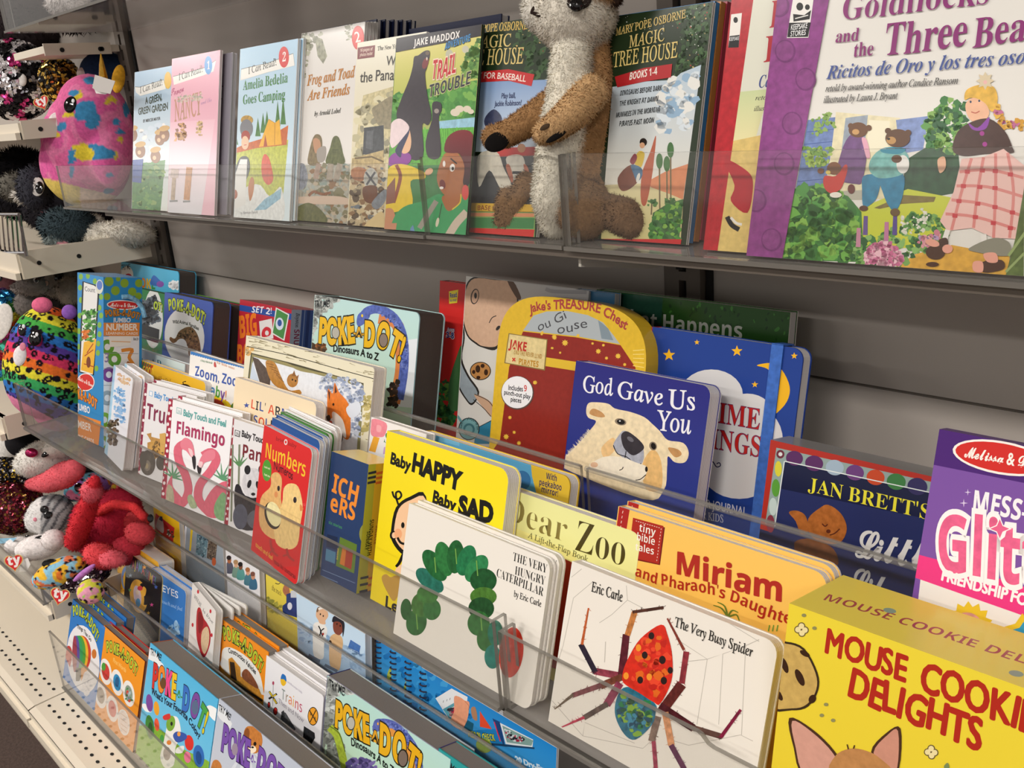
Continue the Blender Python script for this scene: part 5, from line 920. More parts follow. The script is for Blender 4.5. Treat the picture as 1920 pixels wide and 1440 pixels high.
@art('god', ZD2)
def _(c):
    W = '#ecebf0'; c.fill('#2c2a7c>#2b4796'); c.text('God', [(292, 668), (474, 694)], 98, W, 'n', .012, .15); c.text('Gave', [(496, 702), (770, 758)], 100, W, 'n', .012, .15); c.text('Us', [(800, 766), (966, 782)], 112, W, 'n', .012, .1); c.text('You', [(738, 894), (934, 922)], 118, W, 'n', .012, .1)
    B = '#ead7b2~2'; c.blob(B, (310, 790), (322, 740), (370, 733), (440, 742), (480, 770), (570, 790), (650, 820), (700, 862), (745, 905), (790, 955), (880, 972), (912, 1030), (890, 1085), (830, 1085), (790, 1050), (785, 1120), (765, 1250), (640, 1300), (140, 1100), (200, 1040), (270, 970), (330, 900), (368, 845), (325, 825))
    for i in range(70):
        x = random.uniform(200, 340); y = 1045-(x-200)*1.05; c.line('#f0e4c8', 4, (x, y+8), (x-random.uniform(8, 20), y-random.uniform(2, 14)), taper=.8); c.k -= 1
    c.blob('#c08f5c~2', (330, 800), (350, 770), (400, 790), (420, 818), (380, 820)); c.blob('#c08f5c~2', (790, 1000), (850, 1010), (870, 1040), (830, 1055)); c.blob('#e4b878~2', (640, 1100), (700, 1010), (750, 1080), (750, 1240), (660, 1240)); c.blob('#e8c088~2', (400, 1000), (470, 940), (480, 1010), (420, 1060))
    c.ell('#8a7a68', 512, 848, 34, 20, 12); c.ell('#1c1818', 514, 848, 24, 15, 12); c.ell('#e8e8e8', 508, 843, 5, 4); c.ell('#8a7a68', 703, 990, 22, 26, -20); c.ell('#1c1818', 705, 990, 14, 20, -20)
    c.blob('#a9abb8~3', (468, 985), (500, 930), (540, 900), (630, 970), (650, 1040), (635, 1095), (590, 1100), (530, 1062), (485, 1020)); c.blob('#39353c~2', (516, 925), (548, 903), (600, 935), (645, 982), (644, 1012), (590, 1045), (548, 1020), (525, 985)); c.ell('#6a6870', 570, 950, 22, 12, 35); c.line('#1f1c22', 5, (470, 985), (495, 1035), (550, 1055), (600, 1098), (634, 1092)); c.line('#1f1c22', 5, (545, 1020), (538, 1060))
    c.blob('#f0e6d2~1', (330, 1110), (350, 1085), (420, 1052), (520, 1055), (600, 1085), (668, 1112), (664, 1150), (628, 1200), (520, 1190), (400, 1150)); c.ell('#e0b898', 358, 1100, 22, 16); c.line('#2a2422', 5, (505, 1132), (522, 1125), (528, 1112)); c.line('#2a2422', 5, (600, 1190), (628, 1185), (662, 1158)); c.ell('#2a2422', 664, 1126, 8, 16)
@art('bless', ZD2)
def _(c):
    c.fill('#22408f'); Y = '#f0b522'
    for x, y, r in ((796, 456, 38), (960, 381, 17), (1195, 433, 34), (1531, 461, 21), (1300, 629, 20)): c.star(Y, x, y, r)
    c.blob(Y, (1312, 518), (1350, 506), (1400, 506), (1460, 545), (1504, 640), (1490, 725), (1430, 795), (1380, 815), (1420, 740), (1436, 650), (1410, 580), (1370, 535)); Wt = '#d6d4d3'
    for x, y, a, b in ((1045, 690, 185, 150), (1255, 800, 150, 118), (1080, 960, 240, 260), (1300, 960, 165, 200), (1210, 1130, 220, 170), (960, 840, 160, 160)): c.ell(Wt, x, y, a, b)
    c.text('BEDTIME', [(780, 796), (1328, 896)], 118, '#bf2622', 's', -.01, .05, '#5a2a5a', .02); c.text('BLESSINGS', [(700, 936), (1338, 1058)], 116, '#bf2622', 's', -.01, .05, '#5a2a5a', .02)
    c.line('#23284a', 6, (1015, 1100), (1050, 1080), (1075, 1112), (1098, 1105), (1092, 1088), (1076, 1094)); c.text('A PRAYER JOURNAL', [(850, 1318), (1252, 1402)], 50, '#d0d2dc', 'r', .01, .1); c.text('FOR KIDS', [(940, 1408), (1120, 1440)], 44, '#d0d2dc', 'n', .01)
@art('whatgreen', ZD2)
def _(c):
    c.fill('#28501f>#31662a'); c.dabs(['#1c3c1c', '#3f7a30', '#244a1e'], [(490, 110), (1500, 210), (1480, 380), (500, 300)], 60, 9, 3, 2.2, 10); c.poly('#1f4a3a~2', [(480, 90), (760, 120), (740, 420), (470, 400)]); c.text('What Happens', [(470, 268), (720, 306), (1228, 366)], 96, '#bcc0b6', 'b', 0, .05)
@art('brett', ZC4)
def _(c):
    c.fill('#29315f'); c.poly('#1c2140', [(140, 215), (760, 345), (760, 460), (130, 330)]); c.poly('#ae3228', [(60, 120), (140, 138), (86, 500), (20, 480)]); c.poly('#ae3228', [(60, 120), (760, 270), (760, 312), (100, 168)]); c.poly('#8fa29e', [(118, 168), (760, 310), (760, 350), (150, 222), (114, 480), (74, 470)])
    c.ell('#6a2a3a', 134, 194, 16, 17); c.ell('#d8d8d8', 134, 194, 8, 8)
    for x, y, r, q in ((190, 210, 34, '#5a2f60'), (268, 230, 36, '#5a2f60'), (350, 247, 36, '#9fb2c2'), (430, 267, 36, '#6a3f7a'), (512, 286, 36, '#c44a2a'), (594, 303, 38, '#3f7a44'), (678, 322, 40, '#35305c')): c.ell(q, x, y, r, r*.85, 12)
    for x, y, r, q in ((126, 252, 14, '#d6cc3c'), (116, 328, 16, '#5a9a3c'), (105, 402, 16, '#c0d0cc'), (95, 470, 16, '#8a3a4a')): c.ell(q, x, y, r, r*2.2)
    c.line('#e0e6e4', 4, (152, 222), (758, 352)); c.line('#e0e6e4', 4, (150, 222), (112, 480)); c.text("JAN BRETT'S", [(243, 340), (730, 456)], 58, '#e6dc3c', 's', -.005)
    c.blob('#a8622e~4', (245, 450), (290, 408), (325, 395), (375, 430), (398, 490), (370, 545), (300, 545), (250, 510)); c.blob('#a8622e~4', (168, 425), (200, 418), (235, 440), (245, 500), (215, 510), (195, 460)); c.blob('#7a4a2c~4', (190, 545), (260, 530), (345, 570), (355, 640), (220, 620)); c.ell('#5a2a1c', 325, 500, 9, 8); c.line('#5a2a1c', 5, (300, 470), (312, 480), (322, 472)); c.line('#5a2a1c', 5, (330, 515), (350, 508), (370, 490))
    c.text('Little', [(425, 598), (760, 660)], 112, '#dcdad8', 'c', .02); c.text('Library', [(400, 742), (730, 850)], 112, '#c8c8c8', 'c', .02)
TOPS['brett'] = lambda c: c.fill('#8d8a88')
# ---- bottom shelf
Z6 = (680, 1200, 1/6); ZQ = (180, 880, .18057); ZR = (400, 1060, .23616); Z7 = (860, 1120, .2222)
@art('things', ZC3)
def _(c):
    c.fill('#2c76c0'); c.ell('#e6e4e6', 238, 800, 94, 200, -6); pokedot(c, [(178, 548), (222, 545), (275, 610), (318, 698)], 62); c.text('Things That Go', [(200, 618), (235, 640), (284, 700)], 24, '#333', 'r', .03)
    for x, rx, q in ((228, 56, '#c8402c'), (222, 46, '#e8b02a'), (215, 38, '#4a9a3a'), (206, 30, '#2f9a5a'), (196, 22, '#5a4a9a'), (188, 14, '#9a3a4a')): c.ell(q, x, 770, rx, 108)
    c.poly('#4a4a44', [(195, 850), (250, 860), (215, 930), (195, 930)]); c.poly('#d88a2a', [(225, 850), (270, 850), (225, 930)]); c.ell('#b8342c', 153, 770, 20, 48); c.poly('#b8342c', [(138, 800), (172, 800), (160, 850)]); c.ell('#c8742c', 302, 770, 14, 28); c.ell('#d8d6da', 258, 945, 26, 74); c.dabs(['#a8a8b4'], [(245, 890), (275, 890), (275, 990), (245, 990)], 14, 5, 2)
@art('food', ZC3)
def _(c):
    c.fill('#ea931f'); pokedot(c, [(374, 760), (420, 765), (490, 820), (548, 898)], 66); c.text('First Words', [(412, 815), (488, 880)], 26, '#f0b860', 'r', .04)
    for x, y, q in ((370, 875, '#c83a34'), (437, 938, '#2a8ac0'), (505, 1003, '#8a9a8a'), (341, 1013, '#8a7a6a'), (409, 1092, '#c84a4a'), (476, 1172, '#d8a07a')):
        c.ell('#ece8e4', x, y, 34, 78, -8); c.ell(q+'~3', x, y, 22, 50, -8)
    c.ell('#4a9a3a', 358, 845, 12, 24); c.ell('#1c5a8a', 437, 935, 12, 30); c.dabs(['#c84a3a', '#4a8a4a', '#a8c0c8'], [(485, 970), (525, 980), (525, 1050), (485, 1040)], 14, 10, 3); c.ell('#e8d8d0', 476, 1172, 28, 66, -8)
    for y in (1130, 1160, 1190, 1215): c.line('#c8a890', 4, (458, y-12), (494, y+16))
@art('colour', ZC3)
def _(c):
    c.fill('#56b4e0>#7cc6e4'); c.blob('#86b53c~2', (480, 1180), (560, 1190), (640, 1190), (720, 1235), (830, 1330), (1000, 1420), (1040, 1560), (430, 1560)); c.blob('#f0f2f2', (580, 1070), (602, 1062), (620, 1090), (640, 1110), (605, 1108)); c.blob('#f0f2f2', (958, 1090), (985, 1072), (1035, 1110), (1020, 1165), (985, 1140))
    for x, y, a, b, q in ((627, 1058, 20, 52, '#7a4a9a'), (668, 1090, 16, 42, '#e8a02a'), (629, 1200, 25, 72, '#3f8a3a'), (670, 1185, 14, 38, '#e85a3a'), (860, 1292, 26, 46, '#d8342c'), (850, 1376, 20, 34, '#ea7a9a'), (916, 1370, 32, 66, '#2f6ab8')): c.ell(q, x, y, a, b, -6)
    c.ell('#1c4a8a', 916, 1380, 17, 40, -6); c.ell('#2a5a2c', 632, 1215, 14, 45)
    c.blob('#ecebe6', (722, 1230), (740, 1150), (775, 1135), (800, 1160), (812, 1250), (780, 1320), (770, 1420), (720, 1440), (690, 1380), (705, 1310)); c.ell('#7aa83a', 752, 1178, 26, 46, 8); c.blob('#cf3a34', (706, 1135), (745, 1120), (748, 1150), (715, 1158)); c.blob('#3a58a8', (765, 1250), (790, 1225), (840, 1240), (842, 1270), (790, 1290)); c.ell('#e0863a', 742, 1290, 14, 14); c.ell('#4aa04a', 700, 1270, 12, 26); c.ell('#8a7a74', 730, 1355, 22, 40); c.blob('#ecebe6', (790, 1320), (830, 1310), (820, 1350), (780, 1350)); c.ell('#e8a04a', 800, 1240, 10, 14); c.ell('#222', 757, 1180, 7, 12)
    c.poly('#e9e9ea', [(630, 730), (665, 765), (700, 830), (690, 850), (645, 812), (620, 800)]); c.line('#e4eaf0', 12, (688, 820), (705, 840), (712, 880)); c.text('TRY ME!', [(632, 778), (662, 786), (694, 815)], 42, '#22262a', 'r', .02, .3)
    c.text('POKE', [(640, 955), (695, 985), (782, 1038)], 150, ['#d0342c', '#e8862a', '#e84a8a', '#e8c02a'], 'b', .03, .25, '#4a2a2a', .03); c.text('-A-', [(778, 1015), (820, 1040)], 46, '#3f8a3a', 'b', .02, .2); c.text('DOT!', [(815, 1088), (870, 1125), (948, 1240)], 150, ['#3a6fc0', '#7a4a9a', '#4aa04a', '#d8c82a'], 'b', .03, .25, '#23304a', .03)
    c.ell('#6a4a2a', 708, 942, 17, 34); c.ell('#5a6a8a', 895, 1085, 20, 42); c.text("What's Your Favorite Color?", [(638, 1002), (710, 1058), (790, 1108), (862, 1180), (916, 1276)], 40, '#1c2a40', 'r', .03)
@art('ten', ZC3)
def _(c):
    c.fill('#b9c0ce>#c8ccd6')
    for k in range(6): c.poly('#d4d8e0', [(1200, 1300), (1000+110*k, 1600), (1050+110*k, 1600)])
    c.poly('#dfe2e6', [(1020, 1040), (1060, 1085), (1112, 1180), (1100, 1210), (1040, 1150), (1015, 1110)]); c.text('TRY ME!', [(1032, 1105), (1065, 1125), (1100, 1165)], 42, '#22262a', 'r', .02, .3); c.blob('#bf7838~3', (1180, 1240), (1195, 1200), (1230, 1195), (1275, 1220), (1290, 1290), (1260, 1350), (1215, 1345), (1190, 1300)); c.blob('#8a4f24', (1180, 1240), (1200, 1205), (1215, 1230), (1200, 1290)); c.ell('#f0e0c8', 1230, 1330, 24, 22); c.ell('#1c1412', 1206, 1272, 9, 12); c.ell('#1c1412', 1246, 1298, 9, 12); c.ell('#1c1412', 1232, 1318, 8, 6); c.blob('#c07a3c~2', (1000, 1400), (1030, 1395), (1050, 1440), (990, 1460))
    c.text('POKE', [(1044, 1320), (1110, 1370), (1215, 1440)], 165, '#7650a6', 'b', .03, .25, '#3a2458', .03); c.text('-A-', [(1210, 1390), (1250, 1420)], 46, '#7650a6', 'b', .02, .2); c.text('DOT!', [(1250, 1440), (1320, 1500), (1420, 1600)], 150, '#7650a6', 'b', .03, .25, '#3a2458', .03); c.ell('#98889a', 1128, 1330, 18, 36)
@art('pajama', ZC3)
def _(c):
    c.fill('#1c171b'); c.text('PAJAMA TIME!', [(512, 262), (570, 290), (662, 372)], 50, ['#5a4a6a', '#a83a4a', '#c8a03a', '#6a4a8a', '#3a7a9a', '#a84a4a'], 'r', .02, .3); c.ell('#e0a63c', 562, 432, 50, 100, -8); c.ell('#1c171b', 596, 418, 36, 66, -8); c.ell('#e0a63c', 560, 432, 34, 80, -8); c.ell('#d8c0c8', 556, 430, 22, 62, -8); c.ell('#c83a44', 572, 385, 16, 14); c.ell('#4a8fc0', 560, 470, 14, 26); c.ell('#e8d0b8', 556, 410, 10, 16); c.blob('#e0a63c', (590, 375), (608, 392), (600, 430), (585, 420))
    for x, y, q in ((597, 262, '#e8a03a'), (665, 378, '#4a6ac0'), (640, 482, '#c84a8a'), (515, 310, '#9aa8b0'), (620, 530, '#d8a63c'), (512, 395, '#6a9a5a')): c.star(q, x, y, 13)
@art('yellowbb', ZQ)
def _(c):
    c.fill('#e8b030')
    rnd = random.Random(3)
    for i in range(40): c.ell(['#c87a2a', '#d86a2a', '#5a7a3a', '#a84a6a'][i % 4], rnd.uniform(200, 420), rnd.uniform(700, 1400), 7, 9); c.k -= 1
    c.ell('#7a9ad0', 320, 1130, 58, 130); c.ell('#e8b030', 332, 1150, 50, 110)
@art('es', ZC3)
def _(c):
    c.fill('#3a7ac6>#3272b4'); c.text('EYES', [(700, 402), (796, 446)], 40, '#dfe8f2', 'r', .01, .1); c.text('touch and feel', [(700, 470), (820, 520)], 20, '#9ac0e8', 'i', .01); c.blob('#9ac4e8', (770, 590), (785, 572), (800, 610), (795, 640), (778, 630)); c.dabs(['#a8cdea', '#86b4dc'], [(740, 600), (800, 590), (800, 660), (740, 650)], 20, 12, 3)
@art('heart', ZC3)
def _(c):
    c.fill('#ebe6e1'); c.blob('#b3252c', (905, 520), (925, 500), (945, 560), (965, 590), (985, 640), (980, 720), (950, 790), (925, 760), (902, 660)); c.blob('#8a1c20', (912, 540), (928, 525), (944, 580), (930, 640), (915, 640)); c.blob('#e0c09a~2', (935, 640), (965, 610), (978, 660), (970, 730), (948, 770), (930, 720)); c.text('WHERE', [(888, 440), (930, 500)], 26, '#6a6a6a', 'i', .01, .3); c.text('is love', [(940, 520), (1000, 600)], 24, '#6a6a6a', 'i', .01, .3)
    for x, y in ((912, 405), (992, 660), (985, 520), (880, 600)): c.ell('#c8303a', x, y, 6, 12)
@art('construct', ZC3)
def _(c):
    c.fill('#ec8f20'); c.blob('#e9e6e2', (1048, 800), (1060, 740), (1110, 735), (1200, 790), (1270, 880), (1295, 990), (1290, 1010), (1180, 960), (1050, 850)); pokedot(c, [(1062, 688), (1120, 700), (1200, 775), (1282, 880)], 76); c.text('Construction Vehicles', [(1090, 762), (1150, 790), (1250, 892)], 28, '#222', 'r', .03)
    c.poly('#c88a34~3', [(1090, 800), (1110, 790), (1160, 850), (1165, 950), (1130, 950), (1100, 920)]); c.poly('#3a2a1c', [(1098, 815), (1125, 820), (1140, 930), (1105, 910)]); c.poly('#c88a34~3', [(1160, 900), (1270, 975), (1300, 1050), (1160, 975)]); c.blob('#8a5236~4', (1170, 880), (1200, 860), (1250, 930), (1262, 975), (1180, 920)); c.line('#4a3420', 14, (1110, 930), (1180, 975), (1290, 1045))
@art('trains', ZR)
def _(c):
    c.fill('#e9e7ea'); c.ell('#e8b82c', 557, 912, 24, 46); c.blob('#2f6fb8', (535, 900), (548, 862), (575, 880), (580, 925), (560, 905)); c.text('smithsonian kids', [(588, 930), (705, 1020)], 18, '#b4aebc', 'r', .02)
    c.text('Trains', [(538, 1058), (706, 1176)], 90, ['#8a9490', '#9a8a74', '#e07a34', '#e8b43a', '#c84a4a', '#c04a6a'], 'b', -.02); c.text('Then and Now', [(516, 1090), (716, 1252)], 40, '#a09aa4', 'r', .01)
    c.line('#2a2a2a', 16, (444, 1000), (505, 1100)); c.line('#2a2a2a', 16, (505, 1020), (440, 1060)); c.line('#e8c62c', 9, (446, 1004), (470, 1044)); c.line('#e8c62c', 9, (480, 1060), (502, 1096)); c.line('#e8c62c', 9, (498, 1026), (475, 1040)); c.line('#8a8a8a', 4, (476, 940), (472, 1120)); c.ell('#a8405a', 476, 935, 8, 15); c.ell('#2a2a2a', 442, 1108, 12, 26); c.ell('#c8302c', 442, 1108, 8, 19); c.ell('#2a2a2a', 493, 1158, 18, 32); c.ell('#d8302c', 493, 1158, 13, 26)
    c.ell('#2a2622', 792, 1198, 42, 74); c.ell('#e89f2c', 792, 1198, 37, 67); c.line('#2a2622', 7, (765, 1150), (818, 1246)); c.line('#2a2622', 7, (815, 1150), (768, 1246)); c.text('R', [(768, 1190), (782, 1196)], 22, '#2a2622', 'b'); c.text('R', [(802, 1222), (816, 1228)], 22, '#2a2622', 'b')
    c.poly('#5a5a5c~4', [(545, 1160), (575, 1170), (655, 1300), (640, 1320), (530, 1240)]); c.poly('#2a2a2c~2', [(720, 1275), (805, 1330), (808, 1370), (775, 1430), (710, 1390)]); c.poly('#3a3a3c', [(540, 1165), (560, 1150), (570, 1200), (545, 1205)])
@art('dinolow', ZD3)
def _(c):
    c.fill('#b6dcd4>#c2d8a8'); c.dabs(['#b0b4b0', '#c4c8c4', '#9a9e9a', '#d0d4d0'], [(180, 880), (300, 940), (350, 990), (240, 960), (210, 1120), (190, 1260), (120, 1240)], 90, 26, 3); c.dabs(['#7f847c', '#989c94'], [(140, 1100), (240, 1150), (260, 1440), (120, 1440)], 50, 30, 8); c.line('#a4b83c~4', 46, (190, 1190), (235, 1240), (262, 1340), (290, 1460)); c.line('#5a6a2a', 6, (185, 1180), (250, 1230), (285, 1340)); c.dabs(['#5a4f8a', '#7a6aa8'], [(300, 1400), (420, 1380), (500, 1440), (300, 1460)], 24, 24, 5)
    c.line('#dc9444', 64, (520, 1210), (620, 1230), (690, 1330), (720, 1480)); c.line('#5a66ae~5', 46, (470, 1200), (505, 1160), (590, 1180), (680, 1270), (730, 1370), (745, 1500)); c.blob('#5a66ae~4', (455, 1215), (465, 1150), (505, 1138), (530, 1170), (500, 1210)); c.ell('#e8a83a', 487, 1168, 5, 9); c.dabs(['#3f4f98', '#7484c8'], [(520, 1145), (640, 1190), (740, 1330), (760, 1460), (720, 1460), (700, 1350), (610, 1230)], 60, 10, 5)
    c.text('TRY ME!', [(185, 945), (225, 968), (286, 1000)], 52, '#23272a', 'r', .02, .3); Y = '#e4ad1e'
    c.text('POKE', [(218, 1170), (310, 1225), (440, 1290)], 165, Y, 'b', .03, .25, '#2a2418', .04); c.text('-A-', [(430, 1255), (510, 1305)], 70, '#dca028', 'b', .02, .2, '#2a2418', .05); c.text('DOT!', [(488, 1330), (600, 1400), (740, 1530)], 185, Y, 'b', .03, .25, '#2a2418', .04); c.ell('#2a2418', 322, 1165, 26, 44); c.ell('#b8b4a8', 322, 1165, 22, 38); c.ell('#2a2418', 640, 1380, 34, 58); c.ell('#7a6a60', 640, 1380, 27, 48); c.text('Dinosaurs A to Z', [(322, 1300), (420, 1350), (580, 1480)], 48, '#1c1f1e', 'r', .03)
@art('trylow', ZD3)
def _(c):
    c.fill('#2f9c9c'); c.poly('#e0ded8', [(850, 1330), (880, 1375), (935, 1450), (930, 1500), (840, 1470)]); c.text('TRY ME!', [(860, 1420), (900, 1440), (970, 1500)], 56, '#23272a', 'r', .02, .3)
@art('yellowred', ZQ)
def _(c):
    c.fill('#e8b91f'); c.poly('#c8302c', [(620, 455), (815, 610), (800, 760), (600, 620)]); c.blob('#dcd8d4', (628, 600), (640, 520), (670, 490), (700, 560), (700, 660), (660, 640)); c.poly('#2a3458', [(662, 488), (690, 490), (692, 545), (655, 522)]); c.dabs(['#5a4a3a', '#d8d0c0', '#3a3a34'], [(735, 615), (805, 660), (800, 710), (740, 680)], 14, 12, 3); c.text('a yellow book', [(730, 455), (810, 515)], 18, '#5a4a1a', 'i', .02)
@art('building', ZQ)
def _(c):
    c.fill('#97a1aa>#7a848c'); c.poly('#2c3648', [(840, 500), (925, 560), (905, 820), (820, 760)]); c.poly('#d8dade', [(925, 560), (945, 570), (925, 830), (905, 820)]); c.poly('#e0c02c', [(985, 600), (1008, 610), (985, 850), (968, 840)]); c.poly('#5a7a86~5', [(1050, 670), (1165, 710), (1140, 920), (1035, 880)]); c.dabs(['#3a4a54', '#86a0a8', '#4f6a78'], [(1050, 680), (1160, 710), (1140, 920), (1035, 880)], 34, 12, 3); c.poly('#5a4c40~5', [(1168, 710), (1260, 760), (1240, 960), (1150, 920)]); c.dabs(['#8a7a68', '#3f342c'], [(1170, 720), (1255, 760), (1240, 950), (1155, 910)], 30, 9, 4); c.ell('#b85a34', 1225, 960, 22, 42)
@art('people', ZC3)
def _(c):
    c.fill('#e9e8eb')
    for x, y, h, k, q in ((1095, 220, '#2a2020', '#a8643c', '#5a5a6a'), (1135, 245, '#b08a60', '#d8a884', '#7a9a8a'), (1162, 258, '#1c1818', '#7a4a30', '#5a9a94'), (1205, 290, '#a8683c', '#d8a080', '#4a7a8a'), (1235, 315, '#7a4a3a', '#c89070', '#3a6a8a')):
        c.blob(q, (x-16, y+20), (x, y+8), (x+20, y+24), (x+22, y+75), (x-22, y+72)); c.ell(k, x, y, 12, 20); c.ell(h, x-2, y-14, 14, 14)
    c.text('we love to laugh', [(1180, 190), (1262, 258)], 16, '#555', 'r', .02)
@art('truckyellow', ZC3)
def _(c):
    c.fill('#e4cf4a>#b8b058'); c.text('the truck', [(1345, 395), (1402, 432)], 30, '#6a5a2a', 'i', .01); c.line('#2a2420', 4, (1365, 355), (1385, 360), (1402, 342)); c.blob('#a86a4a~3', (1408, 400), (1430, 350), (1450, 400), (1440, 440)); c.poly('#2a3f78~2', [(1430, 420), (1490, 400), (1500, 560), (1410, 530), (1405, 490), (1430, 470)]); c.ell('#d8dce4', 1450, 490, 14, 22); c.poly('#c8cdd4', [(1455, 400), (1495, 395), (1494, 440), (1456, 440)])
    c.dabs(['#8a8a3a', '#a8a44a'], [(1320, 440), (1400, 480), (1390, 540), (1310, 510)], 24, 14, 3)
@art('sailors', ZR)
def _(c):
    c.fill('#b6cfe8>#8fb0d2'); c.poly('#c4dcf0', [(640, 190), (1230, 560), (1190, 720), (900, 600), (640, 430)]); c.dabs(['#86a8cc', '#9cbcdc', '#aac8e4'], [(650, 420), (800, 500), (1190, 700), (1170, 850), (640, 560)], 50, 40, 3, .4, 25)
    c.blob('#ece9e4', (795, 470), (830, 450), (880, 470), (905, 520), (880, 620), (872, 740), (800, 720), (790, 600), (790, 530)); c.blob('#ddb08c', (815, 400), (825, 345), (870, 330), (905, 365), (912, 405), (890, 440), (890, 468), (848, 462), (830, 430)); c.blob('#7a5a40', (818, 365), (828, 335), (845, 335), (830, 370)); c.poly('#efece6', [(832, 340), (870, 326), (905, 350), (905, 365), (870, 345), (835, 355)]); c.ell('#2a1c18', 850, 388, 5, 8); c.ell('#2a1c18', 873, 402, 5, 8); c.line('#23252c', 9, (835, 480), (852, 520), (842, 570)); c.line('#23252c', 9, (880, 500), (855, 525), (870, 565)); c.ell('#a83a34', 872, 545, 8, 10)
    c.blob('#d8b080', (925, 590), (940, 555), (985, 540), (1020, 570), (1030, 620), (1020, 690), (1000, 830), (930, 800), (920, 680)); c.blob('#7f4030', (950, 470), (965, 430), (1010, 430), (1035, 470), (1030, 520), (1000, 555), (960, 530)); c.blob('#24242e', (945, 450), (955, 405), (1000, 410), (1038, 450), (1042, 500), (1028, 570), (1020, 470), (985, 445)); c.ell('#140c0a', 982, 465, 5, 8); c.ell('#140c0a', 1008, 480, 5, 8); c.ell('#4a3020', 928, 610, 12, 16); c.poly('#3f6fb4~2', [(1090, 590), (1170, 640), (1160, 690), (1070, 650)]); c.text('LITTLE SAILOR', [(1075, 660), (1165, 712)], 22, '#3a62a4', 'b')
    c.poly('#5a6a80', [(760, 700), (850, 750), (845, 775), (755, 725)]); c.poly('#5a6a80', [(890, 780), (990, 830), (980, 850), (880, 800)])
def padart(c):
    c.fill('#2080c8>#58b0dc'); c.dabs(['#1c70b4', '#3f9ad4'], [(200, 0), (900, 300), (1300, 900), (400, 700)], 40, 50, 3)
for _k in range(3): ART['spiral%d' % _k] = lambda c, k=_k: (padart(c.z(*Z6)), c.ell('#aeb84a', 330+190*k, 370+130*k, 46, 110, 20), c.ell('#d8d4cc', 560+150*k, 560+100*k, 60, 80, 30))
@art('spiral3', Z6)
def _(c):
    padart(c); c.poly('#e0e2e4', [(820, 655), (1000, 545), (1180, 640), (1160, 900), (985, 920)]); c.poly('#5a9aa8', [(900, 780), (1040, 700), (1150, 780), (1120, 900), (990, 905)])
    for x, y in ((905, 705), (945, 690), (980, 675)): c.line('#4a4a4a', 5, (x, y), (x+6, y-25))
    c.dabs(['#8a2a4a', '#3a3a40', '#c8304a', '#e0d8d0'], [(960, 780), (1040, 750), (1060, 840), (990, 870)], 26, 20, 3)
    c.blob('#e09a78~1', (1030, 640), (1090, 640), (1150, 680), (1200, 700), (1195, 790), (1180, 880), (1125, 1010), (990, 935), (1030, 800)); c.line('#b8704f', 6, (1150, 690), (1195, 740), (1190, 790)); c.poly('#1f5a74', [(1180, 900), (1250, 940), (1230, 1070), (1120, 1015)]); c.poly('#d84a2c', [(1320, 800), (1455, 1005), (1320, 975)]); c.blob('#a87a5c', (1220, 770), (1270, 760), (1290, 900), (1240, 880)); c.poly('#1f78b8', [(1180, 1020), (1490, 1000), (1590, 1180), (1400, 1160), (1170, 1060)])
    c.text("FLIP 'N CHECK", [(1188, 1080), (1300, 1110), (1495, 1140)], 66, '#c8cc4a', 'b', .01, .3, '#1c3a3a', .06); c.poly('#1f3f74', [(1460, 880), (1545, 920), (1600, 1180), (1580, 1180)]); c.line('#c8304a', 12, (1480, 920), (1550, 1140)); c.poly('#d8dee2', [(1545, 930), (1920, 1120), (1910, 1215), (1610, 1170)]); c.poly('#7a9a94', [(1570, 960), (1920, 1130), (1900, 1190), (1625, 1150)]); c.dabs(['#2a2a30', '#a83048', '#c8ccd0'], [(1590, 1000), (1820, 1100), (1800, 1150), (1640, 1120)], 30, 18, 4)
    c.z(*Z7); c.poly('#1f3f60', [(250, 1225), (640, 1265), (640, 1280), (250, 1245)]); c.text('20 Dry-Erase', [(480, 1382), (790, 1500)], 44, '#cfe4f0', 'r', .05)
    c.ell('#9ab04a', 215, 1250, 70, 60, 30)
# ------------------------------------------------------------------ the books
def B(key, *a, **k): return book(key, *a, art=ART.get(key), top=TOPS.get(key), side=SIDES.get(key), sl=SPINES.get(key, 0), **k)
G_TOP, G_DOT = 'early readers on the top row', 'dotted popping books'
# --- top row
B('pink', 'paperback_book', 'pink early reader with a blue level 1 badge, in front of the garden book', .597, 13, (323, 112), (413, 92), .004, ZA, base='#e8a9bb', pages='paper')
B('garden', 'paperback_book', 'green garden early reader with bears, beside the pink plush', .6045, 13, (253, 134), (338, 122), .004, ZA, base='#dfe7ea', pages='paper')
B('amelia', 'paperback_book', 'pale blue camping early reader with a yellow tent', .597, 13, (451, 94), (559, 70), .004, ZA, base='#bcd6e6', pages='paper')
B('trail', 'paperback_book', 'green paperback with a black bear and two children, black title strip', .5945, 13, (744, 72.5), (904, 44.5), .004, ZA, base='#3f6b3a', pages='paper', edge='#1c1a1e')
B('panama', 'paperback_book', 'cream paperback about a canal, half hidden by the bear adventure book', .6005, 13, (671, 81), (800, 58), .004, ZA, base='#e2dcc4', pages='paper')
B('frog', 'paperback_book', 'white early reader with a frog and a toad, orange-brown title', .6065, 13, (566, 69), (685, 33.5), .004, ZA, base='#dcd8d2', pages='paper')
B('baseball', 'paperback_book', 'dark green paperback with baseball players, behind the paw of the plush', .608, 13, (884, 50), (1042, 26), .004, ZA, base='#26361f', pages='paper')
B('tree', 'paperback_book', 'dark green paperback set cover, books one to four, right of the meerkat plush', .620, 13, (1146, 40), (1338, -6), .004, ZA, base='#26361f', pages='paper')
B('riding', 'fairy_tale_book', 'red-spined picture book mostly hidden by the purple-spined one', .604, 13, (1374, -6), (1560, -60), .006, ZA, base='#dfe0d2', pages='paper', spine='#b01e28', h=.24)
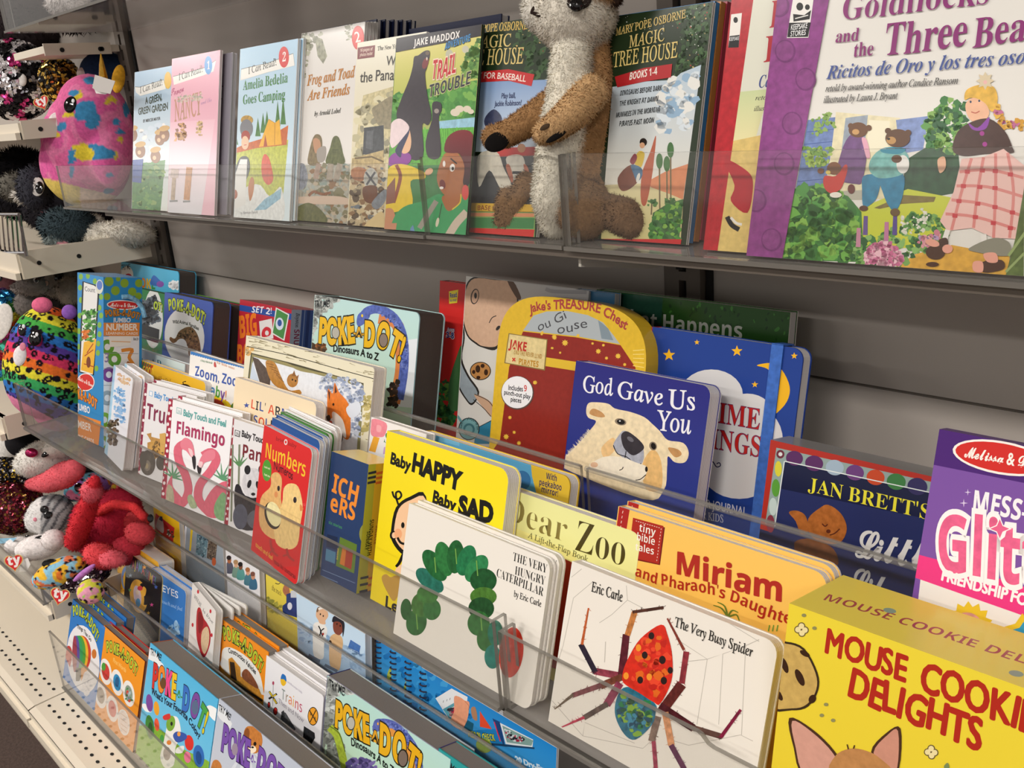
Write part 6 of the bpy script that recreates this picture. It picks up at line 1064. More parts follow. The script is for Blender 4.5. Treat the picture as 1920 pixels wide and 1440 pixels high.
B('goldi', 'fairy_tale_book', 'large bilingual fairy tale picture book with a purple spine strip', .594, 13, (1459, 0), (1700, -60), .006, ZA, base='#e4e1da', pages='paper', spine='#8a3f83', w=.25, h=.24)
copies('amelia', 5, lambda k: 'camping early reader standing behind the front one, %s from the front' % ('second', 'third', 'fourth', 'fifth', 'sixth')[k-1], dx=.004)
B('greyback', 'paperback_book', 'grey lilac paperback standing behind the pink early reader', .606, 13, (380, 108), (436, 98), .007, ZA, base='#86828c', pages='paper', edge='#d8d6da')
copies('frog', 3, lambda k: 'frog early reader, %s copy behind the front one' % ('second', 'third', 'fourth')[k-1], dx=-.0005)
copies('trail', 3, lambda k: 'bear adventure paperback, %s copy behind the front one' % ('second', 'third', 'fourth')[k-1], dx=.004, dy0=.012)
# dark navy paperbacks behind the front row
for k in range(5):
    B('navy%d' % k, 'paperback_book', 'dark navy paperback behind the frog reader, %s from the front' % ('first', 'second', 'third', 'fourth', 'fifth')[k], .640+.010*k, 11, (600+14*k, 58-1*k), (706+16*k, 33+2*k), .008, ZA, base='#1b2340', pages='paper', edge='#1b2340', group='dark navy paperbacks behind the front row')
B('navyw', 'paperback_book', 'wide dark blue book standing behind the bear adventure book', .655, 11, (768, 55), (940, 25), .012, ZA, base='#232a4c', pages='paper', edge='#232a4c')
# the four volumes beside the set cover
for k, (c, d) in enumerate((('#3d7fb8', '#2a3b33'), ('#c07c3c', '#2a3b33'), ('#a8364a', '#2a3b33'), ('#8d2f48', '#2a3b33'))):
    B('vol%d' % k, 'paperback_book', 'thin numbered volume of the tree house set, %s behind the set cover' % ('first', 'second', 'third', 'fourth')[k], .6255+.0075*k, 13, (1146+5*k, 40), (1342+11.5*k, -8+1*k), .0068, ZA, kind='box', base=c, spine=c, group='numbered tree house volumes')
# --- middle shelf, front row
B('jumbo', 'card_box', 'tall blue boxed set of jumbo number cards with a window', .431, 12, (145, 508.5), (194, 521.7), .057, ZD, kind='box', base='#2f86c0', psi=1.5, BL=(128, 816), cat='boxed cards')
B('words', 'board_book', 'white board book with blue words, first in the front row right of the card box', .434, 17, (213, 688), (250, 706), .013, ZD, psi=-8, BL=(195, 841), base='#efeef2', r=.006)
B('truck', 'board_book', 'white truck touch book with a dotted dark red spine', .431, 16.5, (272, 718), (380, 745), .012, ZD, psi=5, BL=(258, 887), w=.132, base='#e6e3e2', spine='#9c2138')
B('flamingo', 'board_book', 'white flamingo touch book with a dotted crimson spine', .414, 16.5, (317, 748), (436.5, 781), .012, ZD, psi=5, BL=(299, 933), base='#e6e3e2', spine='#9c2138')
B('panda', 'board_book', 'white panda touch book with a dotted red spine, half hidden by the numbers book', .428, 16.5, (435, 783), (560, 825), .012, ZD, psi=3, BL=(420, 982), w=.132, base='#e6e3e2', spine='#9c2138')
B('numbers', 'board_book', 'red bilingual numbers board book with two chicks', .4135, 16, (496, 797), (586, 843), .009, ZD, psi=-5.7, BL=(475.6, 1036), base='#d92b2b', r=.007, edge='#f2f0ee')
B('ich', 'boxed_book_set', 'navy slipcase of children\'s books with orange lettering', .425, 15.5, (622, 844), (691, 873), .034, ZD, kind='box', psi=1, BL=(597, 1092), base='#243a63', cat='book set')
B('happy', 'board_book', 'yellow baby faces board book with thick black lettering', .434, 15.5, (726.5, 812), (956, 877), .016, ZD, base='#f4df1c', r=.011)
B('cater', 'board_book', 'white board book with an arched green caterpillar with a red head', .4125, 16.8, (768, 947), (1034, 1048), .0078, ZD, base='#e8e3da', r=.009)
B('spider', 'board_book', 'white board book with a red and blue spider on a web', .4125, 17.5, (1073, 1061), (1462, 1196), .012, ZD, base='#e8e3da', r=.009)
B('cookie', 'gift_box', 'yellow cookie gift box at the right end of the front row', .4125, 10, (1480, 1131), (1900, 1283), .07, ZD, kind='box', base='#edd23a', w=.22, cat='boxed set')
copies('truck', 1, lambda k: 'truck touch book, copy behind the front one')
copies('flamingo', 1, lambda k: 'flamingo touch book, copy behind the front one')
copies('cater', 1, lambda k: 'white caterpillar board book, second copy directly behind the first', dx=.0015)
copies('words', 1, lambda k: 'white board book with blue words, copy behind the front one', dx=.003)
for k, c in enumerate(('#1d4f92', '#1d4f92', '#3f7a35', '#e8e6e6', '#e8e6e6')):
    nm = ('blue board book right behind the red numbers book', 'second blue board book behind the red numbers book', 'green board book behind the two blue ones', 'white board book behind the green one, front of two', 'white board book behind the green one, rear of two')[k]
    B('stack%d' % k, 'board_book', nm, .4225+.0085*k, 16, (510+7*k, 795+2.5*k), (594+7*k, 841+2*k), .0072, ZD, psi=-5.7, BL=(487+7*k, 1034+4*k), w=.112, h=.150, base=c, r=.007, edge='#dfe4ea' if k < 2 else c, group='board books behind the numbers book')
# --- middle shelf, second row
B('sleepy', 'board_book', 'pale teal board book at the left end of the second row', .515, 14, (251, 653.6), (347, 681), .010, ZD, base='#d9e8ea', edge='#dfe6e6')
B('good', 'board_book', 'yellow board book with a dark haired child, in front of the teal one', .485, 15, (263.6, 678), (386, 713), .012, ZD, base='#e9b934', r=.008)
B('zoom', 'board_book', 'white board book with colourful zoom lettering and a blue scalloped edge', .495, 15, (357.5, 659), (478, 694), .010, ZD, base='#f1ede8')
B('army', 'board_book', 'cream army soldier board book with coloured letters', .458, 15.5, (442, 709), (594, 754), .013, ZD, base='#ecd7b4', r=.008)
B('fox', 'board_book', 'birch bark framed board book with a fox and an owl', .490, 15, (462.5, 627), (702, 692), .017, ZD, base='#e6dfc2', r=.004)
B('pop', 'board_book', 'white board book with a pink ice lolly behind the yellow baby book', .480, 15, (697, 784), (800, 812), .012, ZD, base='#efe9e4')
B('mirror', 'board_book', 'light blue and yellow peekaboo mirror board book', .500, 15, (792, 810), (1071, 893), .014, ZD, base='#e3bd3c', r=.009, edge='#d9b43c')
B('zoo', 'board_book', 'pale yellow zoo board book with large gold letters', .452, 15.5, (930, 905), (1202, 1004), .013, ZD, base='#efe592', r=.009)
B('miriam', 'board_book', 'orange-yellow board book with dark red lettering and a red corner patch', .452, 15.5, (1161, 951), (1554, 1076), .010, ZD, base='#efbe5c', r=.010)
copies('miriam', 1, lambda k: 'orange board book with red lettering, copy behind the front one')
B('glitter', 'craft_kit', 'purple and pink glitter craft pad at the right edge', .490, 14, (1763.7, 790.7), (2010, 868), .012, ZD, kind='box', base='#5a2c80', cat='craft kit')
# --- middle shelf, rear row
B('tryteal', 'dot_book', 'light blue popping book at the back left, top edge only in view', .675, 12, (227.5, 490), (335.4, 510), .034, ZD, kind='board', base='#4fb0d8', pages='dark', r=.008, edge='#4fb0d8')
B('green', 'dot_book', 'dark green popping book half hidden by the card box', .600, 14, (190, 528), (311, 549), .016, ZD, base='#1c6a35', pages='dark', r=.006, edge='#1c6a35')
B('wild', 'dot_book', 'blue wild animal popping book with a giraffe', .576, 14, (309.4, 548.6), (400, 566), .030, ZD, base='#3b55a5', pages='dark', r=.008, edge='#3b55a5')
B('redpop', 'dot_book', 'red popping book behind the wild animal one', .610, 14, (345, 555), (428, 573), .030, ZD, base='#b3202a', pages='dark', r=.008, edge='#b3202a')
B('greenpop', 'dot_book', 'green popping book behind the red one', .643, 14, (352, 549), (437, 572), .020, ZD, base='#5c9a3c', pages='dark', r=.008, edge='#5c9a3c')
B('set', 'boxed_book_set', 'red and blue boxed set two of first readers', .620, 14, (450, 561), (547, 580.6), .052, ZD, kind='box', base='#b72a36', cat='book set')
B('dino', 'dot_book', 'large dinosaur popping book on the rear row of the middle shelf', .590, 14, (591, 551.5), (787, 588), .040, ZD, base='#bfe0dc', pages='dark', r=.008, edge='#a9d3e0')
B('redspine', 'picture_book', 'red spined picture book behind the cookie boy book', .668, 10, (826, 522), (960, 548), .016, ZD, base='#c92a2a', pages='paper')
B('boy', 'picture_book', 'white picture book with a bald bending boy and a cookie', .642, 12, (875, 517), (1104, 546), .012, ZD, base='#d6d4d0', pages='paper')
B('bluebook', 'picture_book', 'narrow view of a blue speckled book between the boy book and the green one', .665, 8, (1080, 541), (1153, 552), .010, ZD, base='#3f6f94', pages='paper')
B('whatgreen', 'picture_book', 'dark green picture book behind the night sky journal', .680, 8, (1120, 546), (1482.5, 582), .014, ZD, base='#2d5a26', pages='paper')
B('chest', 'treasure_set', 'gold and red treasure chest book with an arched handle opening', .602, 13, (942, 536), (1222, 590), .022, ZD, kind='box', base='#d8b02e', cat='book set', arch=.07)
B('god', 'board_book', 'deep blue board book with a polar bear and cub', .575, 15, (1081.5, 676.6), (1334, 724.5), .018, ZD, base='#262a7c', r=.009)
B('bless', 'journal', 'night blue journal with clouds, moon and a blue elastic strap', .625, 12, (1223.7, 612.7), (1508, 655), .016, ZD, base='#22408f', r=.010, spine='#b52a2a', edge='#22408f', pages='paper')
B('brett', 'boxed_book_set', 'dark blue boxed library with a red frame in clear wrap', .580, 12, (1445, 824), (1760, 897), .030, ZD, kind='box', base='#28305e', spine='#b8362c', cat='book set')
# --- bottom shelf, front row
B('things', 'dot_book', 'blue popping book with a rainbow balloon at the left end of the lowest tray', .386, 19, (137, 1122), (197, 1178), .017, ZG, base='#2c74bd', pages='grey', edge='#2c74bd')
B('food', 'dot_book', 'orange popping book with round food pictures', .386, 19, (195, 1175), (272, 1238), .014, ZG, base='#ec921f', pages='grey', edge='#7a2a1c')
B('colour', 'dot_book', 'large sky blue popping book with a spotted dog and balloons', .386, 19, (282, 1205), (409, 1312), .040, ZG, base='#5cb8e0', pages='grey', edge='#58b4de', spine='#c8642c')
B('ten', 'dot_book', 'pale grey popping book with purple letters and a brown puppy', .386, 19, (411, 1315), (585, 1448), .036, ZG, base='#c6cbd6', pages='grey', edge='#a9adb8')
copies('things', 2, lambda k: 'blue popping book with a balloon, %s copy behind the front one' % ('second', 'third')[k-1])
B('redfood', 'dot_book', 'red popping book behind the orange food one', .403, 19, (205, 1172), (287, 1228), .014, ZG, base='#c62a24', pages='grey', edge='#c62a24', w=.15)
# --- bottom shelf, second row
B('yellowbb', 'board_book', 'thick yellow board book behind the black pyjama one', .528, 13, (222, 1006), (298, 1052), .030, ZF, base='#ecb32c', r=.006)
B('pajama', 'board_book', 'black pyjama time board book with a crescent moon cutout', .506, 15, (237.8, 1036), (305, 1079), .014, ZF, base='#1a161a', r=.008, edge='#d9c27a')
B('es', 'board_book', 'blue board book between the black one and the heart one', .510, 14, (285, 1066), (349, 1108), .012, ZF, base='#3a78c2', r=.008)
B('heart', 'board_book', 'white board book with a red heart cutout, pages fanned open', .506, 14, (361, 1092), (405, 1147), .012, ZF, psi=-9, base='#efebe6', r=.006)
B('construct', 'dot_book', 'orange construction vehicles popping book', .506, 14, (414, 1159), (503, 1224), .017, ZF, base='#ee8f1c', pages='grey', edge='#ee8f1c')
B('trains', 'board_book', 'white trains board book with a yellow crossing sign', .505, 14, (500.4, 1226.5), (607, 1308), .012, ZF, base='#eceaea', r=.005)
B('dinolow', 'dot_book', 'large dinosaur popping book on the bottom shelf', .505, 14, (613.8, 1269), (845, 1421), .040, ZF, base='#bfe0dc', pages='grey', edge='#b4b0c4', spine='#3a3a7c')
B('trylow', 'dot_book', 'teal popping book right of the lower dinosaur book', .505, 14, (822, 1412), (1010, 1520), .030, ZF, base='#2f9a9a', pages='grey', edge='#2f9a9a', spine='#4a3f7c')
copies('construct', 1, lambda k: 'orange construction vehicles popping book, copy behind the front one')
copies('trains', 2, lambda k: 'white trains board book, %s copy behind the front one' % ('second', 'third')[k-1])
copies('es', 1, lambda k: 'blue board book, copy behind the front one', dx=.006)
# --- bottom shelf, rear row
B('yellowred', 'board_book', 'yellow board book with a red picture, leftmost of the rear row', .606, 8, (287.4, 946), (335.7, 974.8), .010, ZE_, base='#e9b71f')
B('building', 'board_book', 'grey blue board book with town buildings, rear row', .608, 8, (345, 981), (418, 1025), .012, ZE_, base='#8d9aa5')
B('people', 'board_book', 'white board book with a group of children, rear row', .605, 8, (423.5, 1028), (486, 1066), .010, ZE_, base='#ebe9ea')
B('truckyellow', 'board_book', 'yellow board book with a blue truck, rear row', .605, 8, (498.6, 1076), (560, 1112), .010, ZE_, base='#e7d24f')
B('sailors', 'board_book', 'pale blue board book with two sailors, rear row', .604, 8, (556, 1110), (684.6, 1191), .012, ZE_, base='#b9d3ea')
for k in range(4):
    B('spiral%d' % k, 'spiral_pad', 'blue spiral bound activity pad, %s from the left' % ('first', 'second', 'third', 'fourth and front-most')[k], .622-.006*k, 8, (706+28*k, 1196+20*k), (930+38*k, 1325+24*k), .004, ZE_, base='#1f7fc4', pages='paper', group='blue spiral bound pads', cat='activity pad')
# ------------------------------------------------------------------ soft toys
from mathutils import noise as mnoise
def mperpx(P): return (P-EYE).dot(CF)/FPX
def to_px(P):
    d = P-EYE; z = d.dot(CF); return (960+FPX*d.dot(CR)/z, 720+FPX*d.dot(CD)/z)
class E_:
    """ellipsoid or tapered limb of a toy: centre read at a depth y, radii in the size it has there"""
    def __init__(s, px, py, y, rx, ry, rz, col, rot=0):
        s.c = on_y(px, py, y); k = mperpx(s.c); a = math.radians(rot)
        s.ax = (CR*math.cos(a)+CD*math.sin(a), CD*math.cos(a)-CR*math.sin(a), CF); s.r = (rx*k, ry*k, rz*k); s.col = col
    def mesh(s, b):
        M = Matrix((s.ax[0], s.ax[1], s.ax[2])).transposed(); b.ball(s.c, s.r, (1, 1, 1, 0), nu=20, nv=12, M=M)
    def d(s, p):
        q = p-s.c; return math.sqrt(sum((q.dot(a)/r)**2 for a, r in zip(s.ax, s.r)))-1
class L_:
    def __init__(s, pts, col):
        s.p = [on_y(a, b, y) for a, b, y, r in pts]; s.r = [q[3]*mperpx(p) for q, p in zip(pts, s.p)]; s.col = col
    def mesh(s, b):
        P = []; R = []
        for i in range(len(s.p)-1):
            for k in range(4): t = k/4; P.append(s.p[i].lerp(s.p[i+1], t)); R.append(s.r[i]+(s.r[i+1]-s.r[i])*t)
        P.append(s.p[-1]); R.append(s.r[-1]); b.tube(P, R, (1, 1, 1, 0), n=14); b.ball(s.p[0], s.r[0], (1, 1, 1, 0)); b.ball(s.p[-1], s.r[-1], (1, 1, 1, 0))
    def d(s, p):
        best = 9
        for i in range(len(s.p)-1):
            a, b = s.p[i], s.p[i+1]; ab = b-a; t = max(0, min(1, (p-a).dot(ab)/ab.length_squared)); r = s.r[i]+(s.r[i+1]-s.r[i])*t; best = min(best, (p-a-ab*t).length/r-1)
        return best
def plush(name, label, cat, prims, voxel=.003, fur=0, flen=.004, pattern=None, mat=None, parent=None, group=None, smooth=6, soft=.18, fcol=None, sit=None, base=None):
    b = MB()
    for q in prims: q.mesh(b)
    O = base or sum((q.c if isinstance(q, E_) else q.p[0] for q in prims), Vector())/len(prims)
    if parent: O = parent.matrix_world.translation.copy()
    b.v = [tuple(Vector(v)-O) for v in b.v]
    o = b.build(name, [mat or PLUSH], None, weld=True)
    md = o.modifiers.new('skin', 'REMESH'); md.mode = 'VOXEL'; md.voxel_size = voxel
    if smooth: sm = o.modifiers.new('soft', 'SMOOTH'); sm.iterations = smooth; sm.factor = .5
    bpy.context.view_layer.update(); dg = bpy.context.evaluated_depsgraph_get()
    me = bpy.data.meshes.new_from_object(o.evaluated_get(dg)); old = o.data; o.modifiers.clear(); o.data = me; bpy.data.meshes.remove(old)
    if not me.materials: me.materials.append(mat or PLUSH)
    vc = []
    for v in me.vertices:
        p = v.co+O; ds = sorted(((q.d(p), i) for i, q in enumerate(prims)))
        c = lin(prims[ds[0][1]].col)
        if len(ds) > 1:
            k = (ds[1][0]-ds[0][0])/soft
            if k < 1:
                c2 = lin(prims[ds[1][1]].col); f = .5*(1-k); c = tuple(c[j]*(1-f)+c2[j]*f for j in range(3))
        if pattern:
            h = pattern(p, to_px(p)); c = lin(h) if h else c
        vc.append(c)
    V = [v.co.copy() for v in me.vertices]; NRM = [v.normal.copy() for v in me.vertices]
    F = [tuple(p.vertices) for p in me.polygons]; m2 = MB()
    m2.v = [tuple(v) for v in V]; m2.f = list(F); m2.m = [0]*len(F); m2.sm = [True]*len(F)
    m2.c = [(*vc[i], .25) for f in F for i in f]
    rnd = random.Random(len(V)); ln = [NRM[i] for f in F for i in f]
    for _ in range(fur):
        f = F[rnd.randrange(len(F))]; i, j, k = rnd.sample(f, 3) if len(f) > 2 else (f[0], f[0], f[0]); a, b2 = rnd.random(), rnd.random()
        if a+b2 > 1: a, b2 = 1-a, 1-b2
        p = V[i]+(V[j]-V[i])*a+(V[k]-V[i])*b2; n = NRM[i]
        t = n.orthogonal(); t.rotate(Matrix.Rotation(rnd.uniform(0, 6.28), 3, n)); g = Vector((0, 0, -1))-n*n.dot(Vector((0, 0, -1)))
        d = (n*.5+t*.45+g*.6).normalized(); w = d.cross(n).normalized()*flen*.13; tip = p+d*flen*rnd.uniform(.6, 1.3); s = rnd.uniform(.82, 1.16); c = vc[i]
        cc = (c[0]*s, c[1]*s, c[2]*s, 0); m2.face([p-w, p+w, tip], cc, 0, True); ln += [n, n, n]
    nm, lab = o.name, label
    bpy.data.objects.remove(o)
    o = m2.build(name, [mat or PLUSH], parent)
    if fur: o.data.normals_split_custom_set([tuple(q) for q in ln])
    if not parent: o.location = O; tag(o, label, cat, group)
    return o
def eye(parent, px, py, y, r, r2=None, name='eye', mat=None, hl=True, depth=.5):
    r2 = r2 or r; c = on_y(px, py, y); k = mperpx(c); O = parent.matrix_world.translation if parent.parent is None else Vector()
    O = parent.location; M = Matrix((CR, CD, CF)).transposed(); b = MB(); b.ball(c-O, (r*k, r2*k, r*depth*k), (.01, .01, .012, 0), nu=18, nv=12, M=M); e = b.build(name, [mat or EYEBLK], parent)
    return e
def spot(parent, name, px, py, y, rx, ry, col, rot=0, th=.25, mat=None):
    c = on_y(px, py, y); k = mperpx(c); a = math.radians(rot); M = Matrix((CR*math.cos(a)+CD*math.sin(a), CD*math.cos(a)-CR*math.sin(a), CF)).transposed()
    b = MB(); b.ball(c-parent.location, (rx*k, ry*k, min(rx, ry)*th*k), col4(col, .2), nu=18, nv=10, M=M); return b.build(name, [mat or PLUSH], parent)
def surf(o, px, py, lift=.0):
    """where the ray through a point meets the toy's own skin"""
    d = ray(px, py).normalized(); bm = bmesh.new(); bm.from_mesh(o.data); 
    from mathutils.bvhtree import BVHTree
    t = BVHTree.FromBMesh(bm); h = t.ray_cast(EYE-o.location, d); bm.free()
    return (h[0]+o.location-d*lift) if h[0] else None
def feat(o, name, px, py, rx, ry, col=None, rot=0, th=.3, lift=0, mat=None):
    p = surf(o, px, py)
    y = p.y if p else o.location.y
    return spot(o, name, px, py, y-lift, rx, ry, col or '#0c0a0c', rot, th, mat or (PLUSH if col else EYEBLK))
def heart_tag(parent, px, py, y, size, rot=0, front='#cf2a30', txt='ty'):
    c = on_y(px, py, y); k = mperpx(c)*size; a = math.radians(rot); X = CR*math.cos(a)+CD*math.sin(a); Y = -(CD*math.cos(a)-CR*math.sin(a)); N = -CF
    P = []
    for i in range(36):
        t = 2*math.pi*i/36; P.append((16*math.sin(t)**3/17, (13*math.cos(t)-5*math.cos(2*t)-2*math.cos(3*t)-math.cos(4*t))/17))
    b = MB(); W_ = lambda q, e: tuple(c+X*q[0]*k+Y*q[1]*k+N*e-parent.location)
    b.face([W_(q, 0) for q in P], col4('#d8b86a')); b.face([W_(q, -.0006) for q in P][::-1], col4('#e8e4dc')); b.face([W_((q[0]*.9, q[1]*.9), .0001) for q in P], col4(front))
    x = -.62
    for ch in txt:
        V, Fc, ad = glyph(ch, 'b', .03)
        for f in Fc: b.face([W_((x+V[i][0]*.85, -.22+V[i][1]*.85), .0002) for i in f], col4('#f2e8e4'))
        x += ad*.95
    return b.build('heart_tag', [PRINT], parent)
def leopard(hues, sc, thr=.34, dark='#1a1416', ring=True, off=0):
    def f(p, q):
        h = hues(p, q); P = Vector((p.x*sc+off, p.y*sc, p.z*sc)); d, pts = mnoise.voronoi(P)
        r = d[0]
        if ring: return dark if .17 < r < thr and mnoise.noise(P*1.7) > -.42 else h
        return dark if r < thr else h
    return f
def sequins(parent_o, cols, n, size, seed=1, name='sequin_cover'):
    rnd = random.Random(seed); b = MB(); me = parent_o.data; polys = me.polygons; N = len(polys)
    for _ in range(n):
        f = polys[rnd.randrange(N)]; p = f.center; nn = f.normal
        if nn.length < .5: continue
        t = nn.orthogonal().normalized(); t.rotate(Matrix.Rotation(rnd.uniform(0, 6.28), 3, nn)); q = (nn+Vector((rnd.uniform(-.5, .5), rnd.uniform(-.5, .5), rnd.uniform(-.5, .5)))).normalized(); t = (t-q*t.dot(q)).normalized(); u = q.cross(t)
        c = cols(p+parent_o.location, rnd) if callable(cols) else cols[rnd.randrange(len(cols))]; s = size*rnd.uniform(.8, 1.1)
        b.face([p+nn*.0016+(t*math.cos(k*math.pi/3)+u*math.sin(k*math.pi/3))*s for k in range(6)], col4(c))
    o = b.build(name, [SEQUIN], parent_o); o['kind'] = 'stuff'; return o
# --- the meerkat on the top row
BR, BR2, CRM, PAW = '#a27b52', '#8b6a48', '#e6e0d0', '#c6a174'
ym = .634
mk = plush('meerkat_plush', 'brown and cream meerkat soft toy sitting between the tree house books', 'plush toy', [
    E_(1074, 24, ym, 76, 74, 66, '#dbd4c6'), E_(1016, 16, ym-.012, 38, 46, 42, '#e4dfd4'), E_(1112, -34, ym+.01, 62, 56, 60, BR), E_(1116, 30, ym+.016, 42, 50, 46, '#d9d2c4'),
    L_([(1078, 70, ym, 36), (1080, 150, ym+.002, 42), (1074, 240, ym, 56), (1070, 320, ym, 68), (1066, 390, ym-.002, 58)], BR),
    L_([(1072, 100, ym-.010, 38), (1064, 190, ym-.015, 40), (1050, 290, ym-.019, 45), (1044, 370, ym-.019, 48), (1046, 412, ym-.015, 37)], CRM),
    L_([(1106, 60, ym+.016, 32), (1120, 150, ym+.016, 36), (1126, 260, ym+.016, 38), (1126, 350, ym+.014, 42)], BR),
    L_([(1046, 188, ym-.004, 30), (1000, 222, ym-.022, 28), (950, 252, ym-.036, 24), (926, 258, ym-.042, 23)], BR),
    L_([(1112, 172, ym-.010, 32), (1082, 205, ym-.030, 33), (1044, 236, ym-.042, 27), (1020, 250, ym-.046, 22)], PAW),
    E_(968, 386, ym-.006, 40, 56, 34, BR2, 10), L_([(1000, 350, ym-.004, 36), (968, 405, ym-.008, 32), (950, 416, ym-.012, 26)], BR2),
    E_(1098, 386, ym-.012, 56, 64, 40, BR2), L_([(1146, 392, ym+.004, 38), (1182, 410, ym-.006, 38), (1190, 418, ym-.006, 32)], '#7d6046'),
    E_(1154, -10, ym+.014, 15, 24, 14, '#3a2a22')], voxel=.0026, fur=52000, flen=.0034, soft=.12)
feat(mk, 'eye_patch', 1086, 2, 24, 17, '#2a211e', -15, .25); feat(mk, 'eye', 1081, 9, 14, 13, None, 0, .7, .005); feat(mk, 'eye', 1004, -28, 9, 13, None, 0, .6)
feat(mk, 'nose', 985, -24, 13, 11, '#1a1413', 0, .6); feat(mk, 'mouth', 1010, 28, 15, 4, '#2c201c', 18, .6); feat(mk, 'mouth', 1000, 18, 4, 10, '#2c201c', 30, .6)
feat(mk, 'paw_pad', 932, 266, 25, 18, '#100d0c', -28, .35, .002); feat(mk, 'paw_pad', 1043, 256, 22, 6, '#100d0c', -30, .5, .002); feat(mk, 'claw_stitch', 1022, 238, 11, 5, '#4a3a2c', -30, .5, .002)
# --- pink dinosaur-like round plush with patches
PATCH = [(158, 207, 22, 18, '#3f86b4'), (175, 228, 14, 14, '#3f86b4'), (168, 152, 14, 7, '#3f86b4'), (137, 174, 9, 6, '#3f86b4'), (116, 237, 9, 7, '#3f86b4'), (148, 178, 7, 7, '#d8c23a'), (209, 188, 10, 8, '#d8c23a'), (104, 252, 9, 8, '#d8c23a'), (128, 216, 9, 6, '#d8c23a'), (158, 290, 17, 14, '#d8c23a'), (150, 275, 16, 7, '#d8c23a'), (190, 288, 26, 14, '#3f86b4'), (172, 278, 14, 8, '#3f86b4'), (136, 292, 10, 14, '#3f86b4'), (214, 292, 8, 9, '#d8c23a'), (236, 205, 8, 14, '#3f86b4'), (218, 230, 7, 8, '#3f86b4'), (226, 248, 9, 6, '#3f86b4'), (135, 322, 4, 12, '#3f86b4'), (205, 330, 7, 5, '#3f86b4'), (226, 262, 5, 6, '#d8c23a'), (203, 358, 9, 6, '#3f86b4'), (190, 165, 6, 5, '#e8a0b0')]
def pk(p, q):
    j = mnoise.noise(p*60)*5
    for x, y, a, b, c in PATCH:
        if ((q[0]+j-x)/a)**2+((q[1]-j-y)/b)**2 < 1: return c
    if q[1] > 338+(q[0]-100)*.25: return '#e8cbb4' if q[0] > 150 else '#d9bf62'
    n = mnoise.noise(p*22); return '#d85f9c' if n > .12 else ('#e07aa6' if n > -.2 else '#d9679a')
pp = plush('dinosaur_plush', 'pink round plush with blue and yellow patches at the left end of the top row', 'plush toy', [
    E_(172, 212, .672, 62, 72, 62, '#dd6aa2'), E_(166, 262, .670, 80, 100, 68, '#dd6aa2'), E_(160, 305, .668, 82, 84, 66, '#dd6aa2'), E_(122, 260, .655, 42, 62, 44, '#e079a8'), E_(208, 260, .69, 40, 96, 50, '#cf4f8c')], voxel=.004, fur=0, pattern=pk, smooth=14)
def sub(name, prims, par, voxel=.003, fur=0, flen=.004, mat=None, pattern=None):
    O = par.location.copy(); b = MB()
    for q in prims: q.mesh(b)
    b.c = [(*lin(prims[0].col), .25)]*len(b.c); b.v = [tuple(Vector(v)-O) for v in b.v]; return b.build(name, [mat or PLUSH], par)
sub('ear', [E_(222, 148, .685, 12, 27, 8, '#d9a02c', 8)], pp); sub('horn', [L_([(194, 145, .672, 8), (191, 122, .672, 5), (189, 101, .672, 1)], '#c9982e')], pp, mat=SEQUIN); sub('ear', [E_(156, 138, .70, 12, 12, 8, '#b8b0a8')], pp)
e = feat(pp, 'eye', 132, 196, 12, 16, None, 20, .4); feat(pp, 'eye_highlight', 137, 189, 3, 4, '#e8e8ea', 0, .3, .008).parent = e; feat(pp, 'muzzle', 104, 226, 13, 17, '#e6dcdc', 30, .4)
b = MB(); tp = [on_y(x, y, .60) for x, y in ((173, 165), (178, 140), (216, 152), (207, 176), (185, 172))]; b.face([p-pp.location for p in tp], col4('#c2bdb8')); b.face([p-pp.location+CF*.0008 for p in tp][::-1], col4('#c2bdb8')); tq = [on_y(x, y, .604) for x, y in ((173, 158), (188, 156), (207, 172), (198, 177), (180, 175))]; b.face([p-pp.location for p in tq], col4('#dedad6')); b.build('paper_tag', [MATTE], pp)
# --- rainbow leopard plush in the front tray of the middle shelf
RB = ['#6a3f96', '#d8344a', '#e8622c', '#e2d63a', '#4aa84a', '#2f74c0', '#5a3f96', '#d83a62', '#e8702c', '#e2d63a', '#3fa860', '#2f6fb8', '#4a3f96']
def rbh(p, q):
    t = (q[1]-560+(85-q[0])*.33)/19+1.2; i = int(max(0, min(len(RB)-2, t))); f = max(0, min(1, t-i)); a, b2 = RB[i], RB[i+1]
    return a if f < .55 else b2
def lp(p, q):
    if q[1] > 742+(q[0]-20)*.55 and q[0] > 6: return '#e084a8'
    return leopard(rbh, 84, .47, '#17121a', True)(p, q)
rl = plush('leopard_plush', 'rainbow leopard spotted round plush beside the blue card box', 'plush toy', [E_(88, 680, .478, 74, 108, 62, '#d8344a'), E_(60, 690, .47, 50, 90, 50, '#d8344a'), E_(110, 720, .49, 60, 90, 56, '#d8344a')], voxel=.0022, pattern=lp, smooth=12)
sub('ear', [E_(79, 572, .478, 19, 15, 12, '#de6a8c')], rl); sub('ear', [E_(130, 585, .50, 14, 14, 10, '#8a5ab0')], rl)
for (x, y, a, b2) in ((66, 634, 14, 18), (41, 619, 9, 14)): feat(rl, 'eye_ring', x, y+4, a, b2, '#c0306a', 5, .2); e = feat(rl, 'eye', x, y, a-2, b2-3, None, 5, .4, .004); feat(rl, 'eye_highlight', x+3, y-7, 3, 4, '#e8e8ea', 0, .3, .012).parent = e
feat(rl, 'muzzle', 38, 667, 13, 20, '#eae4e4', 8, .5); feat(rl, 'nose', 43, 650, 6, 8, '#e08aa0', 0, .5, .008)
